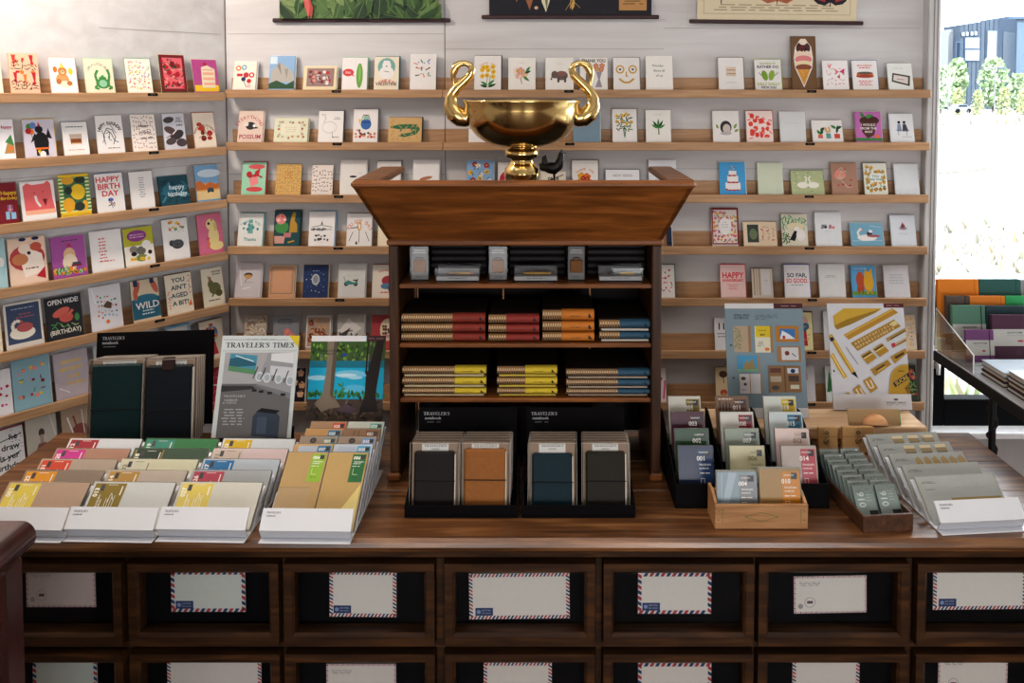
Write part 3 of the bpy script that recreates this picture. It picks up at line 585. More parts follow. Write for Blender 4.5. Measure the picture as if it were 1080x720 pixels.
 (31,61,437,'#c4bcae','#a89c90','clear wrapped card of a mouse in a skirt','e .5 .62 .1 .09 #4a4040;p #8a5a55 .38 .4 .62 .4 .72 .25 .28 .25;r .44 .4 .56 .58 #b0948a;l .03 #6a5a55 .45 .25 .45 .1;l .02 w .8 .95 .95 .5',1),
 (67,98,428,'#b59c84',None,'tan wrapped card of a red deer, beside the mouse card','e .6 .4 .3 .2 #8a4a42;l .05 w .2 .8 .4 .3;l .06 #8a4a42 .5 .5 .4 .8;l .03 w .7 .9 .75 .2',1),
 (204,237,390,'#b5203a','w','crimson card with pale script beside the white booklet','b 34 30 .09 .05 .05 .95 .95 #e08a94,#d85a6c;l .04 w .1 .3 .5 .6 .9 .5')]]
BACKA=[[ (245,273,65,'#e6ddd2','w','cream card of looping orange, red and blue balloons','e .2 .75 .12 .1 o;e .2 .75 .06 .05 #e6ddd2;e .45 .78 .12 .1 #7ab;e .45 .78 .06 .05 #e6ddd2;e .55 .5 .12 .1 r;e .8 .5 .12 .1 #c9303a;e .8 .5 .06 .05 #e6ddd2;r .15 .45 .4 .55 r;e .45 .35 .1 .08 nv;e .7 .28 .1 .08 r;l .02 bk .45 .3 .6 .05;e .7 .1 .1 .07 #e0b4b8'),
 (283,313,59,'#8db0d3','w','sky blue card of a grey rock peak over pines','p #b0aca6 .05 .2 .1 .55 .4 .8 .55 .72 .8 .6 1 .4 1 .2;p #8a8680 .3 .7 .4 .8 .5 .4;p #97938c .6 .6 .75 .6 .7 .3;p dg 0 0 1 0 1 .25 .7 .12 .3 .25 0 .15;r .02 .75 .3 .98 #cfdde8'),
 (319,357,70,'#dccfae','w','wide mauve card of red cherries on cream border','r .1 .1 .92 .9 #957b78;d 35 9 .05 .15 .2 .85 .8 r,dr;h 36 6 .05 .2 .2 .8 .8 w,pk;b 37 8 .05 .15 .2 .85 .75 #6a3a2c,w'),
 (360,389,61,'w','mt','white card of a green pickle with red speech bubble','e .7 .42 .13 .4 #6ba04a;e .7 .5 .05 .28 #86b85e;e .25 .52 .22 .12 #d0404a;tb .25 .52 .06 w DILL;p #d0404a .35 .45 .45 .45 .5 .38'),
 (394,422,60,'#e6dcc9','#2d6f86','cream card of a white polar bear in teal circle','e .5 .68 .36 .28 #79aba4;e .5 .72 .18 .16 w;e .5 .5 .3 .2 w;e .42 .84 .05 .04 w;e .58 .84 .05 .04 w;e .5 .7 .03 .02 bk;l .02 bk .4 .55 .6 .52;a .5 -.1 .46 .1 r SWEET;tb .5 .15 .1 #6a5a50 VALENTINE'),
 (432,461,57,'w',None,'white card of scattered painted insects','b 38 9 .08 .15 .3 .85 .85 br,o,g,bl;d 39 9 .03 .15 .3 .85 .85 br,gd,bl')],
 [ (250,280,117,'#d8c4b8','#e6d6cc','beige pink card lettered EVERYTHING IS POSSUM','a .45 .35 .55 .11 #b0505a EVERYTHING;e .5 .5 .2 .13 #2b2629;e .32 .55 .1 .07 #d8d0ca;p #2b2629 .65 .5 .85 .42 .65 .4;e .65 .5 .06 .05 w;tb .5 .14 .14 #a8485a POSSUM'),
 (288,327,125,'#d5d6c0','#c9c9b0','wide pale green card with a floral wreath border','h 40 30 .035 .06 .08 .94 .92 #b08a70,#a05a50,sg;r .2 .24 .8 .76 #dcd9c4;x .5 .5 .5 .3 3 #c9c4ac'),
 (335,364,117,'w','#5c5450','white card of a line drawn bird','e .45 .45 .3 .2 #c0bec0;e .45 .45 .28 .18 w;l .015 #77777a .2 .6 .3 .75 .2 .85;l .015 #77777a .55 .3 .6 .1;x .75 .75 .3 .1 2 #8a8a8c;x .7 .12 .3 .08 1 #8a8a8c;x .2 .87 .25 .05 1 #8a8a8c'),
 (372,400,115,'w','#8a8286','white card of a blue teapot among shells','e .52 .52 .22 .17 bl;r .35 .55 .7 .62 #2d5390;e .52 .72 .12 .06 mt;r .4 .78 .62 .82 r;l .03 #7a8a9a .32 .6 .4 .8 .62 .8 .7 .6;p y .2 .68 .3 .68 .26 .5;d 41 16 .06 .08 .1 .92 .35 #c98a70,#d8a890,r,br'),
 (409,446,124,'#c9a773','#3b2c20','kraft card of a green crocodile','p #2f6b45 .05 .62 .35 .7 .6 .72 .85 .7 .95 .5 .85 .28 .5 .16 .3 .2 .4 .3 .7 .36 .8 .48 .6 .52 .3 .5;p #2f6b45 .05 .6 .3 .58 .3 .5 .08 .55;b 42 26 .05 .05 .05 .95 .95 #b8925c;l .04 #2f6b45 .4 .5 .35 .4;l .04 #2f6b45 .7 .5 .72 .4')],
 [ (254,283,171,'#9ccbb0','r','mint card of a red lobster and pink envelope','e .6 .85 .35 .08 #d05a5c;p r .55 .7 .75 .8 .7 .55 .5 .5;e .3 .6 .12 .1 r;l .08 r .3 .5 .6 .6;p pk .3 .45 .65 .55 .7 .3 .4 .2;e .55 .12 .35 .08 #c94a50;l .06 r .6 .6 .85 .5'),
 (290,320,173,'#cda868',None,'gold card covered in fine dark dots','d 43 110 .022 .02 .02 .98 .98 #9a7440,#8a6434;x .5 .62 .4 .3 3 #c58440'),
 (328,353,174,'#e2d8d2',None,'white card of brown bean shaped spots','b 44 44 .055 .03 .03 .97 .97 #4a2c2a,#5c3430'),
 (358,388,169,'#e2dfdc','w','white card of one small black hat','e .5 .5 .14 .03 bk;x .75 .6 .15 .06 1 lg'),
 (397,424,170,'w','gy','blank white card behind the hutch crown','l .004 lg .1 .1 .9 .1'),
 (435,464,169,'#e9e7e6','w','white card of three rust coloured biscuits','e .5 .45 .25 .05 #b57a5c 12;e .58 .34 .05 .02 #b57a5c;e .72 .36 .05 .02 #b57a5c;x .5 .18 .6 .05 1 lg')],
 [ (250,280,225,'#dcdedb','#6fa8ac','white wrapped card of a teal robot','a .5 .35 .5 .08 #4f8f92 THANK YOU;r .4 .35 .6 .65 #6aa5a3;r .42 .68 .58 .8 #6aa5a3;d 45 6 .07 .15 .45 .85 .7 #4f8f92;tb .5 .16 .1 #4f8f92 Thanks;l .02 w .12 .95 .2 .3',1),
 (288,319,222,'#1f4a50','#2f2c28','dark teal card of a gold apron, plants and baskets','p gd .58 .35 .9 .35 .88 .6 .78 .7 .82 .9 .68 .9 .62 .7;e .75 .9 .05 .06 gd;e .3 .5 .26 .18 g;e .25 .75 .2 .16 #d98a8a;d 46 7 .06 .1 .68 .42 .86 pk,o,lp;p #c99a90 .05 .02 .4 .02 .44 .24 .02 .24;p #b57a78 .4 .2 .65 .2 .68 .34 .38 .34;l .06 gd .55 .05 .8 .1'),
 (325,355,223,'w','#8fb8d8','white card of a line drawn canopy with animals','l .02 #4a4a4c .1 .52 .5 .58 .9 .52;l .02 #4a4a4c .1 .45 .9 .45;d 47 9 .05 .1 .43 .9 .47 #77777a;p #4a4a4c .46 .6 .54 .6 .5 .72;d 48 9 .05 .2 .1 .8 .3 #4a4a4c,#88888a'),
 (365,394,225,'w','#8a8684','white card of orange lettering YOU GOT THIS','a .5 .35 .48 .11 #d0785a YOU GOT THIS;e .5 .58 .09 .14 #d9a84c;e .5 .58 .05 .09 w;l .03 bk .15 .52 .45 .55;l .02 bk .5 .45 .5 .05;l .02 bk .1 .1 .25 .4;l .02 bk .9 .1 .75 .4;p bk .35 0 .4 .12 .45 0'),
 (398,425,228,'cr',None,'cream card half hidden by the hutch crown','e .3 .5 .1 .1 #b57a5c')],
 [ (247,278,277,'#cdc6cb','w','pale lilac wrapped card of a small bumblebee','e .5 .62 .17 .08 #3a2e2a;e .5 .6 .15 .04 #c99a58;e .5 .55 .1 .05 #c99a58;l .02 bk .45 .5 .4 .42;x .5 .4 .5 .04 1 #9a9496;l .03 w .15 .9 .25 .3;l .04 w .3 .2 .6 .25',1),
 (283,313,280,'#d09f7d','#e2d6c8','peach card with a thin patterned border','f .06 .06 #8a7a68;f .09 .02 #d8b08c'),
 (319,348,279,'#263a66','#d8cdb4','navy card with a cream oval emblem','e .5 .52 .16 .18 #c9ccc0;e .5 .52 .12 .14 #8a94a0;d 49 22 .02 .05 .05 .95 .95 #6a7cae,w;x .5 .8 .3 .07 1 #8a98c0'),
 (356,387,278,'#d6d6d4','#e6e6e4','white wrapped card of a teal scooter','e .3 .36 .08 .07 #3a4a4c;e .65 .36 .08 .07 #3a4a4c;p #4f8a88 .25 .4 .35 .48 .6 .4 .75 .55 .7 .36 .3 .33;r .55 .46 .72 .5 br;l .02 #4f8a88 .28 .4 .2 .6;x .55 .62 .5 .03 1 lg',1),
 (392,424,279,'#e2d8cc','#8a5a50','cream card of a red and blue bird','a .5 .35 .5 .07 #c05050 THINKING;e .55 .48 .22 .16 #a03844;e .5 .3 .2 .1 #5a7a9a;p nv .55 .3 .7 .12 .6 .1;x .5 .1 .5 .08 1 r')],
 [ (256,284,332,'#b8a898',None,'crinkled plastic wrapped brown card by the corner','b 50 30 .1 .05 .05 .95 .95 w,#8a6f5c,#d8ccbc;d 51 18 .08 .05 .05 .95 .95 #8f7866,#cabba8',1),
 (287,316,332,'#8d8f97','#c5c5c8','grey wrapped card of pink and maroon roses','h 52 3 .14 .45 .3 .8 .6 pk;h 53 3 .1 .05 .15 .4 .35 dr;x .5 .8 .7 .2 3 #5a5c64;b 54 9 .06 .05 .1 .9 .4 dg',1),
 (322,351,333,'#b9a08c','w','white edged card of dusky red blossoms','f 0 .05 w;h 55 14 .12 .15 .1 .85 .9 #9a4a48,#c9a090,#7a3038;b 56 10 .08 .1 .1 .9 .9 dg,#5a5a3a'),
 (355,386,332,'#c6c2bc','w','silvery plastic wrapped card with dark leaves','p w .05 .5 .4 .9 .9 .6 .6 .4;b 57 14 .12 .05 .1 .95 .6 #5a5450,w,#9a8f84;p #4a4038 .1 .4 .5 .62 .3 .3',1),
 (391,424,332,'#b0474c','#c9b8a8','brick red card with a cream oval','e .55 .55 .26 .35 #e2d3b8;d 58 10 .05 .35 .4 .75 .7 #6a4a40;r .4 .3 .7 .4 #c99')],
 [ (252,282,388,'w',None,'white card behind the standing booklet','x .5 .5 .5 .3 3 gy'),
 (288,324,388,'#201c22','w','black card of peach blossoms','h 59 9 .11 .3 .1 .95 .9 #d8a890,#e2b8a4;b 60 8 .08 .3 .1 .95 .9 #6a5a4a')]]
BACKB=[[ (500,529,59,'w','#6f5c50','white card of yellow daisies','a .5 .45 .42 .06 #d9a878 THANK YOU;h 61 9 .09 .2 .3 .8 .75 y;l .02 g .5 .4 .45 .05;l .02 g .6 .4 .55 .05;v .5 .1 .3 .1 150 g;v .5 .1 .35 .1 40 g;v .5 .05 .35 .1 20 dg;v .5 .05 .3 .1 165 dg'),
 (536,565,61,'#e9e6e1',None,'white card of pale pink roses','x .5 .82 .2 .03 1 lg;h 62 5 .15 .3 .4 .65 .65 #e2bdb2,#d8a8a0,#efd8cc;v .6 .5 .25 .1 20 dg;v .55 .4 .3 .1 -40 g;v .65 .55 .25 .1 50 g;l .02 dr .45 .35 .5 .15'),
 (575,605,61,'#e9e6e1',None,'white card of a brown elephant','x .5 .8 .2 .03 1 lg;e .58 .42 .22 .15 #6a5a54;e .33 .45 .12 .12 #6a5a54;r .42 .2 .5 .35 #5c4c48;r .66 .2 .74 .4 #5c4c48;l .06 #6a5a54 .26 .45 .2 .28;r .45 .42 .72 .55 #8a5c56;l .02 #e2dcd2 .28 .32 .2 .36'),
 (611,641,61,'#e9e6e2',None,'white card of grey vases with THANK YOU lettering','tb .5 .9 .1 bk THANK YOU;e .3 .7 .14 .1 bk;p #9a95a0 .55 .05 .8 .05 .72 .3 .8 .55 .58 .55 .66 .3;h 63 4 .1 .55 .6 .85 .8 #d08a78,#c9a080;p #77707c .2 .1 .4 .1 .35 .5 .22 .5'),
 (646,675,61,'w','#8a8078','white card of a smiling face of gold rings','e .26 .62 .17 .14 #c9a45c;e .26 .62 .11 .09 w;e .26 .62 .05 .04 #6a6a6c;e .74 .62 .17 .14 #c9a45c;e .74 .62 .11 .09 w;e .74 .62 .05 .04 #6a6a6c;l .05 #c9a45c .5 .55 .48 .4 .56 .4;l .08 #c9a45c .22 .32 .4 .2 .6 .2 .78 .32'),
 (680,710,59,'#ece9e4',None,'white card with three lines of grey script','tb .45 .7 .07 #9a9a98 Wonder;tb .5 .55 .07 #9a9a98 flows all;tb .5 .4 .07 #9a9a98 of us'),
 (756,785,61,'w','#7a6a60','white card of a stack of cream macarons','r .3 .5 .7 .58 #dccab8;r .32 .58 .68 .62 #b99f8a;r .3 .4 .7 .47 #d8c6b4;r .3 .62 .7 .7 #dccab8;r .32 .47 .68 .5 #a88f7a;x .5 .2 .5 .06 2 lg'),
 (794,825,63,'w','#9cc04a','white card of two dancing green pickles','tb .5 .86 .06 #9cb04a NOTHING I\'D;tb .5 .75 .09 bk RATHER DO;e .37 .45 .11 .18 #7da23a 15;e .63 .46 .11 .18 #8cb044 -15;l .02 bk .25 .45 .15 .55;l .02 bk .75 .45 .88 .55;tb .5 .16 .09 #9cb04a DILLY DALLY;tb .5 .05 .07 bk WITH YOU'),
 (832,861,39,'#76573a','#5c432c','tall kraft board of a layered ice cream cone','p w .5 .02 .14 .4 .1 .6 .16 .8 .4 .96 .6 .96 .84 .8 .9 .6 .86 .4;e .5 .78 .3 .13 #5a3430;e .5 .9 .16 .06 #ead9cb;e .5 .64 .37 .1 #e9d3c0;e .5 .56 .36 .08 #d9888a;e .5 .48 .36 .06 #e9d8b0;e .5 .41 .34 .06 #8a4f3c;p #d9a04c .22 .37 .78 .37 .5 .06;l .02 #b07a34 .3 .36 .55 .14;l .02 #b07a34 .5 .36 .62 .2;l .02 #b07a34 .7 .36 .45 .14;d 64 9 .05 .35 .72 .65 .86 #2c1a1c,#7a2c34'),
 (865,896,64,'#eeeaea',None,'white card of pink bows and butterflies','b 65 22 .05 .1 .1 .9 .9 pk,#e0a0b0,hp;p hp .65 .6 .85 .72 .85 .52;p pk .65 .6 .5 .7 .5 .5;p r .55 .42 .66 .48 .66 .36;p pk .2 .8 .35 .85 .3 .7'),
 (896,927,64,'#e9e6e6','#4a5fb0','white card of an orange sandwich with red print','x .5 .78 .7 .16 2 #cf4a48;e .5 .5 .34 .1 #d8713c;e .5 .44 .36 .06 #a8462c;e .5 .55 .32 .05 #6a5a50;x .5 .2 .6 .2 3 #d04a44'),
 (933,964,67,'#e2e6e2',None,'pale card of a dark photograph of an envelope','x .45 .8 .5 .06 1 lg;p #4f4238 .14 .28 .85 .1 .9 .5 .2 .62;p #d8d2cc .2 .33 .78 .18 .82 .45 .25 .55;l .03 #b57a80 .35 .38 .65 .35')],
 [ (494,524,136,'w',None,'white card behind the foot of the brass bowl','x .5 .5 .5 .2 2 lg'),
 (604,633,119,'#7f97a8','#dcdcda','plain steel blue card behind the swan handle','l .004 #70889a .1 .1 .9 .1'),
 (645,672,115,'w','#8a8078','white card of a wildflower bouquet','b 66 30 .08 .2 .3 .8 .85 dg,g,#5c6a3a;h 67 8 .07 .15 .45 .85 .9 y,#c9a04a,w;l .03 dg .45 .4 .5 .1;l .03 g .55 .4 .5 .1'),
 (680,708,116,'#eae8e4',None,'white card of a green agave','x .5 .85 .4 .03 1 lg;v .5 .4 .4 .1 90 g;v .5 .4 .38 .1 60 dg;v .5 .4 .38 .1 125 dg;v .5 .4 .32 .1 30 g;v .5 .4 .32 .1 150 g;l .05 #7a8a5c .5 .42 .52 .2'),
 (750,780,117,'w','#c5c2c0','white card of a dark haired girl with green sprigs','e .5 .45 .22 .22 #3a3638;e .53 .4 .15 .16 #c9c0bc;e .5 .25 .22 .06 #b8b4b4;v .2 .4 .2 .1 110 #8aa05c;v .8 .4 .25 .1 60 #8aa05c;v .82 .3 .2 .1 30 #8aa05c'),
 (785,816,117,'#ecd9d4','r','white card covered in red shrimp','d 68 14 .1 .08 .06 .92 .94 #dd5048,#d8433a;b 69 26 .07 .05 .05 .95 .95 #dd5048,w'),
 (820,850,118,'#d6d8da','w','blank pale grey card on the back wall','x .55 .6 .4 .03 1 #b0b2b4'),
 (854,890,127,'w','#a8a4a0','wide white card of three potted plants','r .18 .12 .34 .3 o;r .2 .14 .32 .2 #a06ab0;r .45 .12 .6 .36 #5f9a94;r .72 .12 .9 .34 #c9503c;v .26 .3 .2 .1 60 dg;v .26 .3 .2 .1 120 g;v .26 .5 .2 .1 30 dg;d 70 6 .05 .4 .4 .65 .65 #d8b890;v .8 .35 .3 .08 80 dg;v .8 .6 .22 .1 150 g;v .8 .6 .2 .1 20 dg'),
 (899,931,118,'#c072b4','#e2dcd8','purple card of a white lettered acorn','e .55 .7 .38 .16 #4a2a22;p #5c342a .2 .65 .85 .65 .7 .2 .45 .08 .25 .3;v .4 .8 .35 .15 20 g;v .35 .8 .25 .15 120 g;tb .5 .55 .08 w I WOULD;tb .5 .43 .08 w FROM THE;tb .5 .31 .07 w MOST;r 0 0 1 .1 g;e .8 .15 .08 .07 o'),
 (935,965,120,'#dfe1e4','#b0b2b6','pale card of a seated couple in ink','e .4 .68 .06 .05 bk;e .62 .68 .06 .05 bk;p #8a96b0 .3 .35 .5 .35 .46 .62 .34 .62;p #4a4a54 .52 .35 .78 .35 .68 .62 .56 .62;l .02 #6a7080 .25 .4 .8 .38;l .02 #6a7080 .35 .36 .35 .2;l .02 #6a7080 .7 .36 .7 .2;x .7 .15 .4 .06 1 #aab')],
 [ (492,521,169,'#8db2d8','w','light blue card of lemons and red blooms','h 71 12 .1 .08 .08 .92 .92 w,y,r;b 72 12 .07 .1 .1 .9 .9 #4a6a9a,bl'),
 (525,556,171,'#e6e2e0',None,'white card with a crimson ring behind the bowl foot','e .45 .42 .4 .34 #c02c48;e .45 .42 .22 .19 #e6e2e0;e .45 .42 .16 .14 #c02c48'),
 (570,597,181,'#e6dfd0',None,'cream card of brush script behind the black rooster','tb .5 .7 .2 bk cake;l .03 bk .1 .5 .9 .85'),
 (603,631,169,'#e9e6e4','#7a6a60','white card of orange poppies','a .5 .4 .42 .07 #d98a5c THANK YOU;h 73 4 .15 .25 .25 .75 .6 o,#e8a83c;h 74 4 .09 .2 .1 .8 .5 y,r;b 75 6 .05 .2 .1 .8 .3 #8aa05c'),
 (638,675,179,'#e6e6e8','#5c5c60','wide white card with a small grey print','t .5 .75 .11 #8a8a90 NEW SERIES;x .5 .3 .6 .1 1 #b0b0b4;e .5 .3 .3 .2 #a8a8ac;e .5 .27 .28 .18 #e6e6e8'),
 (683,713,169,'#dfe1e6','w','pale blue white card of faint script above the peach hill','x .5 .6 .7 .5 5 #b8bcc8'),
 (757,787,171,'#4a9fd4','#e6e2de','bright blue card of a tiered white cake','r .22 .08 .8 .34 w;r .3 .34 .72 .56 w;r .36 .56 .66 .72 w;d 76 14 .03 .22 .08 .8 .14 r;d 77 12 .03 .3 .33 .72 .37 r;d 78 9 .03 .36 .55 .66 .58 r;b 79 8 .03 .4 .74 .62 .9 y,w,r'),
 (797,826,172,'#ccd4c0','#e4e4de','plain pale sage green card','l .004 #c0c9b4 .1 .1 .9 .1'),
 (832,870,180,'#b3bd95','#8a8f70','wide sage card of two white swans','b 80 36 .035 .03 .05 .97 .95 #7a8a58,#c9b87a,#d8d8b8;e .35 .35 .17 .14 #e8e6dc;e .68 .35 .17 .14 #e8e6dc;l .05 #e8e6dc .42 .4 .48 .65 .42 .75;l .05 #e8e6dc .6 .4 .54 .65 .6 .75'),
 (874,905,172,'#ab8674','#bfa08c','dusty brown card of red cherries and a swan','d 81 8 .05 .15 .15 .85 .85 r,#c04a4c;e .35 .6 .22 .16 #c9aa98;l .025 #d8c0b0 .4 .4 .6 .2 .8 .2;l .025 #d8c0b0 .2 .7 .4 .85 .6 .7;h 82 3 .09 .15 .5 .5 .8 pk'),
 (908,937,172,'#dfe0d6','#55504a','white card ringed with ochre pears and green leaves','h 83 22 .08 .05 .04 .95 .96 #c08a3c,#d8a04c;b 84 26 .06 .05 .04 .95 .96 g,dg;r .26 .36 .74 .66 #e6e6de;tb .5 .56 .08 #4a8a94 YOU;tb .5 .45 .07 #4a8a94 ARE FINE'),
 (940,970,173,'#d4d8dc','w','blank white card at the pier end of the ledge','l .004 lg .1 .1 .9 .1')],
 [ (702,709,239,'#22304c','w','navy card sliver beside the hutch crown','r 0 0 1 .12 bk'),
 (749,779,220,'#e6dcd6','#8f1c2c','crimson edged card with a wildflower border','h 85 46 .05 .04 .04 .96 .96 pk,hp,y,sg;b 86 40 .05 .04 .04 .96 .96 g,#b0486a,sg,o;e .5 .5 .25 .24 w;x .5 .55 .3 .2 3 lg;f 0 .04 #8f1c2c'),
 (782,820,234,'#e0cdb4','#b59c84','wide tan card of a dark green vase panel','r .12 .08 .46 .88 #3a4440;e .3 .45 .12 .25 #6a7a5c;b 87 14 .05 .52 .15 .94 .85 #b59070,r,#c9a488'),
 (822,852,226,'#d8d3c2','#e6e2d8','leaf green card of a black and white pelican','b 88 40 .08 .03 .5 .97 .97 g,mt,#6a9a5c;e .55 .6 .36 .12 #ded3b4;p bk .3 .15 .5 .45 .65 .42 .5 .1;e .75 .3 .18 .2 w;e .6 .52 .1 .07 w;b 89 16 .07 .03 .03 .3 .4 dg,g'),
 (857,888,224,'#dde1e5','w','white wrapped card of four tiny figures','r .25 .5 .45 .62 #9aa;d 90 4 .05 .25 .5 .46 .62 bk,gy;d 91 4 .05 .56 .5 .76 .62 #b07a84,pk;x .5 .4 .4 .03 1 lg',1),
 (894,933,235,'#7fb0c8','w','wide blue card of a swan ferrying a cat','e .5 .3 .3 .15 w;l .06 w .27 .3 .22 .55 .3 .68;e .32 .7 .05 .05 w;p o .35 .7 .42 .66 .35 .64;e .58 .48 .08 .12 #3a3a40;e .62 .6 .06 .07 w;e .7 .38 .2 .06 #b0606a;l .01 w .05 .15 .95 .18;l .01 w .6 .85 .95 .8'),
 (936,967,227,'#d6dbe3','#c0c9d4','pale blue card of a small red hatted cat','e .5 .55 .16 .06 #8a94a8;e .5 .62 .09 .07 #7a4a44;p r .45 .68 .55 .68 .5 .76;r .38 .5 .62 .54 #b5848a;x .5 .36 .45 .06 2 #b4bac4')],
 [ (690,712,279,'#e9e4e2','#2f6f5c','white card of red doodles beside the hutch','d 92 12 .05 .1 .1 .9 .9 r,#5c4a4a,pk;b 93 10 .08 .1 .1 .9 .9 #d0505a,#5c4a4a'),
 (758,787,279,'#e8c9c5','#e04a5c','pink card with big red HAPPY lettering','tb .5 .66 .19 #d8263c HAPPY;tb .5 .49 .09 #d8263c ANNIVERSARY;x .5 .28 .5 .2 4 #e07a7c'),
 (791,816,283,'#d9d2cb','#6f5f54','white card of vertical gold stripes','r .08 0 .14 1 #b89a6c;r .22 0 .26 1 #c9b088;r .34 0 .4 1 #b8a07c;r .45 .02 .95 .98 #e2e2e4;l .02 #c9b088 .92 0 .9 1;x .7 .55 .2 .03 1 gy'),
 (825,855,279,'#e6e6ea','#6a66b8','white card lettered SO FAR SO GOOD','tb .5 .66 .13 #2f3f48 SO FAR,;tb .5 .48 .14 #e0505c SO GOOD.;x .5 .34 .6 .04 1 #4a5560'),
 (861,892,279,'#d8dadb','w','white wrapped card with two grey lines','x .45 .62 .5 .1 2 #9a9c9e;l .03 w .95 .9 .97 .1',1),
 (895,925,280,'#5fa6d8','#c9c9c4','sky blue card of an orange and a yellow cat dancing','p #c05a34 .2 .12 .3 .8 .35 .6 .45 .8 .52 .2 .4 .1;e .36 .52 .17 .28 #c05a34;e .7 .45 .2 .35 #e6b434;p #e6b434 .52 .7 .6 .9 .7 .75 .85 .92 .88 .6;r 0 0 1 .14 #6a9a4c;r .25 .05 .32 .25 #a84c2c;r .42 .05 .48 .25 #a84c2c;r .6 .05 .68 .2 #d0a02c;r .78 .05 .84 .2 #d0a02c;x .4 .9 .6 .06 1 w'),
 (929,960,280,'#dcdde2','w','pale card with four lines of faint script','x .5 .55 .6 .36 4 #bcc0ca')],
 [ (752,779,335,'#e4e4e8',None,'white card of dark red numerals beside the steel blue booklet','tb .3 .72 .22 #4a1c22 11;x .3 .42 .5 .2 2 #8a8a90;e .6 .2 .06 .05 o'),
 (832,858,329,'#e2d9a8','#5c4636','yellow card of a toucan in brown frame','e .55 .75 .25 .12 #d8a8a0;e .5 .55 .2 .15 #2f4a5c;p r .45 .35 .7 .5 .75 .05 .5 .05;e .7 .6 .15 .1 #3a6a8a;b 94 10 .08 .3 .1 .9 .9 #c9b05c,o'),
 (866,890,328,'#d6d8dc',None,'white card sliver behind the tilted white booklet','x .5 .5 .5 .2 2 lg'),
 (938,967,332,'#d8c4a8','#d6cfc6','tan card sprinkled with blue and ochre sprigs','b 95 34 .06 .05 .05 .95 .95 #8a9ab8,#c9903c,#b08a70;d 96 20 .035 .05 .05 .95 .95 #7a8ab0,#d8a04c')],
 [ (682,703,388,'#e6d4d6',None,'pink edged white card against the hutch side','l .08 hp .85 0 .95 .6;d 97 6 .1 .2 .2 .8 .8 bk,hp'),
 (753,783,387,'#dcc8a4','#c9b48c','kraft card of a brown seed head and red mushroom','e .3 .78 .16 .11 #5c4034;l .03 #5c4034 .3 .7 .32 .5;e .3 .2 .14 .1 #b5543c;r .25 .06 .35 .18 #c99a70'),
 (838,860,386,'#e0e0e6','w','white card of a pink heart','p #d86a9a .3 .3 .02 .62 .1 .8 .25 .82 .35 .72 .48 .82 .6 .78 .62 .6;x .32 .62 .4 .2 2 #a03c6c'),
 (868,892,386,'#dde6e4',None,'pale card of green fir sprigs','p #3a7a4c .05 .2 .2 .9 .4 .25;p #4c8a5c .3 .1 .5 .75 .65 .1;b 98 8 .08 .1 .1 .6 .9 g'),
 (942,968,385,'#2f3a30','#8a8f7c','dark card of tropical leaves by the window pier','b 99 40 .12 .05 .05 .95 .95 g,#7a9a5c,#c9503c,y,mt;h 100 4 .12 .5 .5 .95 .95 #c0605c')]]
cards(LEFT,True,'on angled wall'); cards(BACKA,False,'near the corner'); cards(BACKB,False,'towards the window')
# ================================================================== HANGING SCROLL POSTERS
def scroll(x0,x1,bx0,bx1,yb,bg,label,fn,tilt=0):
    a=at(x0,yb,WY-.012); b=at(x1,yb,WY-.012); w=b.x-a.x; h=.72
    t=thing('hanging_scroll',label,'poster',(a.x,WY-.014,a.z),0); t.rotation_euler=(0,tilt,0)
    m=MB(); m.box(0,w,0,.0012,0,h,bg); P=Paint(m,Matrix.Identity(4),w,h); fn(P); m.build('print_sheet','print',t)
    l=at(bx0,yb,WY-.012).x-a.x; r=at(bx1,yb,WY-.012).x-a.x
    for nm,z in (('bottom_rail',0),('top_rail',h)):
        m=MB(); m.cbox(l,r,-.008,.006,z-.014,z+.002,'#3a1c20',0,.003); m.build(nm,'paint',t)
    m=MB(); m.tube([(w*.2,0,h),(w*.5,0,h+.11),(w*.8,0,h)],.0012,5,'#3a2c28'); m.build('cord','paint',t)
def jungle(P):
    rnd=random.Random(5)
    P.q=lambda u,v:(min(1,max(0,u)),min(1,max(0,v)))
    for i in range(420):
        x=rnd.uniform(-.05,1.0); y=rnd.uniform(0,.95); 
        l=rnd.uniform(.07,.24); dg=rnd.uniform(20,160); 
        y=y if i%3==0 else rnd.uniform(-.12,.16)
        P.leaf(x,y,l,l*rnd.uniform(.22,.5),dg,rnd.choice(['#3f5c35','#587545','#2f4530','#6b8452','#47643c','#7d9160','#33502f'])); 
        P.line([(x,y),(x+l*.95*math.cos(math.radians(dg)),y+l*.95*math.sin(math.radians(dg))*P.w/P.h)],.004,'#6f8a58'); P.n-=1
    P.run('v .2 0 .2 .05 105 #b04a48;v .18 0 .25 .03 95 #c86a64;e .9 .155 .05 .02 #d0703c;e .55 .5 .08 .05 #d0703c;e .3 .7 .08 .05 #b04a48')
scroll(297,466,288,475,20,'#d8cfc0','hanging botanical scroll of dense green jungle leaves',jungle)
def dark(P): P.run('v .25 .03 .2 .04 92 #a06848;v .35 .02 .22 .05 92 #d8d2bc;v .355 .03 .18 .015 92 #6a7a4c;e .29 .045 .012 .01 #cfae9c;l .006 #b09060 .5 .04 .51 .2;l .004 #b09060 .47 .03 .51 .09 .56 .045;v .51 .03 .08 .02 80 #c9a45c;l .005 #b09060 .17 .08 .17 .2;r .8 .03 .97 .16 #bd905a;x .885 .1 .13 .08 5 #7a5a3a;e .3 .5 .12 .08 #b5543c;e .6 .6 .15 .1 #d8b8a0;v .6 .3 .3 .08 80 g')
scroll(516,687,508,695,16.5,'#1d1d26','hanging scroll of seed pods on a black ground',dark)
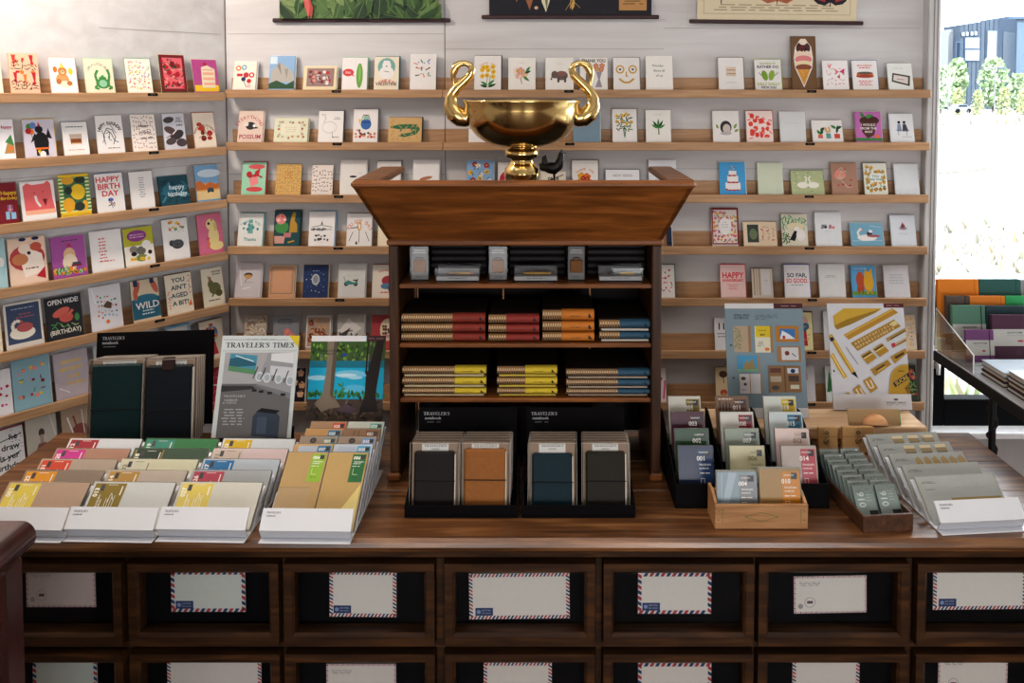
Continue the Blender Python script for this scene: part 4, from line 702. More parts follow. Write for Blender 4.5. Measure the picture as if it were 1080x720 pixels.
def bugs(P): P.run('f .04 .002 #8a7a60;x .5 .075 .86 .045 3 #a89a80;l .006 bk .15 .095 .15 .2;p #b06a4c .4 .12 .44 .1 .5 .115 .56 .1 .6 .12 .6 .2 .4 .2;p #8c2c2c .485 .2 .515 .2 .5 .085;p #26222c .73 .12 .755 .1 .8 .092 .83 .11 .83 .2 .72 .2;p #26222c .935 .12 .91 .1 .865 .092 .835 .11 .835 .2 .945 .2;p #b03a3c .75 .125 .8 .11 .815 .2 .75 .2;p #b03a3c .915 .125 .865 .11 .85 .2 .915 .2;l .006 bk .833 .085 .833 .2;e .2 .5 .1 .06 o;e .5 .5 .12 .07 #5a7a9a;e .8 .5 .1 .06 y')
scroll(735,903,727,910,21,'#ddd0b4','hanging cream scroll of butterflies with printed captions',bugs,.012)
# ================================================================== COUNTER
CZ=.80; FY=onz(540,570,CZ).y; BKY=onz(1018,459,CZ).y; FACE=FY+.039; BKY=max(BKY,onz(698,506,CZ).y+.3)
m=MB(); t=thing('countertop','worn brown plank countertop carrying the stationery displays','counter',(0,0,CZ)); xl,xr=-1.455,1.30
prof=[(FY+.012,-.034),(FY+.003,-.027),(FY,-.017),(FY+.003,-.007),(FY+.012,0),(FY+.098,0),(FY+.098,-.034)]
m.prism(prof,0,xl,xr,'w',0); m.build('front_board','counter wood',t)
m=MB(); ys=[FY+.0995,FY+.235,FY+.40,BKY]
for a,b in zip(ys,ys[1:]): m.cbox(xl,xr,a,b-.0015,-.034,-.0004,'w',0,.0015)
m.build('plank','counter wood',t)
cab=thing('drawer_cabinet','dark wooden cabinet of glass fronted drawers showing airmail envelopes','cabinet',(0,0,0))
DC=[at(c,640,FACE).x for c in (54,218,380.5,548.5,714.5,876.5,1042)]
DZ=[(at(560,590,FACE).z,at(560,676,FACE).z),(at(560,684.5,FACE).z,at(560,684.5,FACE).z-(at(560,590,FACE).z-at(560,676,FACE).z))]
hw=(at(627,640,FACE).x-at(470,640,FACE).x)/2
m=MB(); ed=[DC[0]-hw]+[0]*0
m.cbox(xl+.02,xr-.02,FACE+.004,FACE+.03,DZ[0][0]+.002,CZ-.035,'w',0,.002)                  # top rail
m.cbox(xl+.02,xr-.02,FACE+.004,FACE+.03,DZ[1][0]+.002,DZ[0][1]-.002,'w',0,.002)
m.cbox(xl+.02,xr-.02,FACE+.004,FACE+.03,.05,DZ[1][1]-.002,'w',0,.002)
xs=[xl+.02-hw+.0]+DC
for i in range(6):
    a=DC[i]+hw+.002; b=DC[i+1]-hw-.002
    m.cbox(a,b,FACE+.006,FACE+.03,DZ[1][1],DZ[0][0],'w',0,.001)
m.cbox(xl+.02,DC[0]-hw-.002,FACE+.004,FACE+.03,DZ[1][1],DZ[0][0],'w',0,.002)
m.cbox(DC[6]+hw+.002,xr-.02,FACE+.004,FACE+.03,DZ[1][1],DZ[0][0],'w',0,.002)
m.build('face_frame','drawer wood',cab)
m=MB(); m.box(xl+.02,xl+.04,FACE+.031,BKY-.02,0,CZ-.035); m.box(xr-.04,xr-.02,FACE+.031,BKY-.02,0,CZ-.035); m.box(xl+.04,xr-.04,BKY-.04,BKY-.02,0,CZ-.035); m.box(xl+.04,xr-.04,FACE+.1,FACE+.115,.05,CZ-.036)
m.build('case','carcass wood',cab)
m=MB(); m.cbox(xl,xr,FACE-.004,FACE+.02,0,.07,'w',0,.006); m.build('plinth','drawer wood',cab)
def drawer(x,z0,z1):
    fw=.024; fb=.03
    m=MB()
    for (a,b,c,d) in ((x-hw,x+hw,z1-fw,z1),(x-hw,x+hw,z0,z0+fw)):
        m.prism([(a,c if d==z1 else c),(b,c),(b,d),(a,d)],1,FACE-.014,FACE+.02) if False else None
    def mitre(p):  # p: outer0,outer1,inner1,inner0 in x,z
        m.prism(p,1,FACE-.012,FACE+.02); 
        q=[(p[3][0]*.75+p[0][0]*.25,p[3][1]*.75+p[0][1]*.25),(p[2][0]*.75+p[1][0]*.25,p[2][1]*.75+p[1][1]*.25)]
        m.mesh([(p[0][0],FACE-.018,p[0][1]),(p[1][0],FACE-.018,p[1][1]),(q[1][0],FACE-.018,q[1][1]),(q[0][0],FACE-.018,q[0][1]),(p[2][0],FACE-.0121,p[2][1]),(p[3][0],FACE-.0121,p[3][1]),(p[0][0],FACE-.0121,p[0][1]),(p[1][0],FACE-.0121,p[1][1])],[(0,1,2,3),(3,2,4,5),(0,6,7,1)])
    o=[(x-hw,z0),(x+hw,z0),(x+hw,z1),(x-hw,z1)]; n=[(x-hw+fw,z0+fb),(x+hw-fw,z0+fb),(x+hw-fw,z1-fw),(x-hw+fw,z1-fw)]
    for i in range(4): mitre([o[i],o[(i+1)%4],n[(i+1)%4],n[i]])
    f=m.build('drawer_front','drawer wood',cab)
    m=MB(); m.add([(x-hw+fw-.004,FACE+.004,z0+fb-.004),(x+hw-fw+.004,FACE+.004,z0+fb-.004),(x+hw-fw+.004,FACE+.004,z1-fw+.004),(x-hw+fw-.004,FACE+.004,z1-fw+.004)]); m.build('glass_pane','drawer glass',f)
    m=MB(); m.box(x-hw+.01,x+hw-.01,FACE+.03,FACE+.034,z0+.006,z1-.006,'#0b0d14'); m.box(x-hw+.01,x+hw-.01,FACE+.0205,FACE+.03,z0+.004,z0+.02,'#2c1c12'); m.build('velvet_backing','black card',f)
for (z1,z0) in DZ:
    for x in DC: drawer(x,z0,z1)
def airmail(px0,px1,py0,py1,label,kind,rot=0,bg='#c9c4ba'):
    a=at(px0,py0,FACE+.024); b=at(px1,py1,FACE+.024); w=b.x-a.x; h=a.z-b.z; m=MB(); m.box(0,w,0,.0025,0,h,bg)
    P=Paint(m,Matrix.Identity(4),w,h)
    c2=('#b5404c','#2a3f6c') if kind!='pink' else ('#a04a6a','#c9a0ac'); bw=.0085 if kind!='pink' else .0045; st=.0135 if kind=='fat' else .0088 if kind=='classic' else .0062
    if kind=='pink': st=.0062
    for side in range(4):
        L=w if side%2==0 else h; n=int(L/st)
        for i in range(n):
            if kind!='pink' and kind!='fat' and i%4 in (2,): pass
            col=c2[(i//2)%2] if kind=='classic' else c2[i%2]
            s0=i*st+ .001; s1=s0+st*.5; sk=bw*.6
            if kind=='fat': s1=s0+st*.62
            q=[(s0,0),(s1,0),(s1+sk,bw),(s0+sk,bw)]
            q=[(min(u,L),v) for u,v in q]
            if side==0: pts=[(u/w,v/h) for u,v in q]
            elif side==2: pts=[((w-u)/w,(h-v)/h) for u,v in q]
            elif side==1: pts=[((w-v)/w,u/h) for u,v in q]
            else: pts=[(v/w,(h-u)/h) for u,v in q]
            P.poly(pts,col); P.n-=1
    P.lay()
    if kind=='pink':
        P.e(.22,.3,.075,.14,'#a89aa0'); P.e(.22,.3,.068,.127,bg); P.r(.18,.27,.26,.34,'#7a4a5c'); P.run('x .22 .3 .1 .08 1 #5a4a6a;x .22 .8 .3 .12 3 #a8a0a0;e .09 .2 .035 .07 #b0a4a4')
    else:
        P.r(.06,.08,.06+.042/w,.08+.019/h,'#28406e'); P.text(.06+.026/w,.08+.013/h,.004/h,'#c5cde0','AIR MAIL'); P.text(.06+.026/w,.08+.006/h,.003/h,'#c5cde0','PAR AVION'); P.e(.06+.008/w,.08+.0095/h,.005/w,.005/h,'#8fa3cc')
    o=m.build('airmail_envelope','paper',None,(a.x,FACE+.024,b.z),(0,rot,0)); tag(o,label,'envelope','envelopes shown in the drawer fronts')
pos=['first upper drawer from the glossy post','second upper drawer from the glossy post','third upper drawer from the glossy post','middle upper drawer','upper drawer below the wooden refill box','upper drawer below the narrow packet tray','last upper drawer under the white rack']
E=[(27,101,598,640,'pink'),(180,259,602,645,'fat'),(347,418,602,650,'classic'),(495,601,605,653,'classic'),(673,750,604,647,'fat'),(838,914,608,647,'pink'),(985,1082,598,643,'classic')]
for i,(x0,x1,y0,y1,k) in enumerate(E):
    airmail(x0,x1,y0,y1,('pinkish stamped' if k=='pink' else 'white')+f' airmail envelope behind glass of the {pos[i]}',k,(0,0,.01,-.012,0,-.02,-.012)[i],'#d5c6c0' if i==0 else '#dde2da' if i==1 else '#eae6de')
E=[(34,103,692,736,'fat'),(176,276,693,737,'classic'),(344,418,700,740,'pink'),(510,582,698,742,'classic'),(673,750,699,742,'fat'),(836,906,692,738,'classic'),(990,1062,690,734,'pink')]
for i,(x0,x1,y0,y1,k) in enumerate(E):
    airmail(x0,x1,y0,y1,('pinkish stamped' if k=='pink' else 'white')+f' airmail envelope in the lower drawer under the {pos[i]}'.replace('upper drawer','one').replace(' one below',' one below'),k,0,'#d8ded6' if i==0 else '#e4dcd4')
# ================================================================== FOREGROUND CASE
gz=at(10,549,1.35).z; gx1=at(30,556,1.33).x
t=thing('display_case','dark red glossy wooden display case cut by the photo corner','cabinet',(gx1,1.35,0))
m=MB(); pr=[(-.024+.024*math.cos(q),-.025+.025*math.sin(q)) for q in [-PI/2+PI*i/14 for i in range(15)]]
m.prism([(x,gz+z) for x,z in ([(-.5,-.05)]+pr+[(-.5,0)])],1,-.75,-.0,'w',0,True); m.build('bullnose_top','red wood',t)
for a,b in ((-.066,-.066),(-.066,-.74),(-.49,-.066)):
    m=MB(); m.cbox(a,a+.053,b,b+.052,0,gz-.0505,'w',0,.006); m.build('corner_post','red wood',t)
m=MB(); m.box(-.028,-.023,-.69,-.0665,.3,gz-.051); m.build('glass_pane','drawer glass',t)
m=MB(); m.cbox(-.437,-.0662,-.05,-.03,.02,gz-.0505,'#8a8480',0,.002); m.cbox(-.062,-.02,-.69,-.066,.02,.3,'#3a1f1c',0,.004); m.build('back_panel','paint',t)
# ================================================================== HUTCH
HY=onz(698,506,CZ).y; hxl=at(410,300,HY).x; hxr=at(698,300,HY).x; hb=HY+.28
zt=at(540,190.5,HY-.075).z; zc=at(540,252,HY).z; zm=at(540,258.5,HY).z
h=thing('wooden_hutch','old reddish brown wooden hutch with flared crown and open shelves','hutch',((hxl+hxr)/2,HY,CZ))
def hp(mb,name,mat,parent=h):
    o=h.location; mb.v=[(p[0]-o.x,p[1]-o.y,p[2]-o.z) for p in mb.v]; return mb.build(name,mat,parent)
uw=.026
for s in (0,1):
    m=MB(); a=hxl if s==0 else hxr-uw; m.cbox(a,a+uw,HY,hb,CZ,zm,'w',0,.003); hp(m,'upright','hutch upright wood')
SH=[(300,304.6),(362.8,367.2),(420.8,425)]
for y0,y1 in SH:
    m=MB(); m.cbox(hxl+uw+.0003,hxr-uw-.0003,HY+.004,hb-.012,at(540,y1,HY).z,at(540,y0,HY).z,'w',0,.002); hp(m,'shelf','hutch wood')
m=MB(); gaps=sorted(at(p,320,hb).x for p in (441,531,622,677)); e=[hxl+uw]+gaps+[hxr-uw]
for a,b in zip(e,e[1:]): m.box(a+.0024,b-.0024,hb-.011,hb-.001,CZ+.02,zm,'w')
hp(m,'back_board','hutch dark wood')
m=MB(); m.cbox(hxl-.008,hxl+.03,HY-.012,HY-.0005,CZ,CZ+.022,'w',0,.005); hp(m,'base_foot','hutch wood'); m=MB(); m.cbox(hxr-.03,hxr+.006,HY-.012,HY-.0005,CZ,CZ+.022,'w',0,.005); hp(m,'base_foot','hutch wood')
m=MB(); m.cbox(hxl-.004,hxr+.004,HY-.008,HY+.02,zm,zc,'w',0,.004); m.cbox(hxl-.004,hxl+.02,HY+.02,hb,zm,zc,'w',0,.004); m.cbox(hxr-.02,hxr+.004,HY+.02,hb,zm,zc,'w',0,.004); hp(m,'crown_molding','hutch wood')
TY=HY-.07; tl=at(373,195,TY).x; tr=at(731,195,TY).x; bl=hxl-.001; br=hxr+.001; zb=zt-.02
m=MB()   # flared crown: front and two returns, 12 mm thick boards
k=.012
def quadslab(p,off):
    q=[Vector(v)+Vector(off) for v in p]; m.mesh([Vector(v) for v in p]+q,[(0,1,2,3),(7,6,5,4),(0,1,5,4),(1,2,6,5),(2,3,7,6),(3,0,4,7)])
quadslab([(bl,HY-.004,zc),(br,HY-.004,zc),(tr,TY,zb),(tl,TY,zb)],(0,k,0))
quadslab([(bl,HY-.004,zc),(tl,TY,zb),(tl,hb,zb),(bl,hb,zc)],(k,0,0))
quadslab([(br,HY-.004,zc),(tr,TY,zb),(tr,hb,zb),(br,hb,zc)],(-k,0,0))
hp(m,'flared_crown','hutch wood')
m=MB(); el=at(369.5,193,TY-.008).x; er=at(735,193,TY-.008).x
m.cbox(el,er,TY-.010,TY+.016,zb,zt,'w',0,.007); hp(m,'crown_rail','hutch wood')
m=MB(); m.cbox(el,el+.072,TY+.0165,hb+.03,zb+.002,zt,'w',0,.005); hp(m,'crown_return','hutch wood'); m=MB(); m.cbox(er-.072,er,TY+.0165,hb+.03,zb+.002,zt,'w',0,.005); hp(m,'crown_return','hutch wood')
TOPZ=zt-.05
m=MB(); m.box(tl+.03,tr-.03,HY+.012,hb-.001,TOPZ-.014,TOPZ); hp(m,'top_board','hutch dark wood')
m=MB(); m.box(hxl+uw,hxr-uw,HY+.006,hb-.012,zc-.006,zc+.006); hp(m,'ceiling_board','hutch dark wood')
# ---- box with ring pulls in the lowest bay
zz=at(540,426.5,HY+.11).z; xa=at(462,470,HY+.06).x; xb=at(627,470,HY+.06).x
t=thing('storage_box','brown storage box with brass ring pulls inside the lowest hutch bay','box',((xa+xb)/2,HY+.08,CZ)); w=xb-xa
m=MB(); m.cbox(-w/2,w/2,0,.17,0,at(540,428,HY+.08).z-CZ,'w',0,.003); m.build('body','hutch wood',t)
m=MB(); m.box(-w/2+.006,w/2-.006,-.003,-.0004,.012,.17,'w'); m.build('front_panel','hutch dark wood',t)
for px in (489,595):
    c=at(px,434,HY+.075); m=MB(); pts=[(c.x-t.location.x+.009*math.cos(a),-.008,c.z-CZ+.009*math.sin(a)) for a in [PI*i/8-.4 for i in range(11)]]
    m.tube(pts,.0022,6); m.ball((c.x-t.location.x,-.004,c.z-CZ+.01),.004); m.build('ring_pull','brass bright',t)
# ---- spiral notebooks
def notebook(x0,x1,y0,y1,bx,band,cover,pages,label,group,proto={}):
    Y=HY+.016; a=at(x0,y1,Y); b=at(x1,y0,Y); a.x=max(a.x,hxl+uw+.0015); b.x=min(b.x,hxr-uw-.0015); w=b.x-a.x; sz=at(540,362.8 if y1<370 else 420.8,HY).z+.0008; a.z=max(a.z,sz); th=(b.z-a.z); bw=at(bx,y0,Y).x-a.x
    topc='#251a13'; t=thing('spiral_notebook',label,'notebook',(a.x,Y,a.z),0,group); D=.175  # near-black cover colour stands in for the darkness inside the shelves
    r=th/2
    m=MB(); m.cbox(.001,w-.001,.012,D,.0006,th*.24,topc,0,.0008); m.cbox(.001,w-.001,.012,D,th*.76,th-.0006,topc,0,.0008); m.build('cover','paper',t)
    m=MB(); m.box(.004,w-.004,.016,D-.002,th*.24+.0004,th*.76-.0004,pages); m.build('pages','paper',t)
    zo=th*.24 if pages in('#c9c4ba','#c9bb98','#cdb84c','#b0a08e') else 0; sp=th-zo; r=sp/2
    if zo:
        m=MB(); m.box(.006,w*.97,.004,.0115,.0012,zo-.0002,pages); m.build('page_edge','paper',t)
    m=MB(); pr=[(.012+ -.012*math.sin(PI*i/8)*1.0, zo+r-r*.92*math.cos(PI*i/8)) for i in range(9)]
    m.prism([(y,z) for y,z in pr],0,.0005,bw-.0004,cover,0); m.build('spine','paper',t)
    m=MB(); n=max(6,int(bw/.0062))
    for i in range(n):
        x=.004+(bw-.008)*i/(n-1)
        for zz in (.36,.7): m.cbox(x-.0014,x+.0014,-.0012,.003,zo+sp*(zz-.13),zo+sp*(zz+.13),'#3b2a1c' if zz<.5 else '#e0c9a4',0,.0003)
    m.build('spiral_binding','paint',t)
    m=MB(); pr=[(.012-.0135*math.sin(PI*i/8), zo+r-r*.97*math.cos(PI*i/8)) for i in range(9)]
    m.prism(pr,0,bw,w-.0006,band,0); m.box(bw,w-.0006,.0125,.02,th-.0005,th,band)
    P=Paint(m,Matrix.Translation((bw,-.0017,zo)),w-bw,sp); P.run('x .42 .48 .5 .16 1 #4a3424;e .84 .5 .03 .2 bk;p bk .8 .75 .86 .4 .88 .5;p bk .84 .4 .92 .25 .88 .55')
    m.build('cover_band','paper',t)
def stack(x0,x1,bx,ys,band,cover,pages,what,group):
    n=['top','middle','bottom'] if len(ys)==3 else ['upper','lower']
    for (a,b),q in zip(ys,n): notebook(x0,x1,a,b,bx,band,cover,pages,f'{q} notebook of the {what}',group)
KR='#a98358'
stack(423,512,477.5,[(331.5,340.8),(341.6,350.8),(351.6,361.6)],'#8f3426',KR,'#3a2c22','wide red banded pile on the second hutch shelf','red banded notebooks')
stack(515,569,534,[(332.5,341.6),(342.4,351.6),(352.4,361.6)],'#94332a',KR,'#3a2c22','narrow red banded pile on the second hutch shelf','red banded notebooks')
stack(572,627,592.5,[(327.5,338.4),(339.2,350),(350.8,361.6)],'#c97c28',KR,'#6a4c30','orange banded pile on the second hutch shelf','orange banded notebooks')
stack(632,687,654,[(338,349.4),(350.2,361.6)],'#2f5871',KR,'#c9c4ba','short blue banded pile on the second hutch shelf','blue banded notebooks')
stack(424,513,479.5,[(387.2,397.6),(398.4,408.8),(409.6,419.8)],'#d6bd33',KR,'#c9bb98','wide yellow banded pile on the third hutch shelf','yellow banded notebooks')
stack(524,588,554,[(387.2,397.6),(398.4,408.8),(409.6,419.8)],'#d6bd33',KR,'#cdb84c','narrow yellow banded pile on the third hutch shelf','yellow banded notebooks')
stack(597,687,652,[(390,399.6),(400.4,409.8),(410.4,419.8)],'#2f5871','#a0805e','#b0a08e','wide blue banded pile on the third hutch shelf','blue banded notebooks')
# ---- top hutch shelf: clear boxes with charms, pen cases, dark pouches
zs=at(540,299.8,HY).z
for i,(x0,x1,l) in enumerate(((432.5,452,'nearest the hutch upright with the brown edge cards'),(515.5,535,'in the middle of the top hutch shelf'),(598.5,617.5,'beside the dark pouches nearest the window'))):
    Y=HY+.03; a=at(x0,299,Y).x; b=at(x1,299,Y).x; w=b-a; hh=at(540,258.5,Y).z-zs-.004
    t=thing('charm_box',f'clear upright box of a tan leather charm, {("first","second","third")[i]} along the hutch shelf','box',(a,Y,zs+.0006),0,'clear charm boxes')
    m=MB(); m.box(.002,w-.002,.012,.024,.002,hh-.002,'#808082'); P=Paint(m,Matrix.Translation((.002,.012,.002)),w-.004,hh-.004); P.run('r .05 .66 .95 .98 #848486;x .5 .85 .8 .14 3 #e8e8e8;x .5 .08 .5 .04 1 #555;r .05 .14 .95 .2 #909090'); m.build('insert_card','paper',t)
    m=MB(); m.cbox(w*.16,w*.84,.004,.011,hh*.24,hh*.6,'#8a5a2c',0,.002); m.tube([(w*.3,.007,hh*.6),(w*.36,.007,hh*.66),(w*.64,.007,hh*.66),(w*.7,.007,hh*.6)],.0014,5,'#6a4420'); m.build('leather_charm','leather',t)
    m=MB(); m.box(0,w,0,.026,0,hh); m.build('clear_box','clear plastic',t)
for i,(x0,x1,b0,b1) in enumerate(((459,505.5,'#8a6a44','#c04a5c'),(541.5,588.5,'#b08a3c','#c9a45c'),(631.5,678.5,'#2a2422','#b08a3c'))):
    Y=HY+.02; a=at(x0,299,Y).x; b=at(x1,299,Y).x; w=b-a; hh=at(540,283,Y).z-zs
    t=thing('pen_case',('clear flat case of a pen with a red tip','clear flat case of an all brass pen','clear flat case of a pen with black grip')[i]+' on the top hutch shelf','pen case',(a,Y,zs+.0006),0,'pen cases on the top hutch shelf')
    m=MB(); m.cbox(.002,w-.002,.01,.05,.002,hh*.35,'#b8b8ba',0,.001); m.box(.002,w-.002,.046,.05,hh*.36,hh-.003,'#77777a'); P=Paint(m,Matrix.Translation((.002,.01,.002)),w-.004,hh*.35); P.run('x .5 .5 .6 .3 1 #55555a'); m.build('insert_tray','paper',t)
    m=MB(); m.tube([(w*.22,.022,hh*.52),(w*.3,.022,hh*.52),(w*.5,.022,hh*.52)],[.002,.0036,.0036],8,b0); m.tube([(w*.5,.022,hh*.52),(w*.75,.022,hh*.52),(w*.8,.022,hh*.52)],[.0036,.0036,.002],8,'#b08a3c'); m.tube([(w*.8,.022,hh*.52),(w*.84,.022,hh*.52)],[.003,.003],8,b1); m.build('pen','gloss',t)
    m=MB(); m.box(0,w,0,.055,0,hh); m.build('clear_lid','clear plastic',t)
for i,(x0,x1) in enumerate(((454,514),(536.5,597),(618.5,681))):
    for j in range(6):
        Y=HY+.1; a=at(x0,299,Y).x; b=min(at(x1,299,Y).x,hxr-uw-.002); w=b-a; hh=(zc-.0075-zs)/6-.0006; zz=zs+.0006+(5-j)*(hh+.0005)
        m=MB(); m.cbox(0,w,0,.13,0,hh,'#1b1719',0,.004); m.box(.004,w-.004,-.0006,.0,hh*.45,hh*.55,'#3d3636')
        o=m.build('leather_pouch','leather',None,(a,Y,zz)); tag(o,f'dark leather pouch, {("top","second","third","fourth","fifth","lowest")[j]} of the pile behind the {("first","second","third")[i]} pen case','pouch','dark leather pouches on the top hutch shelf')
# ================================================================== BRASS BOWL AND ROOSTER
BYY=HY+.125; bc=at(550.5,106,BYY); k=BYY/F   # metres per pixel at that depth
t=thing('brass_bowl','tall polished brass bowl with swan neck handles on top of the hutch','bowl',(bc.x,BYY,TOPZ+.0005)); rz=bc.z-TOPZ
prof=[(.054,0),(.056,.006),(.053,.014),(.047,.028)]
R=61.5*k
fz=lambda y: (106-y)*k+rz       # pixel row -> height above the base
prof+= [(.047,fz(189)),(.05,fz(184)),(.047,fz(178)),(.037,fz(173)),(.031,fz(169.5)),(.033,fz(167)),(.046,fz(165.5)),(.0475,fz(162)),(.0465,fz(158)),(.036,fz(156.5)),(.034,fz(155))]
body=[(38,153),(50,149.5),(60.5*.93,141.5),(60.5*.985,130),(61,118),(61.5,109),(62.8,106.5),(62.6,105.4),(61,105.6),(59.5,108),(58.5,120),(55,135),(46,147),(25,152),(0,153)]
body=[(14.5,155.2),(26,154),(38,150),(47.5,143.5),(54.5,135),(58.5,126),(60.6,116),(61.2,109.5),(62.6,107.2),(62.8,105.8),(61.8,105.2),(60.2,106.3),(59.4,112),(57,124),(52,134),(44,143),(30,150),(12,152.5),(0,153)]
m=MB(); m.lathe([(0,0)]+prof+[(.036,fz(155.6))],48); m.build('foot','brass',t)
m=MB(); m.lathe([(x*k,fz(y)) for x,y in body],64); m.build('basin','brass',t)
hl=[(500,121.5,6.5),(495.5,123.6,7.8),(491,124.6,8.6),(485.5,123.8,9.2),(479.5,119.5,8.8),(475.5,112,7.2),(475.6,104,5.6),(478,98,4.8),(483,92,4.7),(490,85.5,4.3),(496,79.5,3.8),(498,73.5,3.4),(496,69.2,2.9),(491,67,2.7),(485.4,67.4,3.1),(481.2,70.2,3.9),(478.8,75,3.9),(478,80,2.8),(478.2,85,1.7),(478.6,90,1.1),(478.6,94,.8)]
for s in (1,-1):
    m=MB(); m.tube([((x-550.5)*k*s,0,fz(y)) for x,y,r in hl],[r*k*1.12 for x,y,r in hl],16); 
    m.ball(((480-550.5)*k*s,-.0075,fz(72)),.0018); m.build('swan_handle','brass',t)
RY=HY+.115; rc=at(584,190,RY); kk=RY/F
t=thing('cast_rooster','small black cast iron rooster on a rod beside the brass bowl','figurine',(rc.x,RY,TOPZ+.0005))
X=lambda px:(px-584)*kk; Z=lambda py: (190-py)*kk+rc.z-TOPZ
m=MB(); m.tube([(X(571),0,Z(174)),(X(574),0,Z(176)),(X(579),0,Z(177)),(X(584),0,Z(177.5)),(X(589),0,Z(174.5)),(X(591.2),0,Z(168)),(X(592),0,Z(163)),(X(592.6),0,Z(160.5))],[kk*1.4,kk*4,kk*6,kk*6.8,kk*5.4,kk*3.8,kk*3.1,kk*2.5],12,'#151417')
for a,b in (((576,176),(572.5,165)),((577,175),(575.5,163.5)),((575,178),(569,176.5)),((575,177.5),(569.2,172.5))):
    m.tube([(X(a[0]),0,Z(a[1])),(X((a[0]+b[0])/2-1),0,Z((a[1]+b[1])/2)),(X(b[0]),0,Z(b[1]))],[kk*2.8,kk*2.5,kk*1.1],8,'#151417')
m.prism([(X(590.5),Z(160)),(X(590),Z(157.5)),(X(591.2),Z(158.6)),(X(592),Z(156.8)),(X(593),Z(158.4)),(X(594.6),Z(157.6)),(X(594),Z(160))],1,-.0015,.0015,'#151417')
m.prism([(X(594),Z(160)),(X(597.2),Z(161.6)),(X(594),Z(162.4))],1,-.0015,.0015,'#151417'); m.prism([(X(592.6),Z(162)),(X(595),Z(163)),(X(593.6),Z(166.5))],1,-.0015,.0015,'#151417')
m.ball((X(584),-.006,Z(176)),(kk*4.6,kk*2.4,kk*3.4),'#151417'); m.build('body','iron',t)
m=MB(); m.tube([(X(584.5),0,.006),(X(584.5),0,Z(182))],.003,8,'#151417'); m.lathe([(0,.012),(.008,.011),(.018,.005),(.02,.001),(.02,0),(0,0)],20,'#151417'); m.build('stand','iron',t)
# ================================================================== BLACK COUNTER DISPLAYS WITH LEATHER NOTEBOOKS
def lean(o,a): o.rotation_euler=(-a,0,0)
def display(name,label,loc,w,d,hback,lip,rz=0,tk=.006,tw=.07,th=.008,bb=.47):
    t=thing(name,label,'display stand',loc,rz)
    m=MB(); m.cbox(-w/2,w/2,0,d,0,.006,'#121013',0,.001); m.build('base','black card',t)
    m=MB(); m.cbox(-w/2,w/2,0,.005,.0062,lip,'#15120f' if False else '#141114',0,.001); m.build('front_lip','black card',t)
    m=MB()
    for s in ((-1,1) if bb<.5 else ()):
        m=MB(); x=s*(w/2-.0025); m.prism([(.0055,.0064),(d-.006,.0064),(d-.006,lip*2.6),(.0055,lip)],0,x-.0025,x+.0025,'#121013'); m.build('side_wall','black card',t)
    a=.14; M=Matrix.Translation((0,d-.005,.0064))@Matrix.Rotation(-a,4,'X'); bw=w*bb
    m=MB(); m.box(-bw,bw,0,.004,0,hback/math.cos(a),'#131013',0,0,M)
    P=Paint(m,M@Matrix.Translation((-bw,0,0)),2*bw,hback/math.cos(a)); H=hback/math.cos(a)
    P.serif(.045,1-.012/H-th/H*.5,th/H,'#d8dce0',"TRAVELER'S",tw/(2*bw)); P.text(.045+tw*.36/(2*bw),1-.012/H-th*1.9/H,th*.95/H,'#d8dce0','notebook',.02,0,tw*.72/(2*bw)); P.run(f'x {.045+tw*.4/(2*bw):.3f} {1-.012/H-th*3.2/H:.3f} {tw*.8/(2*bw):.3f} {th*.7/H:.3f} 1 #8a8f94')
    m.build('back_board','black card',t)
    return t
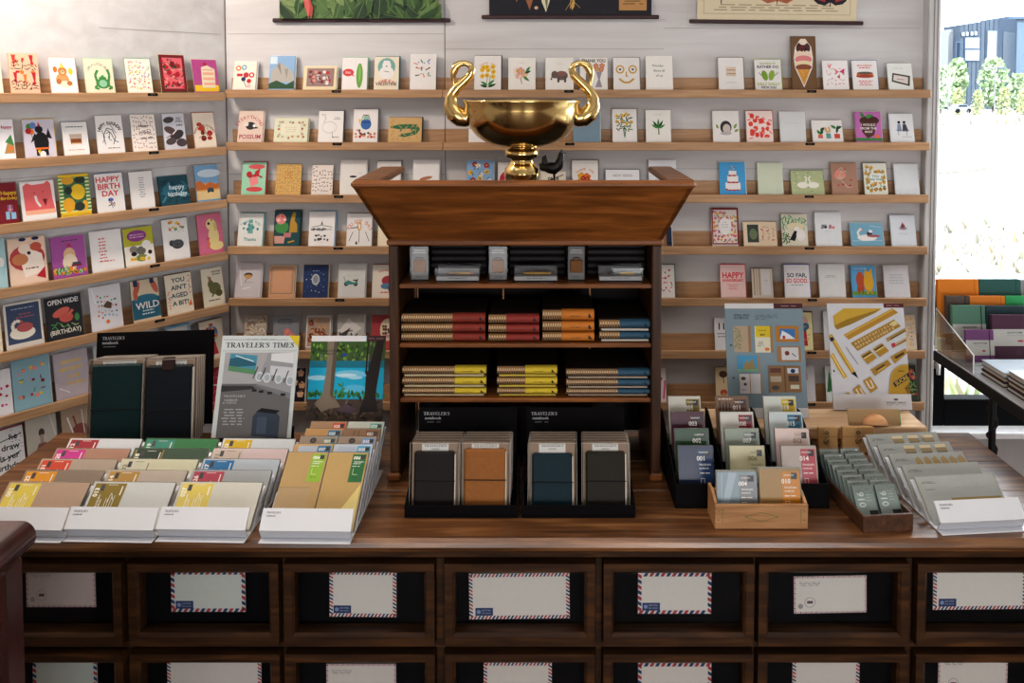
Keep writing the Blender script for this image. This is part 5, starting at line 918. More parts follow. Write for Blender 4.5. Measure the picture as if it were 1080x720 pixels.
def pack(label,group,loc,rz,a,nw,nh,ww,hh,col,front,bt=.012,tabs=False):
    """kraft card, leather notebook tied by a cord, paper label and clear sleeve; origin at its foot"""
    t=thing('wrapped_notebook',label,'notebook',loc,rz,group,-a)
    m=MB(); m.box(-ww/2,ww/2,.001,.0035,0,hh,'#9d8876'); P=Paint(m,Matrix.Translation((-ww/2,.001,0)),ww,hh)
    lw=nw*.66/ww/2; ly=(nh+ (hh-nh)*.06)/hh; 
    if front:
        P.r(.5-lw,nh*.82/hh,.5+lw,min(.97,nh/hh+.155),'#dcdcd8'); y=min(.97,nh/hh+.155)
        P.run(f'l .008 #55555a {.5-lw+.02:.3f} {y-.01:.3f} {.5+lw-.02:.3f} {y-.01:.3f}')
        P.serif(.5-lw*.85,y-.04,.022,'#4a4a50',"TRAVELER'S",lw*1.7); P.text(.5,y-.08,.022,'#4a4a50','notebook',.01,0,lw*1.2)
    else: P.r(.34,.94,.78,.965,'#cfcac4')
    m.build('kraft_card','paper',t)
    if front:
        m=MB(); m.cbox(-nw/2,nw/2,-bt,.0006,.002,nh,col,0,.004); m.tube([(-nw/2-.0012,-bt-.0012,nh*.49),(nw/2+.0012,-bt-.0012,nh*.485)],.0011,5,'#17120f'); m.build('leather_cover','leather',t)
        m=MB(); m.box(nw/2-.004,nw/2+.0022,-bt+.003,-.0006,.004,nh-.006,'#d8cfc0'); m.build('pages','paper',t)
        if tabs:
            m=MB(); m.cbox(-.02,.012,-bt-.002,.0005,nh-.012,nh+.022,'#3a2622',0,.002); m.build('pen_loop','leather',t)
    m=MB(); e=.003; b0=-bt-.004 if front else -.003
    m.mesh([(-ww/2-e,b0,0),(ww/2+e,b0,0),(ww/2+e,b0,hh),(-ww/2-e,b0,hh+.001),(ww/2+e,.004,0),(ww/2+e,.004,hh),(-ww/2-e,.004,0),(-ww/2-e,.004,hh)],[(1,4,5,2),(0,3,7,6),(3,2,5,7)] if front else [(1,4,5,2),(3,2,5,7)])
    k0=[(-ww/2-e,b0,.004),(-ww/2-e,b0,hh),(ww/2+e,b0,hh),(ww/2+e,b0,.004)]
    for (p,q) in zip(k0,k0[1:]):
        pts=[Vector(p).lerp(Vector(q),i/7)+Vector((0,.0012*math.sin(i*2.3+hh*90),0)) for i in range(8)]; m.tube(pts,.0005,4,'#c9c4bc',1)  # pale opaque seam lines, painted-in glints of the shiny sleeve edges
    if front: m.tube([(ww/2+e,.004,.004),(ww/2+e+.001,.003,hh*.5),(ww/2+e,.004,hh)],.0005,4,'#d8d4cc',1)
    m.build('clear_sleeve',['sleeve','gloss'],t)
    return t
SC=435.0
for k,(xa,xb,nbs) in enumerate(((426.5,546.5,((437,480,477,'#211a1a','dark brown'),(490,534,474.5,'#9c6532','camel tan'))),(550.5,670,((562,605,479,'#0f2c36','dark teal'),(619,661,477,'#29261f','olive black'))))):
    p0=onz(xa,546,CZ); p1=onz(xb,546,CZ); w=p1.x-p0.x; cx=(p0.x+p1.x)/2; Y0=p0.y
    hb_=at(540,437,Y0+.16).z-CZ
    display('notebook_display',('black display stand holding the brown and camel notebooks','black display stand holding the teal and olive notebooks')[k],(cx,Y0,CZ),w,.17,hb_,.03)
    for (a,b,yt,col,cn) in nbs:
        Yn=Y0+.03; A=at(a,500,Yn); B=at(b,500,Yn); nw=B.x-A.x; nx=(A.x+B.x)/2
        for j in range(5):
            yy=Yn+.006+j*.021; pz=CZ+.0076; hh=at(540,464.5-j*2.6,yy+.03).z-pz
            nh=at(540,yt,Yn+.014).z-pz
            pack((f'clear wrapped pack of a {cn} leather notebook, front of its stack' if j==0 else f'kraft backed pack, {("second","third","fourth","fifth")[j-1]} behind the {cn} leather notebook'),'wrapped leather notebooks on the black displays',(nx-.002+j*.001,yy,pz),0,.16,nw,nh,nw*1.14,hh/math.cos(.16),col,j==0)
# large display at the left
Yb=FY+.615; a=at(102,470,Yb); b=at(222,470,Yb); w=(b.x-a.x)*.86; cx=(a.x+b.x)/2; Y0=Yb-.2
display('notebook_display','tall black display stand of large dark notebooks beside the booklet',(cx+.02,Y0,CZ),w,.21,at(160,356,Yb).z-CZ,.03,math.radians(6),tw=.066,th=.0095,bb=.58)
for (xa,xb,yt,col,cn,tb) in ((92.5,144.5,386,'#0b2a2c','dark green',False),(150,198,387,'#101820','blue black',True)):
    Yn=Y0+.02; A=at(xa,420,Yn); B=at(xb,420,Yn); nw=B.x-A.x; nx=(A.x+B.x)/2
    for j in range(6):
        yy=Yn+.017+j*.02; pz=CZ+.0076; nh=at(120,yt,Yn+.03).z-pz; hh=at(120,377-j*.7,yy+.04).z-pz
        pack((f'clear wrapped pack of a tall {cn} leather notebook, front of its stack' if j==0 else f'tall kraft backed pack, {("second","third","fourth","fifth","sixth")[j-1]} behind the {cn} notebook'),'tall wrapped leather notebooks',(nx-j*.0032,yy,pz),math.radians(6),.14,nw,nh/math.cos(.14),nw*1.05,hh/math.cos(.14),col,j==0,.016,tb)
# ================================================================== WHITE TIERED RACKS WITH REFILLS
LE=math.radians(52)
def rack(label,loc,rz,w,n,step,le,plen,front_text=True,depth=None,PT=.013):
    t=thing('white_rack',label,'display rack',loc,rz,'white acrylic racks')
    D=depth or (.03+step*(n-1)+plen*math.sin(le)*.62+.02)
    m=MB(); m.cbox(-w/2,w/2,-.012,D,0,.003,'#e3e5ea',0,.001); m.build('base_plate','acrylic',t)
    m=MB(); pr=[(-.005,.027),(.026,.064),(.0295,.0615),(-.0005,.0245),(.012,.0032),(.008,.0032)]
    m.prism(pr[:4],0,-w/2,w/2,'#e6e8ec'); m.prism([pr[0],pr[3],pr[4],pr[5]],0,-w/2,w/2,'#c9cbd2')  # inward-sloping strip coloured darker to imitate its shade
    L=math.hypot(.031,.037); al=math.atan2(.031,.037)
    M=Matrix.Translation((-w/2,-.005,.027))@Matrix.Rotation(-al,4,'X'); P=Paint(m,M,w,L)
    if front_text:
        P.serif(.045,.80,.085,'#4a4e58',"TRAVELER'S",.16); P.text(.1,.66,.08,'#4a4e58','notebook',.015,0,.11)
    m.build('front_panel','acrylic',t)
    for j in range(n):
        y0=.03+step*j+PT/math.cos(le); l=plen*(.9 if j<n-1 else .9); s,c=math.sin(le),math.cos(le)
        m=MB(); m.prism([(y0,.0032),(y0+.004,.0032),(y0+l*s+.004,l*c),(y0+l*s,l*c)],0,-w/2+.002,w/2-.002,'#dfe1e6')
        for sx in (-1,1):
            x=sx*(w/2-.001); m.prism([(y0-.012,.0032),(y0+.004,.0032),(y0+l*.55*s+.004,l*.55*c),(y0+l*.5*s-.014,l*.5*c+.004)],0,x-.001,x+.001,'#d9dce2')
        m.build('tier_plate','acrylic',t)
    return t
def refill(name,label,group,rack_,x,j,step,le,w,l,col,draw,th=.009,mat='print',cat='notebook refill'):
    M=Matrix.Translation(rack_.location)@Matrix.Rotation(rack_.rotation_euler.z,4,'Z'); 
    p=M@Vector((x,.03+step*j,(.0036+th*math.sin(le))))
    m=MB(); m.box(-w/2,w/2,0,th,0,l,'#d6d0c4',front=col)
    for q in (.33,.66): m.box(w/2-.0001,w/2+.0002,th*q-.0003,th*q+.0003,.001,l-.001,'#8a8478')
    P=Paint(m,Matrix.Translation((-w/2,0,0)),w,l); draw(P)
    o=m.build(name,mat,None,p,(-le,0,rack_.rotation_euler.z)); tag(o,label,cat,group)
    m=MB(); m.mesh([(-w/2-.001,-.0016,l+.001),(w/2+.001,-.0016,l+.001),(w/2+.001,th+.0005,l+.001),(-w/2-.001,th+.0005,l+.001),(w/2+.001,-.0016,.0),(w/2+.001,th+.0005,0)],[(0,1,2,3),(1,4,5,2)]); m.build('clear_sleeve','sleeve',o)
    return o
def sticker_land(num,col,tc='#f0efe8',dark=False,edge=None):
    def f(P):
        h=.66; x0,x1=.028,.41; y0,y1=.34,.965
        if edge: P.r(x0,y0,x1,y1,edge)
        P.r(x0+(.02 if edge else 0),y0,x1-(.02 if edge else 0),y1,col)
        P.text(x0+.042,y1-.2,.052*P.w/P.h,tc,num,.04,PI/2)
        P.r(x0+.078,y1-.17,x0+.125,y1-.03,'#4a474a')
        P.text(x0+.105,.56,.022*P.w/P.h,tc,'TRAVELER\'S',.02,PI/2,.26); P.text(x0+.135,.5,.022*P.w/P.h,tc,'notebook',.02,PI/2,.26)
        for q in (.2,.23,.26,.29): P.line([(x0+q,.45),(x0+q,.45+.3*((q*37)%1*.6+.4))],.006,tc)
        P.line([(x0+.22,.55),(x0+.24,.75),(x0+.28,.6)],.006,tc); P.r(x0+.335,.7,x0+.35,.9,tc); P.line([(x0+.16,.93),(x0+.28,.93)],.006,tc)
    return f
RX=[onz(p,574,CZ).x for p in (18,111,209)]; RX[0]=RX[1]-.2095; RX[2]=max(RX[2],RX[1]+.2095); RY0=FY-.0+.003
G='landscape notebook refills in the white racks'
LR=[rack(f'white tiered acrylic rack of landscape refills, {q}',(RX[i],RY0+.0,CZ),math.radians(-1.5),.2075,5,.0615,LE,.112) for i,q in enumerate(('cut by the dark display case','with the olive 013 sticker in front','next to the portrait refill rack'))]
ROWS=[[('001','y1','#b39a86','#dcc95c','kraft brown'),('022','','#8f7f70','#dc9a2e','taupe'),('031','','#b3a495','#cf5038','beige'),('025','','#b08874','#cc3f96','dusty brown'),('012','','#d4d8dc','#a52f3c','white')],
 [('013','','#c9ccca','#8a762f','white'),('014','','#bdb2a6','#b8924c','beige'),('032','','#d0cfb4','#d3d1ba','pale cream'),('018','','#3c5540','#2c3f30','dark green'),('019','','#2f7a45','#3c8f7c','bright green')],
 [('027','','#cccbc0','#dcc868','off white'),('026','','#a9adb0','#b5485c','grey'),('017','','#b8c2cc','#2a78ad','pale blue'),('011','','#d6c3c4','#cfc0b4','pale pink'),('023','','#d4d9de','#d8b81f','bluish white')]]
for i,R in enumerate(ROWS):
    for j,(num,_,col,sc,cn) in enumerate(R):
        pale=sc in('#d3d1ba','#cfc0b4')
        cols={'#dcc95c':'yellow','#dc9a2e':'amber','#cf5038':'red orange','#cc3f96':'magenta','#a52f3c':'crimson','#8a762f':'olive gold','#b8924c':'tan gold','#d3d1ba':'cream','#2c3f30':'dark green','#3c8f7c':'teal','#dcc868':'pale yellow','#b5485c':'rose red','#2a78ad':'blue','#cfc0b4':'pinkish beige','#d8b81f':'bright yellow'}[sc]
        refill('notebook_refill',f'{cn} notebook refill lying sideways with {cols} {num} sticker',G,LR[i],0,j,.0615,LE,.2005,.110,col,sticker_land(num,sc,'#8a8474' if pale else '#f0efe8',edge='#a08a4c' if num=='018' else None))
# portrait rack
L4=math.radians(57)
r4=rack('white acrylic rack of portrait refills beside the dark hutch',(onz(319,577,CZ).x,RY0-.006,CZ),math.radians(-1),.212,5,.0475,L4,.205,PT=.0105)
def sticker_port(num,col,extra=None,base=None):
    def f(P):
        if extra: extra(P)
        P.r(.62,.6,.96,.975,col); P.text(.74,.925,.042,'#f0f0ea',num,.03); P.r(.82,.905,.93,.96,'#3c3c3a')
        P.text(.8,.87,.017,'#f0f0ea','TRAVELER\'S',.02,0,.26); P.text(.76,.848,.017,'#f0f0ea','notebook',.02,0,.2)
        P.run('x .75 .81 .2 .02 1 #f0f0ea;l .01 #d8e8c0 .7 .78 .7 .7 .82 .7;x .78 .66 .2 .015 1 #2c3a2c')
    return f
def kpocket(P): P.r(.0,.0,.78,.52,'#b59c74'); P.r(.0,.52,.78,.53,'#94804f' if False else '#a08a64')
def ydiag(P): P.poly([(.32,0),(.96,.58),(.96,0)],'#d8c884')
def btn(P): P.e(.36,.935,.085,.04,'#2a2826'); P.e(.36,.935,.05,.024,'#5a5450')
def holes(P):
    for x in (.3,.42): P.line([(x,.97),(x,.9)],.014,'#2a2422')
def blue(P): P.r(.12,.7,.6,.97,'#b8c4d4')
PR=[[('004','#93b83a','#b89a68',kpocket,'kraft with grey pocket'),('006','#2f7040','#bc9f68',ydiag,'yellow kraft folder')],
 [('007','#2a80b5','#c9a878',blue,'kraft zipper'),('008','#5aa5cf','#c3cbd4',blue,'clear bluish')],
 [('009','#7f8f84','#9c8c7c',btn,'brown button envelope'),('010','#7a9ac9','#9c8c7c',btn,'clear button sleeve')],
 [('020','#3d7fa5','#bc9460',None,'amber kraft'),('021','#7a5440','#8f6f54',holes,'dark kraft with two cords')],
 [('028','#c9503c','#a88668',None,'brown kraft'),('029','#7ab5a5','#c6c9c0',None,'pale grey')],
 ]
for j,row in enumerate(PR):
    for i,(num,sc,col,ex,cn) in enumerate(row):
        refill('refill_pouch',f'{cn} refill standing upright with {num} on its corner sticker','portrait refills in the white rack',r4,(-.0515,.0515)[i],j,.0475,L4,.1005,.2,col,sticker_port(num,sc,ex),.007)
# right rack of brass goods
pR0=onz(992,564,CZ); pR1=onz(1089,566,CZ)
RW=.212; rzR=math.radians(5)
rr=rack('white acrylic rack of brass clips and rulers at the end of the counter',(pR0.x+RW/2*math.cos(rzR)+.001,pR0.y+.012+RW/2*math.sin(rzR)*.5,CZ),rzR,RW,5,.0615,LE,.112)
def goods(kind):
    def f(P):
        P.run('x .14 .86 .2 .06 2 #6a6a66;x .14 .7 .16 .05 1 #8a8a86')
        if kind=='clip3':
            for x in (.42,.64,.85): P.r(x-.075,.55,x+.075,.93,'#a08a64'); P.r(x-.07,.72,x+.07,.76,'#3a3024'); P.r(x-.075,.86,x+.075,.94,'#d8c8a4'); P.r(x-.075,.55,x+.075,.6,'#77613c')
        elif kind=='tab':
            for q in range(6):
                x=.36+q*.115; P.poly([(x-.04,.3),(x+.05,.3),(x+.05,.8),(x+.01,.93),(x-.04,.86)],'#a98f5c'); P.r(x-.02,.35,x+.02,.7,'#c0aa78')
        elif kind=='ruler':
            P.r(.34,.3,.97,.5,'#a08550'); 
            for q in range(16): P.r(.36+q*.038,.4,.364+q*.038,.5,'#6a5530')
            P.run('x .6 .75 .5 .05 1 #b5b5b2')
        else: P.run('l .01 #b5b5b0 .1 .3 .9 .3')
    return f
for j,(k_,l) in enumerate((('ruler','clear pack of a long brass ruler, front of the clip rack'),('plain','grey paper pack behind the brass ruler pack'),('tab','clear pack of six small brass index tabs'),('clip3','clear pack of three brass clips, behind the index tabs'),('clip3','clear pack of three brass clips, rearmost of the clip rack'))):
    refill('brass_goods_pack',l,'brass goods packs in the white rack',rr,0,j,.0615,LE,.2035,.110,'#a9aba6',goods(k_),.008,'gloss','accessory pack')
# ================================================================== STANDING BOOKLETS
def booklet(label,px0,px1,ptop,Yt,pz,Yb,fn,bg,base=0):
    pz+=base; rz=0
    A=at(px0,ptop,Yt); B=at(px1,ptop,Yt); w=B.x-A.x; h0=A.z-pz; dy=Yt-Yb; h=math.hypot(h0,dy); a=math.atan2(dy,h0)
    t=thing('standing_booklet',label,'booklet',((A.x+B.x)/2,Yb,pz+.0032),rz,None,-a)
    m=MB(); m.box(-w/2,w/2,0,.004,.0005,h,bg); P=Paint(m,Matrix.Translation((-w/2,0,0)),w,h); fn(P,w,h); m.build('cover','print',t)
    m=MB(); m.box(-w/2+.002,w/2-.002,.0042,.008,.0015,h-.002,'#d8d6d2'); m.build('pages','paper',t)
    m=MB(); M=Matrix.Translation((0,.0085,h*.62))@Matrix.Rotation(a*2.0,4,'X'); m.mesh([M@Vector(v) for v in ((-.03,0,0),(.03,0,0),(.04,.0,-h*.585),(-.04,.0,-h*.585))],[(0,1,2,3)],'#3a3a3c'); m.build('easel_strut','black card',t)
    if base:
        M=Matrix.Rotation(a,4,'X'); m=MB(); m.cbox(-w*.42,w*.42,-.004,.09,-base-.0026,-.0032+.0004,'#17161a',0,.001,M); m.build('stand_block','black card',t)
    return t
def times(P,w,h):
    P.r(.0,.0,1,1,'#ccd3d4'); P.serif(.055,.905,.05,'#2b2f3c',"TRAVELER'S TIMES",.89); P.r(.02,.955,.86,.962,'#9aa2a8'); P.r(.02,.845,.98,.849,'#8a929a'); P.run('x .5 .965 .6 .012 1 #9aa')
    P.r(.06,.0,.95,.83,'#7e8085'); P.poly([(.06,.83),(.62,.83),(.5,.52),(.06,.5)],'#a9a9ad'); P.poly([(.62,.83),(.95,.83),(.95,.43),(.5,.52)],'#9a9ca0')
    P.poly([(.13,.82),(.48,.8),(.47,.61),(.12,.65)],'#4f94ac'); P.poly([(.13,.77),(.3,.79),(.47,.72),(.47,.7),(.12,.68)],'#2f6478'); P.poly([(.12,.7),(.47,.66),(.47,.61),(.12,.65)],'#5c8f6a'); P.run('l .012 #d8e8ee .2 .8 .44 .74')
    P.poly([(.66,.82),(.95,.83),(.95,.72),(.66,.75)],'#d8dade'); P.poly([(.66,.7),(.95,.68),(.95,.56),(.66,.61)],'#c9ccd2'); P.r(.06,.5,.5,.52,'#6a6a6e')
    for x,y in ((.45,.57),(.55,.56),(.7,.55),(.85,.53)): P.line([(x,y),(x+.03,y+.07),(x+.05,y+.12)],.012,'#2f3034'); P.e(x+.08,y+.02,.05,.05,'#d0d4da'); P.e(x+.08,y+.02,.035,.036,'#a8b4ba')
    P.poly([(.06,.45),(.5,.5),(.95,.37),(.95,0),(.06,0)],'#6d6c6d'); P.poly([(.06,.5),(.46,.5),(.5,.47),(.06,.44)],'#39383c'); 
    for x,y in ((.48,.455),(.57,.445),(.68,.43),(.85,.415)): P.r(x-.025,y-.012,x+.035,y+.012,'#232327')
    P.poly([(.5,.02),(.84,.0),(.84,.2),(.78,.26),(.55,.26),(.5,.2)],'#3a4454'); P.poly([(.54,.25),(.78,.23),(.84,.26),(.6,.285)],'#17181c'); P.poly([(.56,.04),(.68,.04),(.68,.2),(.56,.2)],'#4a5668')
    P.serif(.1,.40,.022,'#b8babd',"TRAVELER'S",.28); P.text(.2,.365,.024,'#b8babd','notebook',.015,0,.2); P.text(.19,.335,.022,'#b8babd','in TOKYO',.01,0,.2); P.run('x .25 .2 .3 .17 6 #a9abae')
    P.poly([(.87,1),(1,1),(1,.88)],'#d8c22a')
booklet('white travel newspaper booklet with yellow corner standing behind the refill racks',235,316,355,2.31,CZ,2.215,times,'#ccd3d4',.062)
def lake(P,w,h):
    P.r(0,0,1,1,'#18aed4'); P.r(0,.93,.74,1,'#e4e4e8'); P.r(.745,.93,1,1,'#4a2a2e'); P.run('x .87 .965 .2 .015 1 #a88a8a')
    P.r(0,.7,1,.93,'#40602c'); rnd=random.Random(3)
    for i in range(90): P.leaf(rnd.random()*.95,.68+rnd.random()*.2,.06,.03,rnd.uniform(60,120),rnd.choice(['#5f8a34','#7aa63c','#33502a','#89b04a','#2c4426'])); P.n-=1
    for i in range(26): x=rnd.random(); P.r(x,.68,x+.008,.78,rnd.choice(['#8a8f80','#5c6a58'])); P.n-=1
    P.lay(); P.e(.55,.54,.22,.05,'#7cc8e4'); P.e(.12,.5,.14,.03,'#a4d8ea'); P.e(.5,.53,.14,.022,'#c4e4f0'); P.e(.62,.5,.1,.02,'#a8dcee'); P.e(.62,.37,.16,.05,'#5cbce0'); P.r(0,.62,1,.7,'#14788f')
    for i in range(60): x=rnd.random(); P.leaf(x,.25+rnd.random()*.06,.07,.03,rnd.uniform(50,130),rnd.choice(['#3f8a4c','#58a050','#2f6a3c'])); P.n-=1
    P.run('l .012 g .44 .25 .46 .45;v .44 .35 .07 .03 30 g;v .45 .4 .07 .03 150 g;v .45 .3 .08 .03 20 g'); P.r(0,0,1,.25,'#4f4238')
    for i in range(60): P.leaf(rnd.random()*.95,rnd.random()*.22,.1,.03,rnd.uniform(0,180),rnd.choice(['#3a2f28','#6a5a4c','#2a2420','#77665a'])); P.n-=1
    P.lay(); P.poly([(.22,.93),(.36,.93),(.35,.6),(.34,.3),(.45,.16),(.3,.14),(.2,.1),(.1,.2),(.2,.3),(.23,.6)],'#86796a'); P.poly([(.31,.93),(.36,.93),(.35,.6),(.34,.3),(.36,.24),(.3,.3),(.3,.6)],'#5f554a')
    P.poly([(.88,.94),(.98,.94),(.94,.6),(.9,.3),(.95,.1),(.7,.1),(.76,.3),(.76,.5)],'#241c18'); P.poly([(.76,.94),(.78,.94),(.77,.6),(.8,.5),(.75,.55)],'#241c18'); P.poly([(.82,.94),(.84,.94),(.8,.65),(.78,.6)],'#463a32')
    P.poly([(.4,.12),(.52,.2),(.66,.14),(.6,.08)],'#5c4a58'); P.serif(.12,.82,.022,'#26301c',"TRAVELER'S",.34); P.text(.24,.785,.022,'#26301c','notebook',.01,0,.24); P.e(.46,.77,.03,.022,'#27489a')
booklet('booklet of a turquoise lake behind tree trunks, standing against the hutch side',329,407,355,2.35,CZ,2.275,lake,'#1a9fc0',.085)
RZT=at(920,441,2.37).z; RY1=onz(940,450.5,RZT).y; RY2=2.445
def ring(P,w,h):
    P.r(0,0,1,1,'#8296a0'); P.r(0,.955,.63,1,'#d9d9dc'); P.r(.63,.955,1,1,'#4f1f26'); P.r(.0,.0,1,.085,'#d0d2d6'); P.run('x .82 .977 .3 .012 1 #b89a9c')
    P.text(.215,.895,.019,'#3a434c','SPIRAL RING',.02,0,.2); P.text(.205,.87,.019,'#3a434c','NOTEBOOK',.02,0,.19); P.run('x .45 .878 .17 .05 4 #5c6a74;x .6 .885 .16 .035 3 #5c6a74')
    P.r(.1,.57,.32,.8,'#9a7a54'); P.r(.1,.57,.285,.8,'#b5a088'); P.run('b 1 20 .02 .11 .6 .2 .79 #7a8a5c')
    P.r(.37,.565,.6,.8,'#a57f50'); P.r(.37,.565,.565,.8,'#dcd8c4'); P.r(.38,.7,.565,.8,'#d8c024'); P.text(.47,.722,.016,'#5c2c20','MAP',.03); P.run('x .47 .76 .12 .012 1 #6a5a20;x .44 .64 .1 .05 3 #8a8a80;e .52 .595 .03 .015 o')
    P.r(.64,.66,.93,.8,'#b57a28'); P.r(.69,.685,.885,.775,'#3f78b5'); P.poly([(.69,.685),(.885,.685),(.8,.73),(.72,.76)],'#dfe4e8'); P.e(.74,.7,.02,.015,'r')
    P.r(.645,.485,.945,.62,'#a57a4e'); P.r(.7,.5,.915,.61,'#d0d0d2'); P.run('e .77 .56 .03 .02 #7a2c2c;l .01 bk .83 .56 .88 .53')
    P.r(.135,.4,.42,.54,'#b08a5c'); P.r(.135,.4,.395,.54,'#4a9ac4'); P.poly([(.2,.42),(.24,.5),(.28,.47),(.32,.52),(.36,.42)],'#a08a54'); P.r(.135,.4,.395,.42,'#7ab08a')
    P.r(.15,.21,.435,.38,'#a8845c'); P.r(.15,.21,.28,.38,'#d4d4d8'); P.r(.29,.21,.415,.38,'#d4d4d8'); P.run('e .2 .34 .03 .015 br;e .22 .29 .02 .012 br;x .2 .24 .08 .02 2 gy')
    P.r(.52,.22,.93,.45,'#8f6a44'); P.r(.717,.22,.733,.45,'#6a4c30'); P.run('r .54 .39 .68 .43 #6a3c30;r .54 .31 .68 .36 #b5a890;r .76 .385 .9 .43 #c9d4e0;e .83 .405 .03 .018 nv;r .77 .315 .9 .365 #4c3a30;r .79 .25 .9 .285 #d0d0b8;e .6 .26 .05 .02 #4a4440')
    P.e(.06,.63,.012,.008,'#1c1c20'); P.e(.075,.345,.012,.008,'#1c1c20')
booklet('steel blue booklet showing spiral ring notebooks, standing behind the black bin',764,846,321,2.44,RZT,2.365,ring,'#8296a0')
def brassp(P,w,h):
    def q(x,y):
        v=1-(y-57)/610; xl=40+(y-57)/610*57; xr=440+(y-57)/610*92; return (x-xl)/(xr-xl),v
    def pg(pts,c): 
        o=[]
        for i in range(0,len(pts),2):
            u,v=q(pts[i],pts[i+1]); o.append((min(.995,max(.005,u)),v))
        P.poly(o,c)
    def ln(pts,wd,c):
        P.line([tuple(q(pts[i],pts[i+1])) for i in range(0,len(pts),2)],wd,c)
    P.r(0,0,1,1,'#cfd0d6'); P.r(.74,.96,1,1,'#5c1c26'); P.run('x .86 .98 .18 .012 1 #b89a9c')
    pg([75,130,130,85,330,86,170,165,100,210,85,190],'#b8942c'); pg([75,130,130,85,330,86,150,150,90,180],'#c9a53c'); pg([85,190,150,150,330,86,300,110,170,180,100,210],'#9a7a24')
    pg([135,240,385,85,418,110,165,268],'#b58a30'); pg([140,242,386,88,395,94,148,248],'#cfa94c')
    pg([175,288,400,150,437,190,215,333],'#a8812c')
    for i,ch in enumerate('ABCDEFGHIJKLM'): u,v=q(203+i*15,290-i*9.2); P.text(u,v,.022,'#e2d8b8',ch,.02,.5)
    for i,ch in enumerate('NOPQRSTUVWXYZ'): u,v=q(215+i*15,311-i*9.2); P.text(u,v,.022,'#e2d8b8',ch,.02,.5)
    pg([380,170,405,155,420,178,395,192],'#d8c890')
    ln([64,240,125,345,195,455],.05,'#c29a2f'); ln([70,245,195,450],.012,'#e0c878'); pg([186,462,206,450,226,490],'#17171c'); ln([68,255,78,275],.05,'#2a2a30')
    ln([75,350,115,425,155,485],.05,'#c9a233'); ln([75,350,150,480],.012,'#e6d494'); pg([150,490,165,480,172,500],'#d8d2c0')
    ln([150,310,220,410],.008,'#7a7a80')
    pg([362,262,460,200,468,222,372,280],'#a88a4c'); pg([385,262,465,212,466,217,388,268],'#4a3c28'); pg([395,300,470,258,475,278,405,314],'#c9a878'); pg([392,292,410,285,418,305,400,315],'#b5384a'); ln([420,300,470,270],.01,'#4a3420')
    for dx,dy in ((0,0),(62,-40)):
        pg([232+dx,362+dy,280+dx,328+dy,320+dx,372+dy,272+dx,408+dy],'#b0882c'); pg([240+dx,366+dy,284+dx,336+dy,292+dx,344+dy,248+dx,374+dy],'#4c3818'); pg([245+dx,374+dy,290+dx,343+dy,296+dx,350+dy,252+dx,380+dy],'#d8c07c')
    pg([290,440,378,384,400,410,315,476],'#a88230'); pg([315,440,362,408,370,418,324,448],'#4c3818'); pg([325,445,368,416,376,424,332,452],'#c9a650')
    pg([392,368,470,318,486,345,418,405],'#b08830'); pg([412,368,460,338,466,350,424,378],'#4c3818')
    for dx,dy in ((0,0),(-54,44)):
        pg([250+dx,505+dy,290+dx,480+dy,335+dx,545+dy,298+dx,572+dy] if dx==0 else [196,552,232,524,268,578,210,578],'#b58c34'); ln([268+dx,505+dy,292+dx,545+dy,312+dx,540+dy,290+dx,500+dy],.018,'#d9d4c8')
    pg([150,578,175,568,188,578],'#b58c34')
    for rr_,c in ((1,'#c29a3a'),(.9,'#b5902f')):
        pts=[]
        for i in range(20):
            a=PI*i/19; pts+= [478+85*rr_*math.cos(a)*.92, 485-75*rr_*math.sin(a)]
        pg([478+78*rr_,578]+pts+[478-82*rr_,578],c)
    pg([415,515,500,455,515,490,430,540],'#1c2430'); u,v=q(462,500); P.text(u,v,.034,'#d8b450','SUCRE',.02,.52,.22); pg([480,545,520,510,530,578,500,578],'#8a6a24'); u,v=q(455,450); P.run(f'x {u:.2f} {v:.2f} .12 .02 1 #5c4a20;x {u+.08:.2f} {v-.16:.2f} .14 .02 1 #5c4a20')
    P.r(0,.0,1,.145,'#d2d3d8'); P.e(.8,.095,.03,.01,'#55565c'); P.text(.8,.066,.017,'#44454a','TRAVELER\'S COMPANY',.01,0,.26); P.run('x .8 .045 .26 .01 1 #8a8a90'); P.e(.03,.36,.012,.009,'#1c1c20')
booklet('white booklet of brass pens, clips and stencils standing on the pine riser',872,952.5,321,2.50,RZT,2.428,brassp,'#cfd0d6')
# ================================================================== PINE RISER, KRAFT CARD, WOODEN KNOB
rx1=onz(978,450,RZT).x; rx0=rx1-.66
t=thing('pine_riser','two tier pale pine riser board behind the bins and packets','riser',((rx0+rx1)/2,RY1,CZ)); W=(rx1-rx0)/2; H=RZT-CZ
m=MB(); m.cbox(-W,W,0,RY2-RY1,H-.036,H,'w',0,.003); m.build('top_board','pine',t)
m=MB(); m.cbox(-W+.01,W-.012,.012,RY2-RY1-.004,H*.3,H-.0365,'w',0,.003); m.cbox(-W+.004,W-.004,.006,RY2-RY1,0,H*.3-.001,'w',0,.003); m.build('lower_board','box wood',t)
ka=onz(910,449,RZT); kb_=onz(948,449,RZT)
c=at(922,441,RY1+.05)
kt=thing('kraft_board','low kraft board with a half round wooden knob on the riser edge','board',(at(922.5,449,RY1+.012).x,RY1+.010,RZT+.0022),0,None,-.3)
kw=at(950,433,RY1+.016).x-at(895,433,RY1+.016).x; kh=(at(922,432.5,RY1+.02).z-RZT)/math.cos(.3)
m=MB(); m.cbox(-kw/2,kw/2,0,.005,0,kh,'#b3936a',0,.001); m.box(kw/2-.003,kw/2+.0004,-.0006,.0056,0,kh*.95,'#7aa56a'); m.build('board_panel','paper',kt)
m=MB(); R=kw*.245; n=14; vs=[(0,-R*.45,0)]
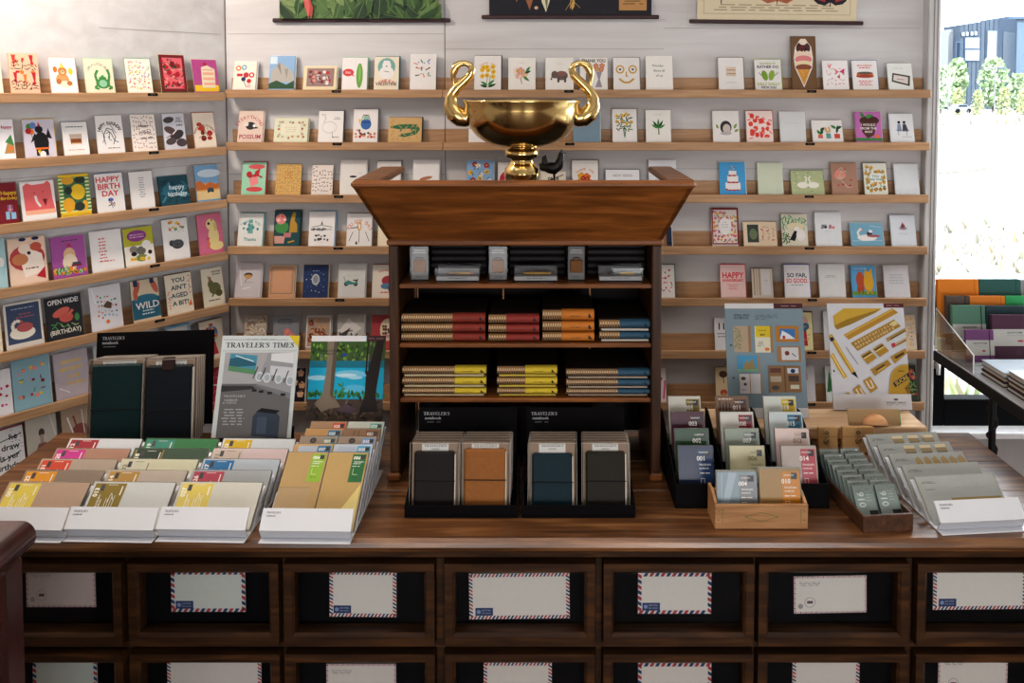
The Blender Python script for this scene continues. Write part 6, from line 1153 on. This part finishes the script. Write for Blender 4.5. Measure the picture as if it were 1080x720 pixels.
m.mesh(*(lambda g:([(R*math.cos(PI*i/24)*math.cos(PI/2*j/6)+.001,-.0002-R*.4*math.sin(PI/2*j/6),R*.82*math.sin(PI*i/24)*math.cos(PI/2*j/6)+.0005) for i in range(25) for j in range(7)],[(i*7+j,(i+1)*7+j,(i+1)*7+j+1,i*7+j+1) for i in range(24) for j in range(6)]))(0),'w',0,True)
m.build('wooden_knob','ball wood',kt)
# ================================================================== BLACK BIN OF PASSPORT REFILLS
q0=onz(712,536,CZ); q1=onz(875,536,CZ); bw=q1.x-q0.x; BX=(q0.x+q1.x)/2; BYs=q0.y
NB=4; dep=.055; rise=.0215
t=thing('refill_bin','stepped black bin of small square refills beside the hutch','display bin',(BX,BYs,CZ)); hL=at(790,510,BYs).z-CZ
m=MB(); m.cbox(-bw/2,bw/2,0,.004,0,hL,'#151316',0,.001); m.build('front_panel','black card',t)
m=MB(); m.box(-bw/2+.004,bw/2-.004,.0045,.26,0,.004,'#100f11')
for j in range(NB): m.box(-bw/2+.0045,bw/2-.0045,.012+j*dep,.012+(j+1)*dep-.001,.0042,.012+j*rise,'#100f11')
m.build('steps','black card',t)
m=MB()
for i in range(4):
    x=-bw/2+.002+(bw-.004)*i/3; m.prism([(.0045,0),(.265,0),(.265,.15),(.235,.152),(.0045,hL)],0,x-.0018,x+.0018,'#151316')
m.build('divider','black card',t)
def passp(num,col,sc,extra=None,tc='#efefea',half=True):
    def f(P):
        if extra: P.run(extra)
        P.r(.55,.04,.97,.94,sc); P.text(.645,.76,.085,tc,num,.03); P.r(.77,.8,.92,.92,'#2c2c30'); P.text(.72,.875,.03,tc,'PASSPORT',.01,0,.3); P.text(.75,.64,.035,tc,'TRAVELER\'S',.015,0,.34); P.text(.72,.575,.035,tc,'notebook',.015,0,.3)
        P.run(f'x .74 .48 .3 .04 1 {tc};l .014 {tc} .62 .38 .62 .25 .72 .25 .72 .38 .62 .38;x .78 .14 .3 .05 2 {tc}')
    return f
COLS=[[('001','#1c2b4c','#1d3a68','dark navy'),('002','#25492f','#25492f','deep green'),('003','#4a1830','#4a1830','wine purple'),('005','#cfcbc0','#7d6c28','ivory')],
 [('006','#c9c4a0','#c9c4a0','cream'),('007','#8d978a','#7f8a80','grey green'),('008','#cfccc6','#8a2432','pale with wine sticker'),('011','#7a5a42','#6a4a38','brown with pencil drawings')],
 [('014','#b9aca4','#b5505c','taupe with rose sticker'),('012','#d9c3bc','#cfb8b0','pale pink'),('015','#c3cbcc','#2c708f','pale grey with blue sticker'),('013','#ccd0ca','#cbb22f','white with yellow sticker')]]
px_c=[[(717,761),(714,758),(712,755),(709,751)],[(771,812),(771,812),(766,806),(765,804)],[(828,867),(824,865),(821,860),(817,856)]]
for i in range(3):
    for j in range(NB):
        num,col,sc,cn=COLS[i][j]; w=.0885; h=.124
        x=-bw/2+(i+.5)*(bw-.004)/3+.002-.006+ .004*i; pale=num in('006','012')
        ex='r .1 .3 .14 .9 #3a2a22;r .2 .3 .24 .85 #3a2a22;r .3 .3 .34 .88 #3a2a22;r .4 .3 .44 .86 #3a2a22;x .3 .94 .6 .06 1 #d8c8b8' if num=='011' else 'e .8 .5 .12 .1 #8a8468' if num=='006' else 'l .02 #a8988c .3 .4 .4 .3' if pale else ''
        yy=.016+j*dep; zz=.0128+j*rise; a=.3
        for kx in range(1):
            m=MB(); th=.012; m.box(-w/2,w/2,0,th,0,h,'#c9c4ba' ,front=col)
            for qq in (.25,.5,.75): m.box(w/2-.0001,w/2+.0002,th*qq-.0004,th*qq+.0004,.001,h-.001,'#77726a'); m.box(-w/2+.002,w/2-.002,th*qq-.0005,th*qq+.0005,h-.0002,h+.0001,'#8a857c')
            P=Paint(m,Matrix.Translation((-w/2,0,0)),w,h); passp(num,col,sc,ex,'#8f8768' if pale else '#efefea')(P)
            o=m.build('passport_refill','gloss',None,(BX+x,BYs+yy,CZ+zz+.0036),(-a,0,0)); tag(o,f'{cn} small refill numbered {num} in the black bin','notebook refill','small refills in the black bin')
            m=MB(); m.mesh([(-w/2-.001,-.002,h),(w/2+.001,-.002,h),(w/2+.001,th,h+.001),(-w/2-.001,th,h+.001),(w/2+.0012,-.002,.002),(w/2+.0012,th,.002)],[(0,1,2,3),(1,4,5,2)]); m.build('clear_sleeve','sleeve',o)
# ================================================================== SMALL WOODEN BOX WITH TWO REFILLS
q0=onz(754,558,CZ); q1=onz(851,556,CZ); bw=q1.x-q0.x; t=thing('wooden_box','small pale wooden box with green diamond mark holding two refills','box',((q0.x+q1.x)/2,q0.y,CZ)); hh=at(800,532,q0.y).z-CZ
m=MB(); m.cbox(-bw/2,bw/2,0,.007,0,hh,'w',0,.0015); P=Paint(m,Matrix.Translation((-bw/2,0,0)),bw,hh); g='#6f7a44'
P.mat=1; P.run(f'l .006 {g} .32 .5 .5 .68 .68 .5 .5 .32 .32 .5;l .006 {g} .08 .25 .08 .75;l .006 {g} .92 .25 .92 .75;l .006 {g} .05 .78 .1 .78;l .006 {g} .9 .78 .95 .78;d 1 2 .008 .03 .1 .05 .9 #4a3424;d 1 2 .008 .95 .1 .97 .9 #4a3424'); m.build('front_panel',['box wood','paint'],t)
for s in (-1,1):
    m=MB(); x=s*(bw/2-.0035); m.prism([(.0075,0),(.083,0),(.083,hh+.012),(.04,hh+.012),(.0075,hh)],0,x-.0034,x+.0034,'w'); m.build('side_panel','box wood',t)
m=MB(); m.cbox(-bw/2+.0075,bw/2-.0075,.076,.083,0,hh,'w',0,.001); m.box(-bw/2+.0075,bw/2-.0075,.0075,.0755,.001,.006,'w'); m.build('back_panel','box wood',t)
for i,(num,col,sc,cn,xa,xb,yt) in enumerate((('004','#8fa3ad','#8a8c90','bluish clear',756,798,495),('010','#a5824a','#c98418','kraft',801,844,492))):
    A=at(xa,510,q0.y+.035); B=at(xb,510,q0.y+.035); w=B.x-A.x; th=.016; h=(at(800,yt,q0.y+.055).z-CZ-.007)/math.cos(.18)
    m=MB(); m.box(-w/2,w/2,0,th,0,h,'#c9c9c4',front=col); P=Paint(m,Matrix.Translation((-w/2,0,0)),w,h); passp(num,col,sc,'p #a9bac4 .05 .1 .2 .1 .5 .98 .3 .98;l .01 #c9d4da .1 .1 .12 .95' if i==0 else '')(P)
    for qq in (.3,.6): m.box(w/2-.0001,w/2+.0003,th*qq-.0005,th*qq+.0005,.001,h-.001,'#77726a')
    o=m.build('passport_refill','gloss',None,((A.x+B.x)/2,q0.y+.018,CZ+.0098),(-.18,0,0)); tag(o,f'{cn} small refill numbered {num} in the wooden box','notebook refill','small refills in the wooden box')
    m=MB(); m.mesh([(-w/2-.001,-.002,h),(w/2+.001,-.002,h),(w/2+.001,th,h+.001),(-w/2-.001,th,h+.001),(w/2+.0012,-.002,.002),(w/2+.0012,th,.002)],[(0,1,2,3),(1,4,5,2)]); m.build('clear_sleeve','sleeve',o)
# ================================================================== LONG TRAY OF BRASS CLIP PACKETS
q0=onz(909,561,CZ); q1=onz(962,558,CZ); w=q1.x-q0.x; rzT=math.radians(5.5); Lt=.315
t=thing('wooden_tray','long narrow dark wooden tray of small foil packets','tray',((q0.x+q1.x)/2,q0.y,CZ),rzT); H=at(935,543,q0.y).z-CZ
m=MB(); m.cbox(-w/2,w/2,0,.007,0,H,'w',0,.001); m.build('front_panel','tray wood',t)
for s in (-1,1): m=MB(); x=s*(w/2-.0025); m.cbox(x-.0025,x+.0025,.0072,Lt,0,H,'w',0,.001); m.build('side_panel','tray wood',t)
m=MB()
m.cbox(-w/2+.0062,w/2-.0062,Lt-.006,Lt,0,H,'w',0,.001); m.build('end_panel','tray wood',t)
m=MB(); m.box(-w/2+.0062,w/2-.0062,.0072,Lt-.0062,.001,.005,'w'); m.build('bottom_panel','tray wood',t)
M=Matrix.Translation(t.location)@Matrix.Rotation(rzT,4,'Z'); pw=w*.425; ph=.082
ordn=('front','second','third','fourth','fifth','sixth','seventh','rearmost')
for j in range(8):
    for i in (0,1):
        p=M@Vector(((-1,1)[i]*w*.232,.024+j*.027,.0112+.0004*j)); a=.62 if j<6 else .5
        m=MB(); th=.007; m.box(-pw/2,pw/2,0,th,0,ph,'#7d8a8a',front='#8b9994'); P=Paint(m,Matrix.Translation((-pw/2,0,0)),pw,ph)
        P.text(.3,.62,.2,'#c9d4d0','016',.02,PI/2); P.run('r .55 .12 .95 .32 #17181c;r .3 .02 .95 .13 #4c4f52;x .65 .7 .3 .3 4 #aebab6;l .03 #5a6a66 .97 .0 .97 .9;d 4 5 .03 .4 .8 .9 .95 #a9b8b2') if j==0 else P.run('d 4 6 .07 .2 .7 .9 .95 #a9b8b2,#6f807c;l .05 #b8c4c0 .05 .95 .95 .95')
        o=m.build('clip_packet','gloss',None,p,(-a,0,rzT)); tag(o,f'silvery green clip packet, {ordn[j]} of the tray row nearer {("the wooden box","the white clip rack")[i]}','packet','clip packets in the long tray')
        m=MB(); 
        rnd=random.Random(j*2+i); n=5; vs=[]; 
        for r_ in range(2):
            for q in range(n): vs.append((-pw/2+pw*q/(n-1),-.003-.003*rnd.random(),(ph*.78 if r_==0 else ph+.004)))
        m.mesh(vs,[(q,q+1,n+q+1,n+q) for q in range(n-1)]); m.build('clear_sleeve','sleeve',o)
# kraft string envelopes behind the tray
for i,(xa,xb,yt,l) in enumerate(((864,884,450,'narrow kraft string envelope nearest the black bin'),(889,922,449.5,'wider kraft string envelope with round tie in front of the riser'))):
    Y=2.262; A=at(xa,470,Y); B=at(xb,470,Y); w=B.x-A.x; h=at(890,yt,Y+.01).z-CZ-.001
    t=thing('string_envelope',l,'envelope',((A.x+B.x)/2,Y,CZ+.0006),0,'kraft string envelopes',-.1)
    m=MB(); m.cbox(-w/2,w/2,0,.012,0,h,'#c79c64',0,.001); m.box(-w/2,w/2,-.0004,.0,h*.62,h*.64,'#9a7444'); m.build('body','paper',t)
    m=MB(); c=0 if i else -w*.1
    m.v=[]; 
    for zz in (h*.8,h*.47):
        k0=len(m.v); m.lathe([(0,.0012),(.0085,.0012),(.009,0)],16,'#9a7040'); m.v[k0:]=[(p[0]+c,-p[2]-.0004,p[1]+zz) for p in m.v[k0:]]
    m.build('tie_button','paper',t)
    m=MB(); m.tube([(c+.008*math.cos(q),-.0022,h*.8+.008*math.sin(q)) for q in [PI*2*i_/10 for i_ in range(11)]]+[(c+.01,-.0022,h*.62),(c-.006,-.0022,h*.47),(c+.012,-.002,h*.3)],.0008,5,'#d8c8a8'); m.build('tie_string','paper',t)
# ================================================================== BOOK TABLE BY THE WINDOW
YT=2.77; TZ=at(985,368,YT).z; TX=at(985,368,YT).x
t=thing('display_table','black metal framed display table by the window','table',(TX,YT,0))
m=MB(); m.cbox(0,1.0,-1.15,0,TZ-.004,TZ,'#cfd0d2',0,.001); m.build('table_top','gloss',t)
m=MB(); m.cbox(-.002,1.002,-.02,.002,TZ-.04,TZ-.0045,'#17171a',0,.003); m.cbox(-.002,1.002,-1.152,-1.13,TZ-.04,TZ-.0045,'#17171a',0,.003); m.cbox(-.002,.02,-1.13,-.02,TZ-.04,TZ-.0045,'#17171a',0,.003); m.cbox(.98,1.002,-1.13,-.02,TZ-.04,TZ-.0045,'#17171a',0,.003); m.build('frame','paint',t)
ly=onz(1053,413,TZ-.03).y-YT
for x,y in ((.022,ly),(.022,-1.1),(.96,-.06),(.96,-1.1)):
    m=MB(); m.tube([(x+.006,y,0),(x+.006,y,TZ-.041)],.0105,10,'#141416')
    if y==ly: m.tube([(x+.006+.014*math.cos(q*.8),y+.014*math.sin(q*.8),.3+q*.011) for q in range(52)],.004,6,'#1c1c20')
    m.build('leg','iron',t)
# clear sided book tray
t=thing('acrylic_tray','clear acrylic book tray with a slanted side on the table','display tray',(TX+.001,YT-.004,TZ+.0006))
g=[at(989,325,YT-.004),at(1028,375,YT-.25),at(1029,390,YT-.25)]
m=MB(); z0=.001; zs_=[g[0].z-TZ,g[1].z-TZ]
m.prism([(0,z0),(0,zs_[0]),(-.246,zs_[1]),(-.246,z0)],0,0,.004,'w'); m.prism([(0,z0),(0,zs_[0]),(-.246,zs_[1]),(-.246,z0)],0,.86,.864,'w'); m.box(.004,.86,-.246,-.242,z0,zs_[1]*.55); m.build('side_panel','clear plastic',t)
m=MB(); m.tube([(.002,0,z0),(.002,0,zs_[0]),(.002,-.246,zs_[1]),(.002,-.246,z0)],.0022,5,'#f4f8f8'); m.build('panel_edge','gloss',t)  # near-white tube imitates light glowing along the acrylic edge
m=MB()
for j,(u,v) in enumerate(((-.168,-.102),(-.101,-.063),(-.062,-.023),(-.022,-.001))): m.box(.006,.858,u,v,.0012,.006+.012*j,'#dfe1e4')
m.build('steps','acrylic',t)
def book(px0,px1,pt,Y,base,col,label,band=None,lab2='',strap=False,thick=.016):
    A=at(px0,pt,Y); B=at(px1,pt,Y); w=B.x-A.x; h=A.z-base
    t=thing('cloth_notebook',label,'notebook',((A.x+B.x)/2,Y,base+.0006),0,'cloth notebooks in the clear tray',-.12)
    m=MB(); m.cbox(-w/2,w/2,0,.003,0,h,col,0,.001); m.cbox(-w/2,w/2,thick-.003,thick,0,h,col,0,.001); m.box(-w/2,-w/2+.003,.003,thick-.003,0,h,col); m.build('cover','paper',t)
    m=MB(); m.box(-w/2+.0035,w/2-.002,.0032,thick-.0032,.002,h-.002,'#d8d4c8'); m.build('pages','paper',t)
    if band:
        m=MB(); m.box(-w/2-.0006,w/2+.0006,-.0008,-.0001,h*band[0],h*band[1],'#b9b8b4'); P=Paint(m,Matrix.Translation((-w/2,-.0008,h*band[0])),w,h*(band[1]-band[0])); P.text(.5,.8,.1,'#3a3f48','LEUCHTTURM',.02,0,.6); P.run('x .55 .62 .5 .06 1 #8a8a8c;e .62 .3 .07 .06 #b03a44'); m.build('paper_band','paper',t)
    m=MB(); m.box(w/2-.016,w/2-.0135,-.0014 if band else -.0006,-.0009 if band else -.0001,0,h,'#2a2426' if not strap else strap); m.build('elastic_strap','leather',t)
sb=lambda j: TZ+.0098+.012*j
book(992.5,1036,296,YT-.022,sb(3),'#d8801c','orange cloth notebook at the back of the clear tray',None,strap='#c87418'); book(1036.5,1080,296,YT-.022,sb(3),'#2a5c58','dark teal cloth notebook at the back of the clear tray',None,strap='#24504c'); book(1080.5,1125,297,YT-.022,sb(3),'#8a8f92','grey cloth notebook at the back edge of the photo')
book(1001,1025.5,313.5,YT-.062,sb(2),'#5a4c44','narrow brown cloth notebook in the second row'); book(1026,1063.5,313.5,YT-.062,sb(2),'#d07c22','orange cloth notebook in the second row',None,strap='#b86c1c'); book(1064,1102,313.5,YT-.062,sb(2),'#2c9a5c','bright green cloth notebook in the second row')
book(1007,1042,323.5,YT-.1,sb(1),'#557f6c','sage green cloth notebook with paper band',(.26,.6)); book(1043,1090,324,YT-.1,sb(1),'#1f3a42','blackish teal cloth notebook behind the large plum one')
book(1049,1096,333.5,YT-.138,sb(0),'#48233a','large plum cloth notebook with paper band',(.3,.68)); book(1020.5,1050,349,YT-.162,sb(0),'#6f4170','small violet cloth notebook with paper band',(.2,.68),thick=.012)
Gf='flat notebooks piled on the table'
for k,(px,py,y1,n,c,dd) in enumerate(((1031,399,YT-.245,3,'#a9b4bd',.125),(1052,424,YT-.385,4,'#b9bec4',.16))):
    for j in range(n):
        x0=TX+.03+.002*(j%2); y0=y1-dd; z=TZ+.0006+j*.0155; w=.15 if j<n else .1
        t=thing('flat_notebook',f'flat notebook, {("lowest","second","third","topmost")[j if n==4 else (j if j<2 else 3)]} of the {("pile against the clear tray","pile at the table edge nearer the viewer")[k]}','notebook',(x0,y0,z),0,Gf)
        m=MB(); cc=c if j==n-1 else ('#2a2226','#3a2030','#22262c')[j%3]; m.cbox(0,w,0,dd,.0122,.015,cc,0,.0006); m.cbox(0,w,0,dd,0,.0028,cc,0,.0006); m.build('cover','gloss',t)
        m=MB(); m.box(.003,w-.003,.003,dd-.003,.003,.012,'#c9b8a0' if j%2 else '#d8d0c4'); m.build('pages','paper',t)
    for j2 in range(n):
        x0=TX+.184; t=thing('flat_notebook',f'flat pale notebook, {("lowest","second","third","topmost")[j2 if n==4 else (j2 if j2<2 else 3)]} of the {("pile next to the window end","second pile along the table front")[k]}','notebook',(x0,y1-dd,TZ+.0006+j2*.0155),0,Gf)
        m=MB(); cc='#b5bcc4' if j2==n-1 else '#30282c'; m.cbox(0,.15,0,dd,.0122,.015,cc,0,.0006); m.cbox(0,.15,0,dd,0,.0028,cc,0,.0006); m.build('cover','gloss',t)
        m=MB(); m.box(.003,.147,.003,dd-.003,.003,.012,'#d0c4b4'); m.build('pages','paper',t)
# ================================================================== LIGHT
def area(name,loc,target,sx,sy,power,col=(1,1,1)):
    l=bpy.data.lights.new(name,'AREA'); l.shape='RECTANGLE'; l.size=sx; l.size_y=sy; l.energy=power; l.color=col
    o=bpy.data.objects.new(name,l); C.objects.link(o); o.location=loc; d=Vector(target)-Vector(loc); o.rotation_euler=d.to_track_quat('-Z','Y').to_euler(); return o
area('shopfront_light',(-1.0,-2.9,1.1),(-.7,3,1.2),1.5,1.8,LP[0],(1,.985,.98)); area('shopfront_light',(1.4,-2.9,1.1),(1.1,3,1.2),1.5,1.8,LP[1],(.95,.975,1))
area('ceiling_light',(-.3,1.4,2.92),(-.3,1.6,0),2.2,.9,LP[2],(1,.97,.95))
area('wall_washer',(-1.75,2.1,2.9),(-1.75,2.75,1.7),.5,.15,LP[3],(1,.88,.76))
pl=area('window_portal',(2.56,WY+.14,1.6),(2.56,0,1.6),1.8,2.4,1); pl.data.cycles.is_portal=True
area('window_daylight',(3.0,3.3,1.7),(.9,1.6,.8),1.5,1.7,LP[4],(.93,.97,1))
s=bpy.data.lights.new('sun','SUN'); s.energy=LP[5]; s.angle=.02; s.color=(1,.98,.94); o=bpy.data.objects.new('sun',s); C.objects.link(o); o.rotation_euler=Vector((-.35,.8,-.75)).to_track_quat('-Z','Y').to_euler()
wd=bpy.data.worlds.new('World'); bpy.context.scene.world=wd; wd.use_nodes=True; nt=wd.node_tree; bg=nt.nodes['Background']
tc=nt.nodes.new('ShaderNodeTexCoord'); sp=nt.nodes.new('ShaderNodeSeparateXYZ'); cr=nt.nodes.new('ShaderNodeValToRGB')
cr.color_ramp.elements[0].color=(.95,.97,1,1); cr.color_ramp.elements[1].color=(.80,.9,1,1); cr.color_ramp.elements[1].position=.8
nt.links.new(tc.outputs['Generated'],sp.inputs[0]); nt.links.new(sp.outputs['Z'],cr.inputs['Fac']); nt.links.new(cr.outputs['Color'],bg.inputs['Color']); bg.inputs['Strength'].default_value=LP[6]
# ================================================================== CAMERA
cd=bpy.data.cameras.new('camera'); cam=bpy.data.objects.new('camera',cd); C.objects.link(cam)
cd.sensor_fit='HORIZONTAL'; cd.sensor_width=36; cd.lens=36*F/1080
cd.shift_x=(540-CX)/1080; cd.shift_y=-(360-CY)/1080
cd.clip_start=.05; cd.clip_end=1500
cam.location=(0,0,CAMZ); cam.rotation_euler=(PI/2-PITCH,0,0)
sc=bpy.context.scene; sc.camera=cam
sc.view_settings.view_transform='Standard'; sc.view_settings.look='None'; sc.view_settings.exposure=.3; sc.view_settings.gamma=.88

sc.cycles.use_denoising=True; sc.cycles.max_bounces=8; sc.cycles.transparent_max_bounces=16; sc.cycles.caustics_reflective=False; sc.cycles.caustics_refractive=False; sc.cycles.sample_clamp_indirect=4
